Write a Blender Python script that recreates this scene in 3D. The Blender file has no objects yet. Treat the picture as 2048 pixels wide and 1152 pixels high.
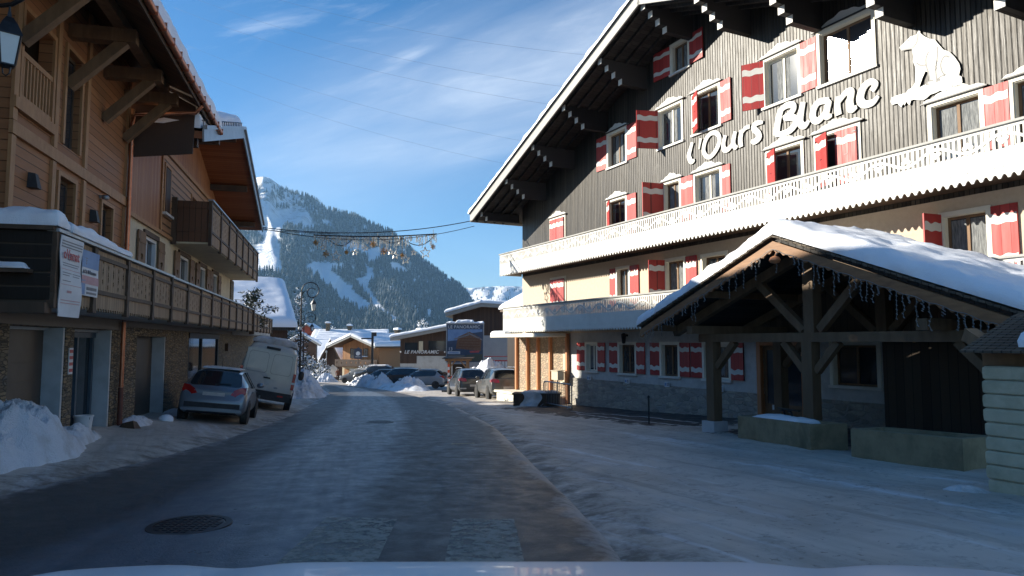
import bpy, bmesh, math, random
import numpy as np
from mathutils import Vector, Matrix, noise
from mathutils.geometry import delaunay_2d_cdt
random.seed(7)
R = math.radians
scene = bpy.context.scene
COL = scene.collection
# ------------------------------------------------------------------ camera
EYE = 1.55
cam_d = bpy.data.cameras.new("camera"); cam = bpy.data.objects.new("camera", cam_d); COL.objects.link(cam)
cam.location = (0, 0, EYE); cam.rotation_euler = (R(90 + 4.45), 0, 0)
cam_d.sensor_width = 36; cam_d.lens = 36 * 1400 / 2048
cam_d.clip_start = 0.05; cam_d.clip_end = 20000
scene.camera = cam
# ------------------------------------------------------------------ light
SUN_AZ, SUN_EL = -79.16, 20.68            # degrees; azimuth from +Y, clockwise positive
sd = Vector((math.sin(R(SUN_AZ)) * math.cos(R(SUN_EL)), math.cos(R(SUN_AZ)) * math.cos(R(SUN_EL)), math.sin(R(SUN_EL))))
sun_d = bpy.data.lights.new("sun", 'SUN'); sun = bpy.data.objects.new("sun", sun_d); COL.objects.link(sun)
sun_d.energy = 5.0; sun_d.angle = R(0.53); sun_d.color = (1.0, 0.93, 0.80)
sun.location = (-60, 10, 40)
sun.rotation_euler = sd.to_track_quat('Z', 'Y').to_euler()
scene.view_settings.view_transform = 'Standard'; scene.view_settings.look = 'None'
scene.view_settings.exposure = 1.28; scene.view_settings.gamma = 1.0
world = bpy.data.worlds.new("World"); scene.world = world; world.use_nodes = True

class NT:
    """small helper round a node tree"""
    def __init__(s, tree): s.t = tree; s.n = tree.nodes; s.l = tree.links
    def new(s, typ, ins=None, **kw):
        nd = s.n.new(typ)
        for k, v in kw.items(): setattr(nd, k, v)
        if ins:
            for k, v in ins.items(): s.put(nd.inputs[k], v)
        return nd
    def put(s, sock, v):
        if isinstance(v, bpy.types.NodeSocket): s.l.new(v, sock)
        elif v is not None:
            if isinstance(v, tuple) and len(v) == 3 and sock.type == 'RGBA': v = v + (1,)
            sock.default_value = v
    def math(s, op, a, b=None, c=None, clamp=False):
        nd = s.n.new('ShaderNodeMath'); nd.operation = op; nd.use_clamp = clamp
        s.put(nd.inputs[0], a)
        if b is not None: s.put(nd.inputs[1], b)
        if c is not None: s.put(nd.inputs[2], c)
        return nd.outputs[0]
    def mix(s, f, a, b, blend='MIX'):
        nd = s.n.new('ShaderNodeMix'); nd.data_type = 'RGBA'; nd.blend_type = blend
        s.put(nd.inputs[0], f); s.put(nd.inputs[6], a); s.put(nd.inputs[7], b)
        return nd.outputs[2]
    def ramp(s, f, lo, hi, a=0.0, b=1.0):
        nd = s.n.new('ShaderNodeMapRange'); nd.clamp = True
        s.put(nd.inputs[0], f); nd.inputs[1].default_value = lo; nd.inputs[2].default_value = hi
        nd.inputs[3].default_value = a; nd.inputs[4].default_value = b
        return nd.outputs[0]
    def noise(s, vec, scale, detail=4, rough=0.55, dist=0.0, col=False):
        nd = s.n.new('ShaderNodeTexNoise'); s.put(nd.inputs['Vector'], vec)
        nd.inputs['Scale'].default_value = scale; nd.inputs['Detail'].default_value = detail
        nd.inputs['Roughness'].default_value = rough; nd.inputs['Distortion'].default_value = dist
        return nd.outputs[1 if col else 0]
    def mapping(s, vec, scale=(1, 1, 1), rot=(0, 0, 0), loc=(0, 0, 0)):
        nd = s.n.new('ShaderNodeMapping'); s.put(nd.inputs[0], vec)
        if any(rot): nd.vector_type = 'TEXTURE'; scale = tuple(1 / k for k in scale)      # turn first, then stretch
        nd.inputs['Scale'].default_value = scale; nd.inputs['Rotation'].default_value = rot; nd.inputs['Location'].default_value = loc
        return nd.outputs[0]

# sky: physical sky with a veil of high cloud
w = NT(world.node_tree); bg = w.n['Background']
sky = w.new('ShaderNodeTexSky', sky_type='NISHITA'); sky.sun_disc = False
sky.sun_elevation = R(SUN_EL); sky.sun_rotation = R(SUN_AZ % 360)
sky.altitude = 1200; sky.air_density = 1.0; sky.dust_density = 0.25; sky.ozone_density = 3.5
tc = w.new('ShaderNodeTexCoord')
sep = w.new('ShaderNodeSeparateXYZ', {0: tc.outputs['Generated']})
dy = w.math('MAXIMUM', w.math('ABSOLUTE', sep.outputs[1]), 0.15)
cx = w.math('DIVIDE', sep.outputs[0], dy); cz = w.math('DIVIDE', sep.outputs[2], dy)
# long streak rising to the right: distance from the line  z = 0.245 + 0.27 x
line = w.math('SUBTRACT', cz, w.math('MULTIPLY_ADD', cx, 0.33, 0.382))
cmb = w.new('ShaderNodeCombineXYZ', {0: cx, 1: line, 2: 0.0})
streak = w.noise(w.mapping(cmb.outputs[0], (1.6, 6.5, 1), (0, 0, 0), (3.1, 0.4, 0)), 1.3, 6, 0.55, 0.6)
fine = w.noise(w.mapping(cmb.outputs[0], (3.5, 16, 1), (0, 0, R(-8)), (1.2, 5.4, 0)), 1.6, 6, 0.6, 0.4)
band = w.math('SUBTRACT', 1.0, w.math('DIVIDE', w.math('ABSOLUTE', line), 0.17), None, True)
band = w.math('MULTIPLY', band, w.ramp(cx, -0.55, -0.05))
veil = w.math('MULTIPLY', band, w.ramp(streak, 0.22, 0.66))
veil = w.math('MULTIPLY', veil, w.ramp(fine, 0.2, 0.75, 0.55, 1.0))
wisp = w.math('MULTIPLY', w.ramp(fine, 0.52, 0.8), w.math('MULTIPLY', w.ramp(streak, 0.45, 0.7), w.ramp(cz, 0.22, 0.45)))
low = w.math('MULTIPLY', w.ramp(cz, 0.34, 0.06), 0.10)
cl = w.math('ADD', w.math('MULTIPLY', veil, 0.8), w.math('ADD', w.math('MULTIPLY', wisp, 0.45), low), None, True)
sat = w.new('ShaderNodeHueSaturation', {'Saturation': 1.24, 'Value': 1.0, 'Color': sky.outputs[0]})
skyc = w.mix(cl, sat.outputs[0], (6.6, 7.2, 8.0, 1))
w.l.new(skyc, bg.inputs[0]); bg.inputs[1].default_value = 0.066

# ------------------------------------------------------------------ mesh helper
def smooth(a, b, x):
    t = max(0.0, min(1.0, (x - a) / (b - a))); return t * t * (3 - 2 * t)
def nz(x, y, z=0.0, s=1.0, oct=3):
    return noise.fractal(Vector((x * s, y * s, z * s)), 0.9, 2.0, oct)

def inside(poly, p):
    x, y = p; c = False; j = len(poly) - 1
    for i in range(len(poly)):
        xi, yi = poly[i]; xj, yj = poly[j]
        if (yi > y) != (yj > y) and x < (xj - xi) * (y - yi) / (yj - yi) + xi: c = not c
        j = i
    return c

class MB:
    org = Vector((0, 0, 0))
    def __init__(s): s.v = []; s.f = []; s.m = []
    def add(s, vs, fs, mi=0):
        b = len(s.v); s.v += [tuple(v) for v in vs]
        for f in fs: s.f.append([b + i for i in f]); s.m.append(mi)
        return s
    def box(s, x0, x1, y0, y1, z0, z1, mi=0):
        v = [(x0, y0, z0), (x1, y0, z0), (x1, y1, z0), (x0, y1, z0), (x0, y0, z1), (x1, y0, z1), (x1, y1, z1), (x0, y1, z1)]
        return s.add(v, [(3, 2, 1, 0), (4, 5, 6, 7), (0, 1, 5, 4), (1, 2, 6, 5), (2, 3, 7, 6), (3, 0, 4, 7)], mi)
    def beam(s, p, q, wd, ht, mi=0, up=(0, 0, 1)):
        p = Vector(p); q = Vector(q); d = (q - p).normalized(); up = Vector(up)
        sd_ = d.cross(up)
        if sd_.length < 1e-4: sd_ = d.cross(Vector((1, 0, 0)))
        sd_.normalize(); u = sd_.cross(d).normalized()
        a = sd_ * wd / 2; b = u * ht / 2
        v = [p - a - b, p + a - b, p + a + b, p - a + b, q - a - b, q + a - b, q + a + b, q - a + b]
        return s.add(v, [(0, 1, 2, 3)[::-1], (4, 5, 6, 7), (0, 1, 5, 4), (1, 2, 6, 5), (2, 3, 7, 6), (3, 0, 4, 7)], mi)
    def tube(s, path, r, n=8, mi=0, flat=None, cap=True):
        P = [Vector(p) for p in path]; k = len(P)
        rr = r if isinstance(r, (list, tuple)) else [r] * k
        vs = []
        nrm = None
        for i, p in enumerate(P):
            d = (P[min(i + 1, k - 1)] - P[max(i - 1, 0)])
            if d.length < 1e-9: d = Vector((0, 0, 1))
            d.normalize()
            if flat is not None: nn = Vector(flat)
            else:
                if nrm is None: nrm = Vector((0, 0, 1)) if abs(d.z) < 0.9 else Vector((1, 0, 0))
                nn = (nrm - d * nrm.dot(d))
                if nn.length < 1e-5: nn = d.orthogonal()
                nn.normalize(); nrm = nn
            b = d.cross(nn); 
            if b.length < 1e-6: b = d.orthogonal()
            b.normalize()
            for j in range(n):
                a = 2 * math.pi * j / n
                ca_, sa_ = math.cos(a), math.sin(a)
                if flat is not None:      # cut-out board: nearly square section
                    ca_ = math.copysign(abs(ca_) ** 0.35, ca_); sa_ = math.copysign(abs(sa_) ** 0.25, sa_)
                vs.append(p + b * (ca_ * rr[i]) + nn * (sa_ * (rr[i] if flat is None else 0.022)))
        fs = []
        for i in range(k - 1):
            for j in range(n):
                fs.append((i * n + j, i * n + (j + 1) % n, (i + 1) * n + (j + 1) % n, (i + 1) * n + j))
        if cap: fs += [tuple(range(n))[::-1], tuple(range((k - 1) * n, k * n))]
        return s.add(vs, fs, mi)
    def lathe(s, prof, c=(0, 0, 0), n=16, mi=0, axis='z'):
        vs = []; k = len(prof)
        for (r, z) in prof:
            for j in range(n):
                a = 2 * math.pi * j / n
                if axis == 'z': vs.append((c[0] + r * math.cos(a), c[1] + r * math.sin(a), c[2] + z))
                elif axis == 'x': vs.append((c[0] + z, c[1] + r * math.cos(a), c[2] + r * math.sin(a)))
                else: vs.append((c[0] + r * math.sin(a), c[1] + z, c[2] + r * math.cos(a)))
        fs = [(i * n + j, i * n + (j + 1) % n, (i + 1) * n + (j + 1) % n, (i + 1) * n + j) for i in range(k - 1) for j in range(n)]
        fs += [tuple(range(n))[::-1], tuple(range((k - 1) * n, k * n))]
        return s.add(vs, fs, mi)
    def plate(s, outer, holes=(), y0=0.0, y1=0.1, mi=0, mside=None, back=True):
        """outline in XZ with holes, front at y0, back at y1"""
        if mside is None: mside = mi
        pts = []; edges = []
        loops = [list(outer)] + [list(h) for h in holes]
        for lp in loops:
            b = len(pts); pts += [Vector((p[0], p[1])) for p in lp]
            edges += [(b + i, b + (i + 1) % len(lp)) for i in range(len(lp))]
        vo, eo, fo, *_ = delaunay_2d_cdt(pts, edges, [], 0, 1e-5)
        tris = []
        for f in fo:
            cxx = sum(vo[i].x for i in f) / len(f); czz = sum(vo[i].y for i in f) / len(f)
            if inside(loops[0], (cxx, czz)) and not any(inside(h, (cxx, czz)) for h in loops[1:]):
                a, b_, c_ = (vo[i] for i in f[:3])
                if (b_.x - a.x) * (c_.y - a.y) - (b_.y - a.y) * (c_.x - a.x) < 0: f = f[::-1]
                tris.append(tuple(f))
        s.add([(p.x, y0, p.y) for p in vo], tris, mi)
        if back: s.add([(p.x, y1, p.y) for p in vo], [t[::-1] for t in tris], mi)
        for k, lp in enumerate(loops):
            m_ = len(lp); area = sum(lp[i][0] * lp[(i + 1) % m_][1] - lp[(i + 1) % m_][0] * lp[i][1] for i in range(m_))
            vs = [(p[0], y0, p[1]) for p in lp] + [(p[0], y1, p[1]) for p in lp]
            ccw = (area > 0) == (k == 0)
            fs = [((i + m_, (i + 1) % m_ + m_, (i + 1) % m_, i) if ccw else (i, (i + 1) % m_, (i + 1) % m_ + m_, i + m_)) for i in range(m_)]
            s.add(vs, fs, mside)
        return s
    def grid(s, fn, nx, ny, mi=0, flip=False):
        vs = [fn(i / nx, j / ny) for j in range(ny + 1) for i in range(nx + 1)]
        fs = []
        for j in range(ny):
            for i in range(nx):
                a = j * (nx + 1) + i; q = (a, a + 1, a + nx + 2, a + nx + 1)
                fs.append(q[::-1] if flip else q)
        return s.add(vs, fs, mi)
    def slab(s, c4, th, mi=0):
        """four top corners (counter-clockwise from above) and a thickness down"""
        t = [Vector(c) for c in c4]; b = [c - Vector((0, 0, th)) for c in t]
        return s.add(t + b, [(0, 1, 2, 3), (7, 6, 5, 4), (0, 4, 5, 1), (1, 5, 6, 2), (2, 6, 7, 3), (3, 7, 4, 0)], mi)
    def snow(s, c4, th, nx=30, ny=16, seed=0.0, mi=0, rnd=0.35, lump=0.05, keep=(1, 1, 1, 1), sc=1.2, over=0.0):
        """blanket of snow on a sloping quad; keep = which sides (c0c1, c1c2, c2c3, c3c0) get a rounded edge"""
        A, B, Cc, D = [Vector(c) for c in c4]
        lu = ((B - A).length + (Cc - D).length) / 2; lv = ((D - A).length + (Cc - B).length) / 2
        us = sorted(set([0.0, 0.04 / lu, 0.12 / lu, 0.25 / lu] + [i / nx for i in range(1, nx)] + [1 - 0.25 / lu, 1 - 0.12 / lu, 1 - 0.04 / lu, 1.0]))
        vs_ = sorted(set([0.0, 0.04 / lv, 0.12 / lv, 0.25 / lv] + [i / ny for i in range(1, ny)] + [1 - 0.25 / lv, 1 - 0.12 / lv, 1 - 0.04 / lv, 1.0]))
        top = []; bot = []
        for vv in vs_:
            for uu in us:
                p = (A * (1 - uu) + B * uu) * (1 - vv) + (D * (1 - uu) + Cc * uu) * vv
                ds = []
                if keep[0]: ds.append(vv * lv)
                if keep[1]: ds.append((1 - uu) * lu)
                if keep[2]: ds.append((1 - vv) * lv)
                if keep[3]: ds.append(uu * lu)
                d = min(ds) if ds else 9
                e = min(1.0, d / rnd); e = math.sqrt(max(0.0, 1 - (1 - e) ** 2))
                h = th * (0.3 + 0.7 * e) * (1 + 0.12 * nz(p.x, p.y, seed, 0.5)) + lump * nz(p.x, p.y, p.z + seed, sc, 4) * (0.3 + 0.7 * e)
                jit = 0.05 * nz(p.x, p.y, p.z + seed + 5, 2.6, 4)
                top.append((p.x + (jit if d < 0.3 else 0), p.y + (jit if d < 0.3 else 0), p.z + max(0.02, h)))
                bot.append((p.x, p.y, p.z + 0.004))
        W = len(us); Hn = len(vs_); fs = []
        for j in range(Hn - 1):
            for i in range(W - 1):
                a = j * W + i; fs.append((a, a + 1, a + W + 1, a + W))
        n0 = len(top); ring = [i for i in range(W)] + [j * W + W - 1 for j in range(1, Hn)] + [(Hn - 1) * W + i for i in range(W - 2, -1, -1)] + [j * W for j in range(Hn - 2, 0, -1)]
        for k in range(len(ring)):
            a = ring[k]; b = ring[(k + 1) % len(ring)]; fs.append((b, a, a + n0, b + n0))
        return s.add(top + bot, fs, mi)
    def xform(s, M, start=0):
        for i in range(start, len(s.v)): s.v[i] = tuple(M @ Vector(s.v[i]))
        return s
    def build(s, name, mats, parent=None, smooth=None, label=None):
        me = bpy.data.meshes.new(name)
        o_ = MB.org
        me.from_pydata([(x - o_.x, y - o_.y, z - o_.z) for x, y, z in s.v], [], s.f)
        mats = mats if isinstance(mats, (list, tuple)) else [mats]
        for m in mats: me.materials.append(m)
        me.polygons.foreach_set('material_index', s.m)
        if smooth is not None:
            me.polygons.foreach_set('use_smooth', [True] * len(s.f))
            if smooth < 180: me.set_sharp_from_angle(angle=R(smooth))
        me.update()
        o = bpy.data.objects.new(name, me); COL.objects.link(o)
        if parent: o.parent = parent
        if label: o['label'] = label
        return o

def thing(name, label, cat, loc=(0, 0, 0), rotz=0.0, group=None, org=None):
    o = bpy.data.objects.new(name, None); COL.objects.link(o); o.empty_display_size = 0.3
    o.location = loc; o.rotation_euler = (0, 0, rotz); o['label'] = label; o['category'] = cat
    if group: o['group'] = group
    MB.org = Vector(org) if org else Vector((0, 0, 0))
    return o
def tag(o, label, cat, group=None):
    o['label'] = label; o['category'] = cat
    if group: o['group'] = group
    return o
def copy_tree(o, parent=None):
    c = o.copy(); COL.objects.link(c)
    if parent: c.parent = parent
    for ch in list(o.children): copy_tree(ch, c)
    return c
def text_mesh(txt, size, extrude=0.01, shear=0.0, bold=0.0, align='LEFT', space=1.0):
    cu = bpy.data.curves.new('lettering', 'FONT'); cu.body = txt; cu.size = size; cu.extrude = extrude; cu.shear = shear
    cu.offset = bold; cu.align_x = align; cu.space_character = space; cu.resolution_u = 4
    t = bpy.data.objects.new('lettering', cu); COL.objects.link(t)
    bpy.context.view_layer.update()
    me = bpy.data.meshes.new_from_object(t.evaluated_get(bpy.context.evaluated_depsgraph_get()))
    bpy.data.objects.remove(t); bpy.data.curves.remove(cu)
    return me
def text_part(name, txt, size, mat_, parent, loc, rot=(R(90), 0, 0), **kw):
    me = text_mesh(txt, size, **kw); me.materials.clear(); me.materials.append(mat_)
    o = bpy.data.objects.new(name, me); COL.objects.link(o); o.parent = parent; o.location = loc; o.rotation_euler = rot
    return o
# ------------------------------------------------------------------ materials
def newmat(name):
    m = bpy.data.materials.new(name); m.use_nodes = True
    t = NT(m.node_tree); return m, t, t.n['Principled BSDF']
def bump(t, bs, h, strength=0.3, dist=0.02):
    b = t.new('ShaderNodeBump', {'Strength': strength, 'Distance': dist, 'Height': h}); t.l.new(b.outputs[0], bs.inputs['Normal'])
def mat(name, c1, c2=None, scale=4.0, rough=0.75, metal=0.0, bmp=0.0, stretch=(1, 1, 1), spec=0.4, coat=0.0, grime=None, grime_scale=1.5, dist=0.02):
    m, t, bs = newmat(name)
    co = t.new('ShaderNodeTexCoord').outputs['Object']
    n = t.noise(t.mapping(co, stretch), scale, 6, 0.6)
    col = t.mix(t.ramp(n, 0.32, 0.68), c1 + (1,), (c2 or tuple(k * 0.8 for k in c1)) + (1,))
    if grime:
        g = t.noise(co, grime_scale, 6, 0.65, 0.3)
        col = t.mix(t.ramp(g, 0.48, 0.72), col, grime + (1,))
    t.l.new(col, bs.inputs['Base Color'])
    bs.inputs['Roughness'].default_value = rough; bs.inputs['Metallic'].default_value = metal
    bs.inputs['Specular IOR Level'].default_value = spec; bs.inputs['Coat Weight'].default_value = coat
    if bmp: bump(t, bs, n, bmp, dist)
    return m
def planks(name, c1, c2, axis='x', width=0.14, rough=0.6, groove=0.06, grain=1.0, stain=None, spec=0.35, bstr=0.5, rvar=0.0):
    """boards side by side along an axis, each with its own tone, grain along the board and a groove between"""
    m, t, bs = newmat(name)
    co = t.new('ShaderNodeTexCoord').outputs['Object']
    sp = t.new('ShaderNodeSeparateXYZ', {0: co})
    a = sp.outputs['xyz'.index(axis)]
    q = t.math('DIVIDE', a, width); fl = t.math('FLOOR', q); fr = t.math('FRACT', q)
    wn = t.new('ShaderNodeTexWhiteNoise', {'W': fl}, noise_dimensions='1D')
    st = {'x': (22, 22, 1.6), 'z': (1.6, 1.6, 22), 'y': (22, 22, 1.6)}[axis]
    off = t.new('ShaderNodeVectorMath', {0: co, 1: wn.outputs['Color']}, operation='ADD')
    g = t.noise(t.mapping(off.outputs[0], tuple(k * grain for k in st)), 1.0, 6, 0.65, 0.4)
    f = t.math('ADD', t.math('MULTIPLY', wn.outputs['Value'], 0.55), t.math('MULTIPLY', g, 0.6))
    col = t.mix(t.ramp(f, 0.25, 0.9), c1 + (1,), c2 + (1,))
    if stain:
        bigw = t.noise(t.mapping(co, (1.3, 1.3, 0.35) if axis != 'z' else (0.4, 0.4, 1.3)), 0.9, 5, 0.6)
        col = t.mix(t.math('MULTIPLY', t.ramp(bigw, 0.45, 0.72), 0.7), col, stain + (1,))
    edge = t.math('MINIMUM', fr, t.math('SUBTRACT', 1.0, fr))
    gr = t.ramp(edge, groove * 0.35, groove)
    col = t.mix(gr, tuple(k * 0.3 for k in c1) + (1,), col)
    t.l.new(col, bs.inputs['Base Color'])
    t.put(bs.inputs['Roughness'], t.ramp(g, 0.2, 0.8, max(0.05, rough - 0.12), min(1, rough + 0.15)))
    bs.inputs['Specular IOR Level'].default_value = spec
    h = t.math('ADD', gr, t.math('MULTIPLY', g, 0.3))
    if rvar: h = t.math('ADD', h, t.math('MULTIPLY', wn.outputs['Value'], rvar))
    bump(t, bs, h, bstr, 0.015)
    return m
def masonry(name, cols, mortar, bw=0.35, bh=0.12, rough=0.85, msize=0.015, warp=0.06, bstr=0.7, plane='xz', squash=1.0):
    """irregular courses of stone, each stone its own tone"""
    m, t, bs = newmat(name)
    co = t.new('ShaderNodeTexCoord').outputs['Object']
    sp = t.new('ShaderNodeSeparateXYZ', {0: co})
    hx = t.math('ADD', sp.outputs[0], sp.outputs[1])
    v = t.new('ShaderNodeCombineXYZ', {0: hx, 1: sp.outputs[2], 2: 0.0}).outputs[0]
    nn = t.noise(co, 2.6, 4, 0.6, 0, True)
    dv = t.new('ShaderNodeVectorMath', {0: nn, 1: (0.5, 0.5, 0.5)}, operation='SUBTRACT').outputs[0]
    dv = t.new('ShaderNodeVectorMath', {0: dv, 'Scale': warp}, operation='SCALE').outputs[0]
    v2 = t.new('ShaderNodeVectorMath', {0: v, 1: dv}, operation='ADD').outputs[0]
    vs = t.mapping(v2, (1 / bw, 1 / bh, 1))
    vo = t.new('ShaderNodeTexVoronoi', {'Vector': vs, 'Scale': 1.0, 'Randomness': 0.85}); 
    ve = t.new('ShaderNodeTexVoronoi', {'Vector': vs, 'Scale': 1.0, 'Randomness': 0.85}, feature='DISTANCE_TO_EDGE')
    cr = t.new('ShaderNodeValToRGB'); t.l.new(t.new('ShaderNodeSeparateColor', {0: vo.outputs['Color']}).outputs[0], cr.inputs[0])
    el = cr.color_ramp.elements
    while len(el) < len(cols): el.new(0.5)
    for i, c in enumerate(cols): el[i].position = i / (len(cols) - 1); el[i].color = c + (1,)
    fn = t.noise(co, 14, 5, 0.6)
    col = t.mix(t.ramp(fn, 0.3, 0.75, 0.0, 0.5), cr.outputs[0], tuple(k * 0.55 for k in cols[0]) + (1,))
    e = t.ramp(ve.outputs[0], msize, msize * 5)
    col = t.mix(e, mortar + (1,), col)
    t.l.new(col, bs.inputs['Base Color']); bs.inputs['Roughness'].default_value = rough
    bump(t, bs, t.math('ADD', e, t.math('MULTIPLY', fn, 0.5)), bstr, 0.03)
    return m
def snowmat(name, col=(0.86, 0.88, 0.92), dirt=None, dlo=0.55, dhi=0.75, dscale=1.3, bscale=6.0, bstr=0.35, dist=0.04):
    m, t, bs = newmat(name)
    co = t.new('ShaderNodeTexCoord').outputs['Object']
    n1 = t.noise(co, bscale, 6, 0.6); n2 = t.noise(co, bscale * 9, 3, 0.6)
    c = t.mix(n1, tuple(k * 0.95 for k in col) + (1,), col + (1,))
    if dirt:
        d = t.noise(co, dscale, 6, 0.65, 0.2)
        c = t.mix(t.ramp(d, dlo, dhi), c, dirt + (1,))
    t.l.new(c, bs.inputs['Base Color']); bs.inputs['Roughness'].default_value = 0.65; bs.inputs['Specular IOR Level'].default_value = 0.25
    bs.inputs['Subsurface Weight'].default_value = 0.0
    bump(t, bs, t.math('ADD', n1, t.math('MULTIPLY', n2, 0.8)), bstr, dist)
    return m
def glassmat(name, tint=(0.02, 0.025, 0.03), rough=0.06, spec=0.9):
    m, t, bs = newmat(name)
    co = t.new('ShaderNodeTexCoord').outputs['Object']
    n = t.noise(co, 1.7, 3, 0.5)
    t.l.new(t.mix(n, tint + (1,), tuple(k * 1.9 for k in tint) + (1,)), bs.inputs['Base Color'])
    bs.inputs['Roughness'].default_value = rough; bs.inputs['Specular IOR Level'].default_value = spec
    wv = t.noise(co, 0.8, 2, 0.5); bump(t, bs, wv, 0.08, 0.02)
    return m
MT = {}
MT['snow'] = snowmat('snow')
MT['snow_pile'] = snowmat('snow_pile', (0.82, 0.84, 0.88), (0.42, 0.38, 0.33), 0.50, 0.78, 1.3, 5.5, 0.8, 0.08)
MT['snow_dirty'] = snowmat('snow_dirty', (0.66, 0.67, 0.68), (0.33, 0.30, 0.27), 0.42, 0.72, 1.4, 7, 0.5, 0.05)
MT['gable_wood'] = planks('weathered_boards', (0.022, 0.018, 0.014), (0.074, 0.064, 0.050), 'x', 0.115, 0.42, 0.13, 1.0, (0.030, 0.022, 0.015), 0.30, 1.0, 0.6)
MT['soffit_dark'] = planks('dark_soffit_boards', (0.022, 0.020, 0.019), (0.045, 0.040, 0.036), 'x', 0.18, 0.7, 0.08)
MT['plaster_beige'] = mat('beige_render', (0.56, 0.47, 0.36), (0.50, 0.41, 0.31), 9, 0.9, bmp=0.15)
MT['plaster_grey'] = mat('pale_grey_render', (0.52, 0.52, 0.50), (0.44, 0.44, 0.43), 7, 0.9, bmp=0.12, grime=(0.36, 0.35, 0.33))
MT['plaster_cream'] = mat('cream_render', (0.62, 0.55, 0.40), (0.54, 0.47, 0.34), 6, 0.92, bmp=0.25, grime=(0.46, 0.41, 0.31), grime_scale=0.9)
MT['stone_ashlar'] = masonry('grey_ashlar', [(0.24, 0.23, 0.20), (0.36, 0.33, 0.28), (0.46, 0.42, 0.34), (0.31, 0.30, 0.28)], (0.30, 0.28, 0.25), 0.34, 0.15, 0.85, 0.02, 0.03)
MT['stone_warm'] = masonry('warm_rubble_stone', [(0.30, 0.24, 0.17), (0.47, 0.36, 0.24), (0.42, 0.29, 0.20), (0.56, 0.46, 0.33)], (0.24, 0.19, 0.14), 0.20, 0.115, 0.85, 0.03, 0.05)
MT['stone_schist'] = masonry('brown_schist_stone', [(0.13, 0.105, 0.07), (0.25, 0.19, 0.115), (0.33, 0.235, 0.13), (0.20, 0.18, 0.15)], (0.07, 0.06, 0.05), 0.27, 0.062, 0.85, 0.02, 0.10, 0.9)
MT['stone_block'] = mat('pale_cut_stone', (0.52, 0.47, 0.34), (0.42, 0.38, 0.27), 5, 0.9, bmp=0.5, grime=(0.28, 0.26, 0.17), dist=0.03)
MT['white_paint'] = mat('white_painted_wood', (0.66, 0.65, 0.60), (0.60, 0.59, 0.55), 3, 0.55, bmp=0.05, grime=(0.54, 0.52, 0.47), grime_scale=0.7)
MT['cream_paint'] = mat('cream_painted_wood', (0.78, 0.74, 0.62), (0.72, 0.68, 0.57), 3, 0.6)
MT['red_paint'] = planks('red_shutter_paint', (0.33, 0.026, 0.024), (0.46, 0.050, 0.042), 'x', 0.2, 0.5, 0.03, 0.5, None, 0.4, 0.25)
MT['black_paint'] = mat('black_paint', (0.015, 0.015, 0.016), (0.025, 0.025, 0.026), 8, 0.45)
MT['iron'] = mat('black_iron', (0.018, 0.019, 0.022), (0.03, 0.03, 0.033), 12, 0.42, 0.3, spec=0.5)
MT['grey_board'] = mat('grey_painted_board', (0.34, 0.335, 0.31), (0.27, 0.265, 0.25), 3, 0.6, stretch=(1, 1, 6))
MT['dark_wood'] = mat('dark_brown_wood', (0.055, 0.035, 0.022), (0.10, 0.062, 0.038), 3, 0.65, bmp=0.3, stretch=(1, 1, 0.2))
MT['brown_wood'] = mat('brown_timber', (0.15, 0.085, 0.042), (0.23, 0.135, 0.07), 2.2, 0.65, bmp=0.3, stretch=(3, 3, 0.6), grime=(0.12, 0.075, 0.045))
MT['orange_wood'] = mat('orange_brown_timber', (0.42, 0.17, 0.07), (0.50, 0.23, 0.11), 3, 0.55, bmp=0.2, stretch=(4, 4, 0.5))
MT['larch_h'] = planks('larch_horizontal_boards', (0.25, 0.105, 0.042), (0.40, 0.185, 0.080), 'z', 0.19, 0.6, 0.05, 1.0, (0.19, 0.088, 0.04))
MT['larch_v'] = planks('larch_upright_boards', (0.28, 0.115, 0.048), (0.42, 0.195, 0.088), 'x', 0.13, 0.55, 0.08, 1.0)
MT['larch_log'] = planks('larch_clapboard', (0.28, 0.145, 0.07), (0.42, 0.235, 0.12), 'z', 0.24, 0.55, 0.16, 1.0, None, 0.35, 1.0)
MT['larch_trim'] = mat('larch_trim', (0.42, 0.225, 0.10), (0.32, 0.16, 0.07), 2.5, 0.6, bmp=0.2, stretch=(3, 3, 1))
MT['soffit_red'] = planks('reddish_soffit_boards', (0.26, 0.085, 0.035), (0.36, 0.135, 0.058), 'x', 0.16, 0.55, 0.06)
MT['balcony_wood'] = planks('balcony_boards', (0.26, 0.175, 0.105), (0.40, 0.285, 0.18), 'x', 0.15, 0.7, 0.05, 1.0, (0.22, 0.155, 0.10))
MT['balcony_front_wood'] = planks('dark_end_boards', (0.05, 0.036, 0.026), (0.085, 0.062, 0.043), 'x', 0.2, 0.7, 0.04)
MT['chalet_dark'] = planks('dark_chalet_boards', (0.050, 0.030, 0.022), (0.085, 0.050, 0.034), 'x', 0.2, 0.65, 0.06)
MT['chalet_warm'] = planks('warm_chalet_boards', (0.30, 0.135, 0.055), (0.46, 0.23, 0.10), 'x', 0.28, 0.65, 0.06)
MT['copper'] = mat('copper_pipe', (0.50, 0.20, 0.11), (0.36, 0.14, 0.08), 6, 0.35, 0.85, spec=0.5)
MT['zinc'] = mat('zinc_sheet', (0.36, 0.38, 0.40), (0.28, 0.30, 0.32), 3, 0.4, 0.6)
MT['steel'] = mat('galvanised_steel', (0.30, 0.31, 0.32), (0.22, 0.23, 0.24), 9, 0.4, 0.7)
MT['concrete'] = mat('pale_concrete', (0.50, 0.51, 0.52), (0.44, 0.45, 0.46), 3, 0.85, bmp=0.1, grime=(0.38, 0.38, 0.38))
MT['garage_door'] = mat('brown_garage_door', (0.085, 0.070, 0.055), (0.065, 0.053, 0.042), 2, 0.5)
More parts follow.
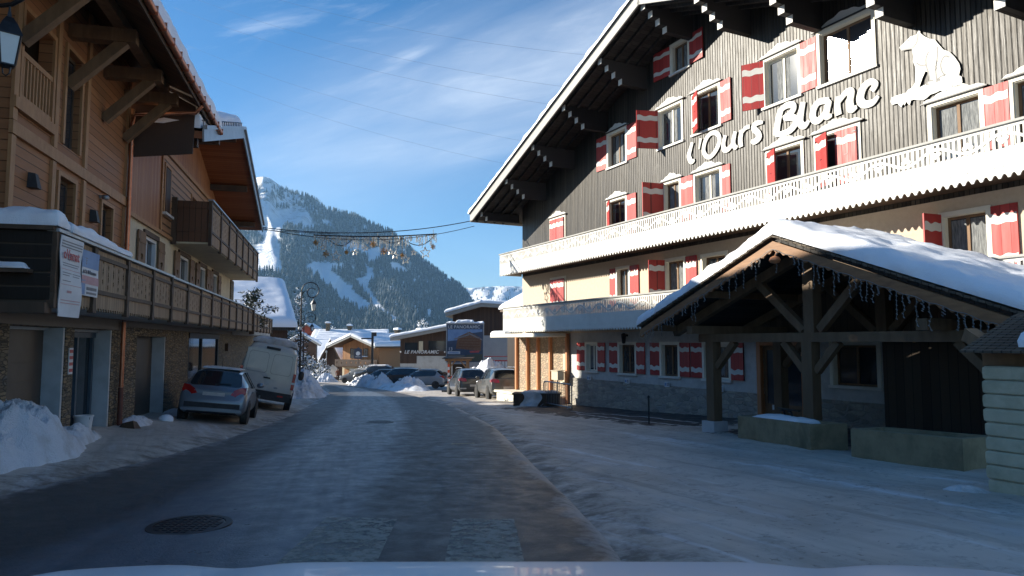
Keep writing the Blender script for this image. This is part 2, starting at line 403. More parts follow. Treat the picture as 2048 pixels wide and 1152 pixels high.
MT['shingle'] = planks('wooden_shingles', (0.075, 0.060, 0.045), (0.14, 0.115, 0.085), 'x', 0.11, 0.85, 0.1)
MT['glass'] = glassmat('window_glass')
MT['glass_sun'] = glassmat('old_window_glass', (0.03, 0.03, 0.035), 0.10, 1.0)
MT['car_glass'] = glassmat('car_glass', (0.012, 0.015, 0.018), 0.05)
MT['frosted'] = mat('frosted_lamp_glass', (0.62, 0.66, 0.66), (0.55, 0.60, 0.60), 4, 0.35)
MT['curtain'] = mat('net_curtain', (0.26, 0.27, 0.27), (0.07, 0.075, 0.08), 9, 0.9, stretch=(5, 1, 0.5))
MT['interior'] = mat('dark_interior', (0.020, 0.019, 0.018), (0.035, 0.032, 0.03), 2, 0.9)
MT['rubber'] = mat('tyre_rubber', (0.018, 0.018, 0.018), (0.03, 0.03, 0.03), 10, 0.85, grime=(0.10, 0.09, 0.08))
MT['plastic'] = mat('black_plastic', (0.022, 0.023, 0.025), (0.035, 0.036, 0.038), 7, 0.55)
MT['rim'] = mat('alloy_rim', (0.42, 0.43, 0.45), (0.30, 0.31, 0.33), 8, 0.35, 0.6)
MT['tail_red'] = mat('red_tail_lamp', (0.42, 0.012, 0.012), (0.30, 0.01, 0.01), 5, 0.12, coat=0.6)
MT['lamp_clear'] = mat('clear_lamp', (0.60, 0.62, 0.64), (0.45, 0.47, 0.5), 9, 0.15, coat=0.5)
MT['plate'] = mat('number_plate', (0.50, 0.48, 0.46), (0.42, 0.40, 0.38), 9, 0.5)
def paint(name, c, dirt=0.25, metal=0.3):
    return mat(name, c, tuple(k * 0.88 for k in c), 2.0, 0.28, metal, coat=0.6, grime=tuple(k * (1 - dirt) + 0.22 * dirt for k in c), grime_scale=1.6)
MT['car_silver'] = paint('silver_blue_paint', (0.20, 0.235, 0.275), 0.3, 0.45)
MT['car_white'] = paint('white_van_paint', (0.52, 0.51, 0.48), 0.35, 0.0)
MT['car_hood'] = mat('white_bonnet_paint', (0.76, 0.77, 0.79), (0.72, 0.73, 0.75), 2, 0.32, 0.0, coat=0.25)
MT['car_grey'] = paint('dusty_grey_paint', (0.12, 0.12, 0.115), 0.6, 0.2)
MT['car_dark'] = paint('dark_grey_paint', (0.045, 0.05, 0.055), 0.4, 0.2)
MT['car_black'] = paint('black_car_paint', (0.022, 0.024, 0.028), 0.2, 0.2)
MT['car_pale'] = paint('pale_silver_paint', (0.26, 0.27, 0.28), 0.3, 0.2)
MT['gold'] = mat('gold_tinsel', (0.48, 0.28, 0.07), (0.36, 0.20, 0.05), 20, 0.35, 0.5)
MT['silver_tinsel'] = mat('white_tinsel', (0.75, 0.73, 0.66), (0.6, 0.58, 0.52), 20, 0.35, 0.2)
MT['white_cord'] = mat('white_light_cord', (0.19, 0.195, 0.19), (0.14, 0.145, 0.145), 20, 0.5)
MT['cable'] = mat('black_cable', (0.03, 0.03, 0.034), (0.02, 0.02, 0.022), 20, 0.6)
MT['orange_plastic'] = mat('orange_barrier_plastic', (0.60, 0.09, 0.03), (0.50, 0.07, 0.025), 6, 0.5)
MT['sign_white'] = mat('white_sign_board', (0.66, 0.67, 0.68), (0.58, 0.59, 0.61), 3, 0.5)
MT['sign_red'] = mat('red_print', (0.46, 0.07, 0.07), (0.52, 0.12, 0.12), 5, 0.6)
MT['sign_pink'] = mat('faded_pink_print', (0.55, 0.33, 0.33), (0.50, 0.26, 0.27), 7, 0.6)
MT['sign_blue'] = mat('blue_print', (0.16, 0.26, 0.45), (0.24, 0.36, 0.55), 2, 0.6)
MT['sign_dark'] = mat('dark_print', (0.03, 0.04, 0.07), (0.05, 0.06, 0.09), 3, 0.5)
MT['sign_navy'] = mat('navy_print', (0.045, 0.07, 0.12), (0.07, 0.10, 0.16), 2, 0.5)
MT['sign_grey'] = mat('grey_print', (0.24, 0.24, 0.25), (0.18, 0.18, 0.19), 3, 0.6)
MT['sign_brown'] = mat('brown_print', (0.15, 0.075, 0.045), (0.24, 0.13, 0.08), 9, 0.6)
MT['bark'] = mat('bark', (0.07, 0.05, 0.035), (0.11, 0.08, 0.055), 6, 0.9, bmp=0.5)
MT['needle'] = mat('dark_needles', (0.018, 0.035, 0.022), (0.04, 0.055, 0.035), 4, 0.8)
MT['grey_panel'] = mat('grey_facade', (0.33, 0.34, 0.35), (0.29, 0.30, 0.31), 1.5, 0.85)
MT['soffit_brown'] = planks('brown_soffit_boards', (0.075, 0.045, 0.028), (0.12, 0.075, 0.045), 'x', 0.2, 0.65, 0.06)
MT['paint_line'] = None
# names used by local frames ------------------------------------------------
AH = math.radians(26.3612); AL = 0.24640
U0, D0, L0 = 31.3, 16.1, -5.7
LS = 0.84            # the left-hand houses were laid out at a larger scale
hu = (-math.sin(AH), math.cos(AH)); hn = (-math.cos(AH), -math.sin(AH))
lv = (-math.sin(AL), math.cos(AL)); ln = (math.cos(AL), math.sin(AL))
ROT_H = math.atan2(-hu[1], -hu[0]); ROT_L = math.atan2(lv[1], lv[0])
def HW(X, off, Z=0.0):
    uu = U0 - X; D = D0 - off
    return (uu * hu[0] - D * hn[0], uu * hu[1] - D * hn[1], Z)
def LW(X, off, Z=0.0):
    D = (L0 + off) * LS; X = X * LS
    return (X * lv[0] + D * ln[0], X * lv[1] + D * ln[1], EYE + (Z - EYE) * LS)
MT['old_timber'] = mat('old_brown_timber', (0.11, 0.072, 0.042), (0.165, 0.11, 0.065), 2.2, 0.7, bmp=0.3, stretch=(3, 3, 0.6))
MT['end_wood'] = planks('brown_end_boards', (0.105, 0.048, 0.026), (0.155, 0.075, 0.04), 'y', 0.2, 0.6, 0.06)
# ------------------------------------------------------------------ ground, road
def bank(x, y):
    d = ln[0] * x + ln[1] * y
    k = 0.115 + 0.075 * smooth(24, 28, y) * (1 - smooth(36, 42, y))
    f = (1 - smooth(42, 60, y)) * smooth(2, 9, y)
    t = max(0.0, min(2.9, -2.0 - d)); return k * t * t / (t + 0.35) * f
def base_z(x, y):
    yy = max(-30.0, y)
    z = -0.039 * min(yy, 130.0)
    if y > 130: z -= 0.026 * (min(y, 1500) - 130)
    return z
def gz(x, y): return base_z(x, y) + bank(x, y)
ROAD_L = [(-5.6, -25), (-5.75, 0), (-5.85, 7), (-6.04, 11.1), (-6.5, 15.8), (-7.7, 24.5), (-10.2, 36.8), (-13.7, 52.5), (-20.0, 73.6), (-28.5, 86), (-42, 97), (-70, 108)]
ROAD_R = [(1.2, -25), (1.15, 0), (0.95, 7), (0.56, 10.6), (0.1, 15), (-0.45, 20), (-2.2, 29.5), (-5.1, 40.1), (-8.9, 52.5), (-13.6, 65), (-21, 82), (-32, 98)]
def resample(poly, n):
    P = [Vector((a, b, 0)) for a, b in poly]; L = [0]
    for i in range(1, len(P)): L.append(L[-1] + (P[i] - P[i - 1]).length)
    out = []
    for k in range(n):
        t = L[-1] * k / (n - 1); i = 1
        while i < len(L) - 1 and L[i] < t: i += 1
        f = (t - L[i - 1]) / (L[i] - L[i - 1]); out.append(P[i - 1].lerp(P[i], f))
    for _ in range(6):
        out = [out[0]] + [(out[i - 1] + out[i] * 2 + out[i + 1]) / 4 for i in range(1, n - 1)] + [out[-1]]
    return out
NR = 260
rl = resample(ROAD_L, NR); rr_ = resample(ROAD_R, NR)
def interp_x(poly, y):
    for i in range(1, len(poly)):
        if poly[i][1] >= y:
            f = (y - poly[i - 1][1]) / (poly[i][1] - poly[i - 1][1]); return poly[i - 1][0] * (1 - f) + poly[i][0] * f
    return poly[-1][0]

def axis(lo, hi, step, far, n):
    a = list(np.arange(lo, hi + 1e-6, step)); g = []; s_ = step; v_ = lo
    for _ in range(n):
        s_ *= 1.35; v_ -= s_; g.append(v_)
    h = []; s_ = step; v_ = hi
    for _ in range(n):
        s_ *= 1.35; v_ += s_; h.append(v_)
    return g[::-1] + a + h
gx = axis(-16, 13, 0.25, 0, 26); gy = [v for v in axis(-4, 46, 0.25, 0, 27) if v > -230]
def ground_pt(x, y):
    z = gz(x, y)
    if -40 < x < 30 and -20 < y < 120:
        l_ = interp_x(ROAD_L, y); r_ = interp_x(ROAD_R, y)
        on = smooth(-0.5, 0.25, min(x - l_, r_ - x))            # 1 on the road: keep the sheet below the asphalt
        rough = 0.022 * nz(x, y, 3.0, 0.8, 3) + 0.014 * nz(x, y, 9.0, 3.0, 3)
        # ruts pressed into the packed snow of the forecourt, running with the street
        s1 = x * 0.90 + y * 0.44
        rough += 0.022 * math.sin(s1 * 5.2 + 1.5 * nz(x, y, 1.0, 0.25, 2)) * smooth(0.3, 2.0, x - r_)
        z += (rough + 0.035) * (1 - on) - 0.05 * on
    return z
gm = MB()
gm.add([(x, y, ground_pt(x, y)) for y in gy for x in gx],
       [(j * len(gx) + i, j * len(gx) + i + 1, (j + 1) * len(gx) + i + 1, (j + 1) * len(gx) + i) for j in range(len(gy) - 1) for i in range(len(gx) - 1)])
def mat_ground():
    m, t, bs = newmat('packed_dirty_snow')
    co = t.new('ShaderNodeTexCoord').outputs['Object']
    bare = t.new('ShaderNodeAttribute', attribute_name='bare').outputs['Fac']
    slush = t.new('ShaderNodeAttribute', attribute_name='slush').outputs['Fac']
    n1 = t.noise(co, 0.55, 7, 0.62, 0.4); n2 = t.noise(co, 2.6, 6, 0.65, 0.2); n3 = t.noise(co, 11, 5, 0.7)
    stre = t.noise(t.mapping(co, (1.7, 0.18, 1), (0, 0, R(26))), 1.3, 6, 0.62, 0.5)
    f = t.math('ADD', t.math('MULTIPLY', n1, 0.55), t.math('MULTIPLY', stre, 0.55))
    snow = t.mix(n2, (0.47, 0.42, 0.36, 1), (0.62, 0.565, 0.50, 1))
    snow = t.mix(t.ramp(f, 0.48, 0.74), snow, (0.31, 0.275, 0.235, 1))
    lane = t.noise(t.mapping(co, (1.5, 0.11, 1), (0, 0, R(26))), 1.3, 6, 0.66, 0.4)
    snow = t.mix(t.math('MULTIPLY', t.ramp(lane, 0.56, 0.68), 0.8), snow, (0.68, 0.69, 0.71, 1))
    snow = t.mix(t.math('MULTIPLY', t.ramp(lane, 0.44, 0.32), 0.6), snow, (0.24, 0.21, 0.18, 1))
    snow = t.mix(t.math('MULTIPLY', t.ramp(stre, 0.57, 0.68), 0.6), snow, (0.62, 0.62, 0.62, 1))
    snow = t.mix(t.ramp(t.math('ADD', n3, t.math('MULTIPLY', t.math('SUBTRACT', n1, 0.5), 0.35)), 0.62, 0.70), snow, (0.17, 0.15, 0.13, 1))
    snow = t.mix(t.math('MULTIPLY', t.ramp(t.math('ADD', t.math('MULTIPLY', n2, 0.6), t.math('MULTIPLY', n3, 0.5)), 0.57, 0.64), 0.5), snow, (0.29, 0.26, 0.225, 1))
    sl = t.math('MULTIPLY', slush, t.ramp(t.math('ADD', n2, t.math('MULTIPLY', n3, 0.4)), 0.5, 0.85))
    snow = t.mix(sl, snow, (0.15, 0.125, 0.10, 1))
    bf = t.ramp(t.math('ADD', bare, t.math('MULTIPLY', t.math('SUBTRACT', n2, 0.5), 1.5)), 0.42, 0.58)
    asp = t.mix(n3, (0.035, 0.034, 0.034, 1), (0.075, 0.07, 0.066, 1))
    t.l.new(t.mix(bf, snow, asp), bs.inputs['Base Color'])
    t.put(bs.inputs['Roughness'], t.ramp(n2, 0.3, 0.7, 0.45, 0.75)); bs.inputs['Specular IOR Level'].default_value = 0.35
    bump(t, bs, t.math('ADD', t.math('ADD', n2, t.math('MULTIPLY', n3, 0.6)), t.math('MULTIPLY', stre, 0.5)), 0.45, 0.025)
    return m
ground = gm.build('ground', mat_ground(), smooth=180); ground['kind'] = 'structure'
def inH(x, y):
    D = -(x * hn[0] + y * hn[1]); return U0 - (x * hu[0] + y * hu[1]), D0 - D
bare = []; slu = []
for (x, y, z) in gm.v:
    X, off = inH(x, y)
    b_ = smooth(4.2, 6, X) * (1 - smooth(15.0, 17.5, X)) * (1 - smooth(3.2, 5.2, off)) * smooth(-1, 0.3, off)
    b2 = smooth(17, 18, X) * (1 - smooth(24.5, 25.5, X)) * (1 - smooth(3.4, 4.6, off))
    r_ = interp_x(ROAD_R, max(-25, min(y, 97))); l_ = interp_x(ROAD_L, max(-25, min(y, 107)))
    bare.append(max(b_, b2) * 0.8)
    slu.append(1 - smooth(0.0, 0.9, max(x - r_, l_ - x)) if y < 100 else 0)
for nm, dat in (('bare', bare), ('slush', slu)):
    a = ground.data.attributes.new(nm, 'FLOAT', 'POINT'); a.data.foreach_set('value', dat)

NW = 36
rm = MB(); uvs = []
for i in range(NR):
    for j in range(NW + 1):
        u = j / NW; p = rl[i].lerp(rr_[i], u)
        rut = -0.012 * math.exp(-((u - 0.22) / 0.06) ** 2) - 0.012 * math.exp(-((u - 0.72) / 0.07) ** 2)
        z = gz(p.x, p.y) + 0.012 + 0.03 * (1 - (2 * u - 1) ** 2) + rut + 0.006 * nz(p.x, p.y, 0, 0.8)
        if j in (0, NW): z -= 0.07
        rm.v.append((p.x, p.y, z)); uvs.append(u)
for i in range(NR - 1):
    for j in range(NW):
        a = i * (NW + 1) + j; rm.f.append((a, a + 1, a + NW + 2, a + NW + 1)); rm.m.append(0)
def mat_road(worn_paint=False):
    m, t, bs = newmat('worn_road_paint' if worn_paint else 'wet_winter_asphalt')
    co = t.new('ShaderNodeTexCoord').outputs['Object']
    n1 = t.noise(co, 0.6, 6, 0.6, 0.4); n2 = t.noise(co, 3.2, 6, 0.65, 0.3); n3 = t.noise(co, 42, 3, 0.7)
    n4 = t.noise(co, 9, 5, 0.7)
    asp = t.mix(n3, (0.020, 0.020, 0.021, 1), (0.092, 0.088, 0.083, 1))
    asp = t.mix(t.ramp(n1, 0.4, 0.7, 0, 0.6), asp, (0.028, 0.028, 0.030, 1))
    if worn_paint:
        w_ = t.ramp(t.math('ADD', t.math('MULTIPLY', n4, 0.7), t.math('MULTIPLY', n2, 0.5)), 0.44, 0.66)
        col = t.mix(n3, (0.22, 0.215, 0.18, 1), (0.40, 0.39, 0.33, 1)); t.put(bs.inputs['Alpha'], t.math('MULTIPLY', w_, 0.85)); bs.inputs['Roughness'].default_value = 0.6
    else:
        u = t.new('ShaderNodeAttribute', attribute_name='across').outputs['Fac']
        un = t.math('ADD', u, t.math('MULTIPLY', t.math('SUBTRACT', n1, 0.5), 0.16))
        un = t.math('ADD', un, t.math('MULTIPLY', t.math('SUBTRACT', n2, 0.5), 0.05))
        stre = t.noise(t.mapping(co, (2.6, 0.14, 1), (0, 0, R(12))), 1.6, 6, 0.65, 0.3)
        asp = t.mix(t.math('MULTIPLY', t.ramp(stre, 0.50, 0.68), 0.55), asp, (0.030, 0.029, 0.029, 1))
        ice = t.math('SUBTRACT', 1.0, t.math('DIVIDE', t.math('ABSOLUTE', t.math('SUBTRACT', un, 0.45)), 0.215), None, True)
        ice = t.ramp(ice, 0.02, 0.35)
        icef = t.math('MULTIPLY', ice, t.ramp(stre, 0.25, 0.6, 0.45, 1.0))
        col = t.mix(t.math('MULTIPLY', icef, 0.85), asp, (0.125, 0.142, 0.165, 1))  # packed ice and salt, with the sky's bluish sheen painted in
        ed = t.math('MINIMUM', un, t.math('SUBTRACT', 1.0, un))
        mud = t.math('MULTIPLY', t.ramp(ed, 0.24, 0.10), t.ramp(stre, 0.25, 0.65, 0.35, 1.0))
        col = t.mix(t.math('MULTIPLY', mud, 0.6), col, (0.098, 0.082, 0.066, 1))
        sf = t.ramp(t.math('ADD', ed, t.math('MULTIPLY', t.math('SUBTRACT', n4, 0.5), 0.10)), 0.052, 0.012)
        col = t.mix(sf, col, t.mix(n4, (0.24, 0.21, 0.18, 1), (0.42, 0.41, 0.40, 1)))
        t.put(bs.inputs['Roughness'], t.math('SUBTRACT', t.ramp(n2, 0.3, 0.75, 0.38, 0.70), t.math('MULTIPLY', icef, 0.14)))
    t.l.new(col, bs.inputs['Base Color']); bs.inputs['Specular IOR Level'].default_value = 0.4
    bump(t, bs, t.math('ADD', n3, t.math('MULTIPLY', n4, 0.8)), 0.5, 0.012)
    return m
road = rm.build('road', mat_road(), smooth=180); road['kind'] = 'structure'
a = road.data.attributes.new('across', 'FLOAT', 'POINT'); a.data.foreach_set('value', uvs)
def road_z(x, y):
    u = (x - interp_x(ROAD_L, y)) / (interp_x(ROAD_R, y) - interp_x(ROAD_L, y))
    return gz(x, y) + 0.012 + 0.03 * (1 - (2 * u - 1) ** 2) - 0.012 * math.exp(-((u - 0.22) / 0.06) ** 2) - 0.012 * math.exp(-((u - 0.72) / 0.07) ** 2) + 0.006 * nz(x, y, 0, 0.8)
def on_road(poly_pts, name, m, lab=None, lift=0.006, n=10):
    (x0, y0), (x1, y1), (x2, y2), (x3, y3) = poly_pts
    mb = MB()
    def fn(u, v):
        x = (x0 * (1 - u) + x1 * u) * (1 - v) + (x3 * (1 - u) + x2 * u) * v
        y = (y0 * (1 - u) + y1 * u) * (1 - v) + (y3 * (1 - u) + y2 * u) * v
        return (x, y, road_z(x, y) + lift)
    mb.grid(fn, n, n)
    o = mb.build(name, m, smooth=180); o['kind'] = 'structure'; return o
MT['paint_line'] = mat_road(True)
on_road([(-1.83, 5.3), (-1.05, 5.3), (-1.18, 7.35), (-1.9, 7.35)], 'crosswalk_stripe', MT['paint_line'])
on_road([(-0.52, 5.3), (0.12, 5.3), (0.02, 7.35), (-0.6, 7.35)], 'crosswalk_stripe', MT['paint_line'])
yl = mat('yellow_road_paint', (0.42, 0.34, 0.16), (0.2, 0.17, 0.1), 8, 0.6)
on_road([(-1.25, 14.6), (-0.78, 14.85), (-0.79, 14.93), (-1.26, 14.68)], 'road_marking', yl, n=4)
for (X0, o0, X1, o1) in ((10.6, 3.4, 16.6, 3.5), (8.9, 2.6, 15.6, 2.4)):
    mb = MB()
    a_ = HW(X0, o0); b_ = HW(X1, o1)
    mb.grid(lambda u, v: (a_[0] * (1 - u) + b_[0] * u + 0.09 * (v - .5) * 0.9, a_[1] * (1 - u) + b_[1] * u + 0.09 * (v - .5), ground_pt(a_[0] * (1 - u) + b_[0] * u, a_[1] * (1 - u) + b_[1] * u) + 0.012), 40, 1)
    o = mb.build('parking_line', mat('white_parking_paint', (0.62, 0.62, 0.60), (0.42, 0.42, 0.41), 6, 0.6)); o['kind'] = 'structure'
for (x, y, r, lab) in ((-3.15, 7.0, 0.36, 'large dark round manhole cover in the nearest part of the road'), (-3.82, 20.5, 0.36, 'small looking round manhole cover further up the icy road')):
    t_ = thing('manhole_cover', lab, 'manhole cover', (x, y, road_z(x, y)), 0, 'manhole covers in the road')
    mb = MB(); mb.lathe([(0.0, 0.004), (r * 0.9, 0.004), (r * 0.9, 0.012), (r * 0.86, 0.014), (0, 0.014)], n=32)
    for i in range(-4, 5):
        for j in range(-4, 5):
            if math.hypot(i, j) < 4.3: mb.box(i * 0.068 - .022, i * 0.068 + .022, j * 0.068 - .022, j * 0.068 + .022, 0.0142, 0.020)
    mb.build('lid', MT['iron'], t_)
    mb = MB(); mb.lathe([(r * 0.92, -0.02), (r * 0.92, 0.016), (r * 1.08, 0.016), (r * 1.1, -0.02)], n=32); mb.build('ring', MT['iron'], t_)
MB.org = Vector((0, 0, 0))

# ------------------------------------------------------------------ mountain and forest
PISTE= [[(-16.04, 5.62), (-15.51, 6.2), (-13.96, 6.07), (-13.01, 5.87), (-14.4, 5.6), (-13.49, 4.66), (-12.47, 3.64), (-11.56, 2.85), (-12.45, 2.73), (-13.35, 3.18), (-14.37, 4.18), (-15.16, 5.07), (-15.82, 5.4)], [(-11.72, 5.84), (-11.21, 5.79), (-11.14, 5.16), (-11.53, 4.46), (-11.12, 3.66), (-10.43, 2.75), (-9.56, 2.06), (-9.73, 1.83), (-10.88, 2.63), (-11.57, 3.66), (-12.15, 4.45), (-12.49, 5.02), (-11.59, 5.15)], [(-21.84, 9.12), (-19.81, 10.67), (-18.85, 10.51), (-18.95, 10.06), (-16.99, 9.17), (-17.42, 8.93), (-18.28, 9.11), (-18.69, 8.42), (-18.67, 7.54), (-18.41, 5.55), (-19.36, 5.74), (-20.2, 5.82), (-20.44, 7.02), (-19.53, 7.94), (-19.96, 8.36)], [(-15.14, 9.7), (-14.36, 9.29), (-15.57, 9.12)], [(-11.86, 7.44), (-10.84, 7.58), (-10.82, 6.66), (-11.5, 6.3)], [(-9.79, 6.45), (-9.22, 6.35), (-8.75, 5.66), (-9.67, 5.76)], [(-18.95, 10.06), (-17.02, 10.5), (-16.58, 10.19), (-16.12, 8.99), (-17.65, 9.36)], [(-13.22, 7.97), (-12.2, 7.77), (-12.08, 7.09), (-13.76, 7.27)]]
SKYL= [(-24.92, 8.53), (-22.89, 10.35), (-21.16, 11.91), (-20.41, 12.61), (-19.86, 12.73), (-19.38, 12.65), (-18.74, 12.24), (-17.94, 11.68), (-16.61, 11.45), (-15.52, 10.97), (-15.17, 10.56), (-12.94, 10.15), (-11.42, 9.45), (-9.82, 8.86), (-8.68, 7.88), (-7.49, 6.85), (-5.74, 5.57), (-4.1, 4.56), (-3.28, 3.38), (-2.0, 1.83), (-0.57, -0.2)]
FAR= [(-6.69, 3.04), (-5.07, 4.07), (-3.85, 4.52), (-2.63, 4.61), (-0.99, 4.7), (0.66, 4.66), (3.12, 4.49), (7.18, 3.85)]
def grow(poly, k):
    cx_ = sum(a for a, b in poly) / len(poly); cy_ = sum(b for a, b in poly) / len(poly); return [(cx_ + (a - cx_) * k, cy_ + (b - cy_) * (1 + (k - 1) * .4)) for a, b in poly]
PISTE = [grow(q, 1.3) for q in PISTE]
def sky_el(tab, az):
    if az <= tab[0][0]: return tab[0][1] + (az - tab[0][0]) * 0.25
    for i in range(1, len(tab)):
        if az <= tab[i][0]:
            f = (az - tab[i - 1][0]) / (tab[i][0] - tab[i - 1][0]); return tab[i - 1][1] * (1 - f) + tab[i][1] * f
    return tab[-1][1] + (az - tab[-1][0]) * (tab[-1][1] - tab[-2][1]) / (tab[-1][0] - tab[-2][0])
E0 = -1.6
def mtn(az, s_):
    """point of the main mountain: azimuth in degrees, s from the foot (0) to the crest (1) and over it (>1)"""
    top = max(sky_el(SKYL, az), E0 - 1.5)
    r = 1450 + 2100 * s_ + 260 * nz(az * 0.22, s_ * 2.2, 0.7, 1.0, 4) * (0.25 + min(s_, 1)) * (1 - 0.0)
    if s_ <= 1: el = E0 + (top - E0) * s_ + 0.10 * nz(az, s_ * 5, 2, 0.9, 3) * s_ * (1 - s_) * 4
    else: el = top - (s_ - 1) * 14
    el = max(el, -1.65)
    a = R(az); z = EYE + r * math.tan(R(el)); return (r * math.sin(a), r * math.cos(a), z), el
AZ0, AZ1 = -46, 1.5
NA, NS = 360, 150
vs = []; fs = []
for j in range(NS + 1):
    for i in range(NA + 1):
        vs.append(mtn(AZ0 + (AZ1 - AZ0) * i / NA, 1.25 * j / NS)[0])
mm = MB(); mm.add(vs, [(j * (NA + 1) + i, j * (NA + 1) + i + 1, (j + 1) * (NA + 1) + i + 1, (j + 1) * (NA + 1) + i) for j in range(NS) for i in range(NA)])
def mat_mountain():
    m, t, bs = newmat('snow_and_rock')
    g = t.new('ShaderNodeNewGeometry'); co = g.outputs['Position']
    n = t.noise(co, 0.012, 8, 0.65, 0.4); n2 = t.noise(t.mapping(co, (1, 1, 0.35)), 0.05, 6, 0.7, 0.3)
    sp = t.new('ShaderNodeSeparateXYZ', {0: co})
    high = t.ramp(sp.outputs[2], 480, 640)
    f = t.math('MULTIPLY', t.ramp(t.math('ADD', t.math('MULTIPLY', n, 0.5), t.math('MULTIPLY', n2, 0.5)), 0.50, 0.58), high)
    wd = t.new('ShaderNodeAttribute', attribute_name='wooded').outputs['Fac']
    base = t.mix(t.math('MULTIPLY', wd, t.ramp(n2, 0.30, 0.55, 0.55, 1.0)), (0.84, 0.86, 0.90, 1), (0.13, 0.15, 0.15, 1))  # undergrowth and shade between the firs darkened into the snow colour
    t.l.new(t.mix(f, base, (0.16, 0.15, 0.14, 1)), bs.inputs['Base Color'])
    bs.inputs['Roughness'].default_value = 0.8
    bump(t, bs, t.math('ADD', n, n2), 0.8, 20.0)
    return m
mo = mm.build('mountain', mat_mountain(), smooth=180); mo['kind'] = 'structure'
wd_ = []
for j in range(NS + 1):
    for i in range(NA + 1):
        az = AZ0 + (AZ1 - AZ0) * i / NA; el = mtn(az, 1.25 * j / NS)[1]; jj = 0.12 * nz(az * 3, el * 3, 1, 1.0, 3)
        a_ = any(inside(p_, (az + jj, el + jj)) for p_ in PISTE)
        hi_ = smooth(9.0, 11.2, el) * (1 - smooth(-17.5, -15.5, az))
        wd_.append(0.0 if a_ or el > 11.9 else (1 - hi_) * (0.0 if nz(az * 1.1, el * 1.7, 5, 1.0, 4) > 0.42 else 0.9))
at_ = mo.data.attributes.new('wooded', 'FLOAT', 'POINT'); at_.data.foreach_set('value', wd_)
# far snowy ridge behind the shoulder
vs = []; NA2, NS2 = 90, 26
def far_pt(az, s_):
    top = sky_el(FAR, az); r = 4300 + 1500 * s_ + 250 * nz(az * .5, s_ * 4, 9, 1, 4); el = -0.8 + (top + 0.8) * min(s_, 1) - max(0, s_ - 1) * 6 + .05 * nz(az, s_ * 6, 4, 2, 3)
    return (r * math.sin(R(az)), r * math.cos(R(az)), EYE + r * math.tan(R(el)))
for j in range(NS2 + 1):
    for i in range(NA2 + 1): vs.append(far_pt(-9 + 34 * i / NA2, 1.2 * j / NS2))
fm = MB(); fm.add(vs, [(j * (NA2 + 1) + i, j * (NA2 + 1) + i + 1, (j + 1) * (NA2 + 1) + i + 1, (j + 1) * (NA2 + 1) + i) for j in range(NS2) for i in range(NA2)])
fh = fm.build('far_hills', mat_mountain(), smooth=180); fh['kind'] = 'structure'

def forest_mesh(pts, name, seedv):
    """many little three-tier firs in one mesh"""
    rng = np.random.default_rng(seedv); n = len(pts); P = np.array([p[0] for p in pts], float); Hh = np.array([p[1] for p in pts], float)
    K = 6; tiers = [(0.06, 0.20, 0.45), (0.32, 0.155, 0.70), (0.58, 0.105, 1.0)]
    vl = []; fl = []; per = 0
    ang = np.arange(K) * 2 * math.pi / K
    for (zb, rad, zt) in tiers:
        rj = 1 + 0.45 * (rng.random((n, K)) - 0.5); zj = zb + 0.07 * (rng.random((n, K)) - 0.5); rot = rng.random((n, 1)) * 6.28
        ring = np.stack([np.cos(ang + rot) * rad * rj * Hh[:, None], np.sin(ang + rot) * rad * rj * Hh[:, None], zj * Hh[:, None]], -1) + P[:, None, :]
        apex = P + np.stack([0 * Hh, 0 * Hh, zt * Hh], -1)
        vl.append(np.concatenate([ring, apex[:, None, :]], 1)); per += K + 1
    V = np.concatenate(vl, 1).reshape(-1, 3)
    F = []
    for t_ in range(3):
        b = t_ * (K + 1)
        for j in range(K): F.append((b + j, b + (j + 1) % K, b + K))
    F = np.array(F); A = (F[None] + (np.arange(n) * per)[:, None, None]).reshape(-1, 3)
    me = bpy.data.meshes.new(name); me.vertices.add(len(V)); me.vertices.foreach_set('co', V.ravel())
    me.loops.add(A.size); me.loops.foreach_set('vertex_index', A.ravel().astype(np.int32))
    me.polygons.add(len(A)); me.polygons.foreach_set('loop_start', np.arange(0, A.size, 3, dtype=np.int32)); me.polygons.foreach_set('loop_total', np.full(len(A), 3, np.int32))
    at = me.attributes.new('frost', 'FLOAT', 'POINT'); at.data.foreach_set('value', np.repeat(rng.random(n) ** 1.5, per))
    me.update(); me.validate(); return me
def mat_forest():
    m, t, bs = newmat('frosted_firs')
    fr = t.new('ShaderNodeAttribute', attribute_name='frost').outputs['Fac']
    g = t.new('ShaderNodeNewGeometry'); n = t.noise(g.outputs['Position'], 0.16, 4, 0.7); big = t.noise(g.outputs['Position'], 0.0035, 4, 0.6)
    up = t.new('ShaderNodeSeparateXYZ', {0: g.outputs['Normal']}).outputs[2]
    f = t.math('MULTIPLY', t.ramp(t.math('ADD', t.math('MULTIPLY', fr, 0.5), t.math('ADD', t.math('MULTIPLY', n, 0.6), t.math('MULTIPLY', big, 0.4))), 0.78, 1.2), 0.45)
    t.l.new(t.mix(f, t.mix(fr, (0.022, 0.032, 0.030, 1), (0.045, 0.055, 0.050, 1)), (0.55, 0.58, 0.62, 1)), bs.inputs['Base Color'])
    bs.inputs['Roughness'].default_value = 0.9; bs.inputs['Specular IOR Level'].default_value = 0.1
    return m
rng = random.Random(11)
pts = []
def in_piste(az, el):
    for p in PISTE:
        if inside(p, (az, el)): return True
    return False
i = 0
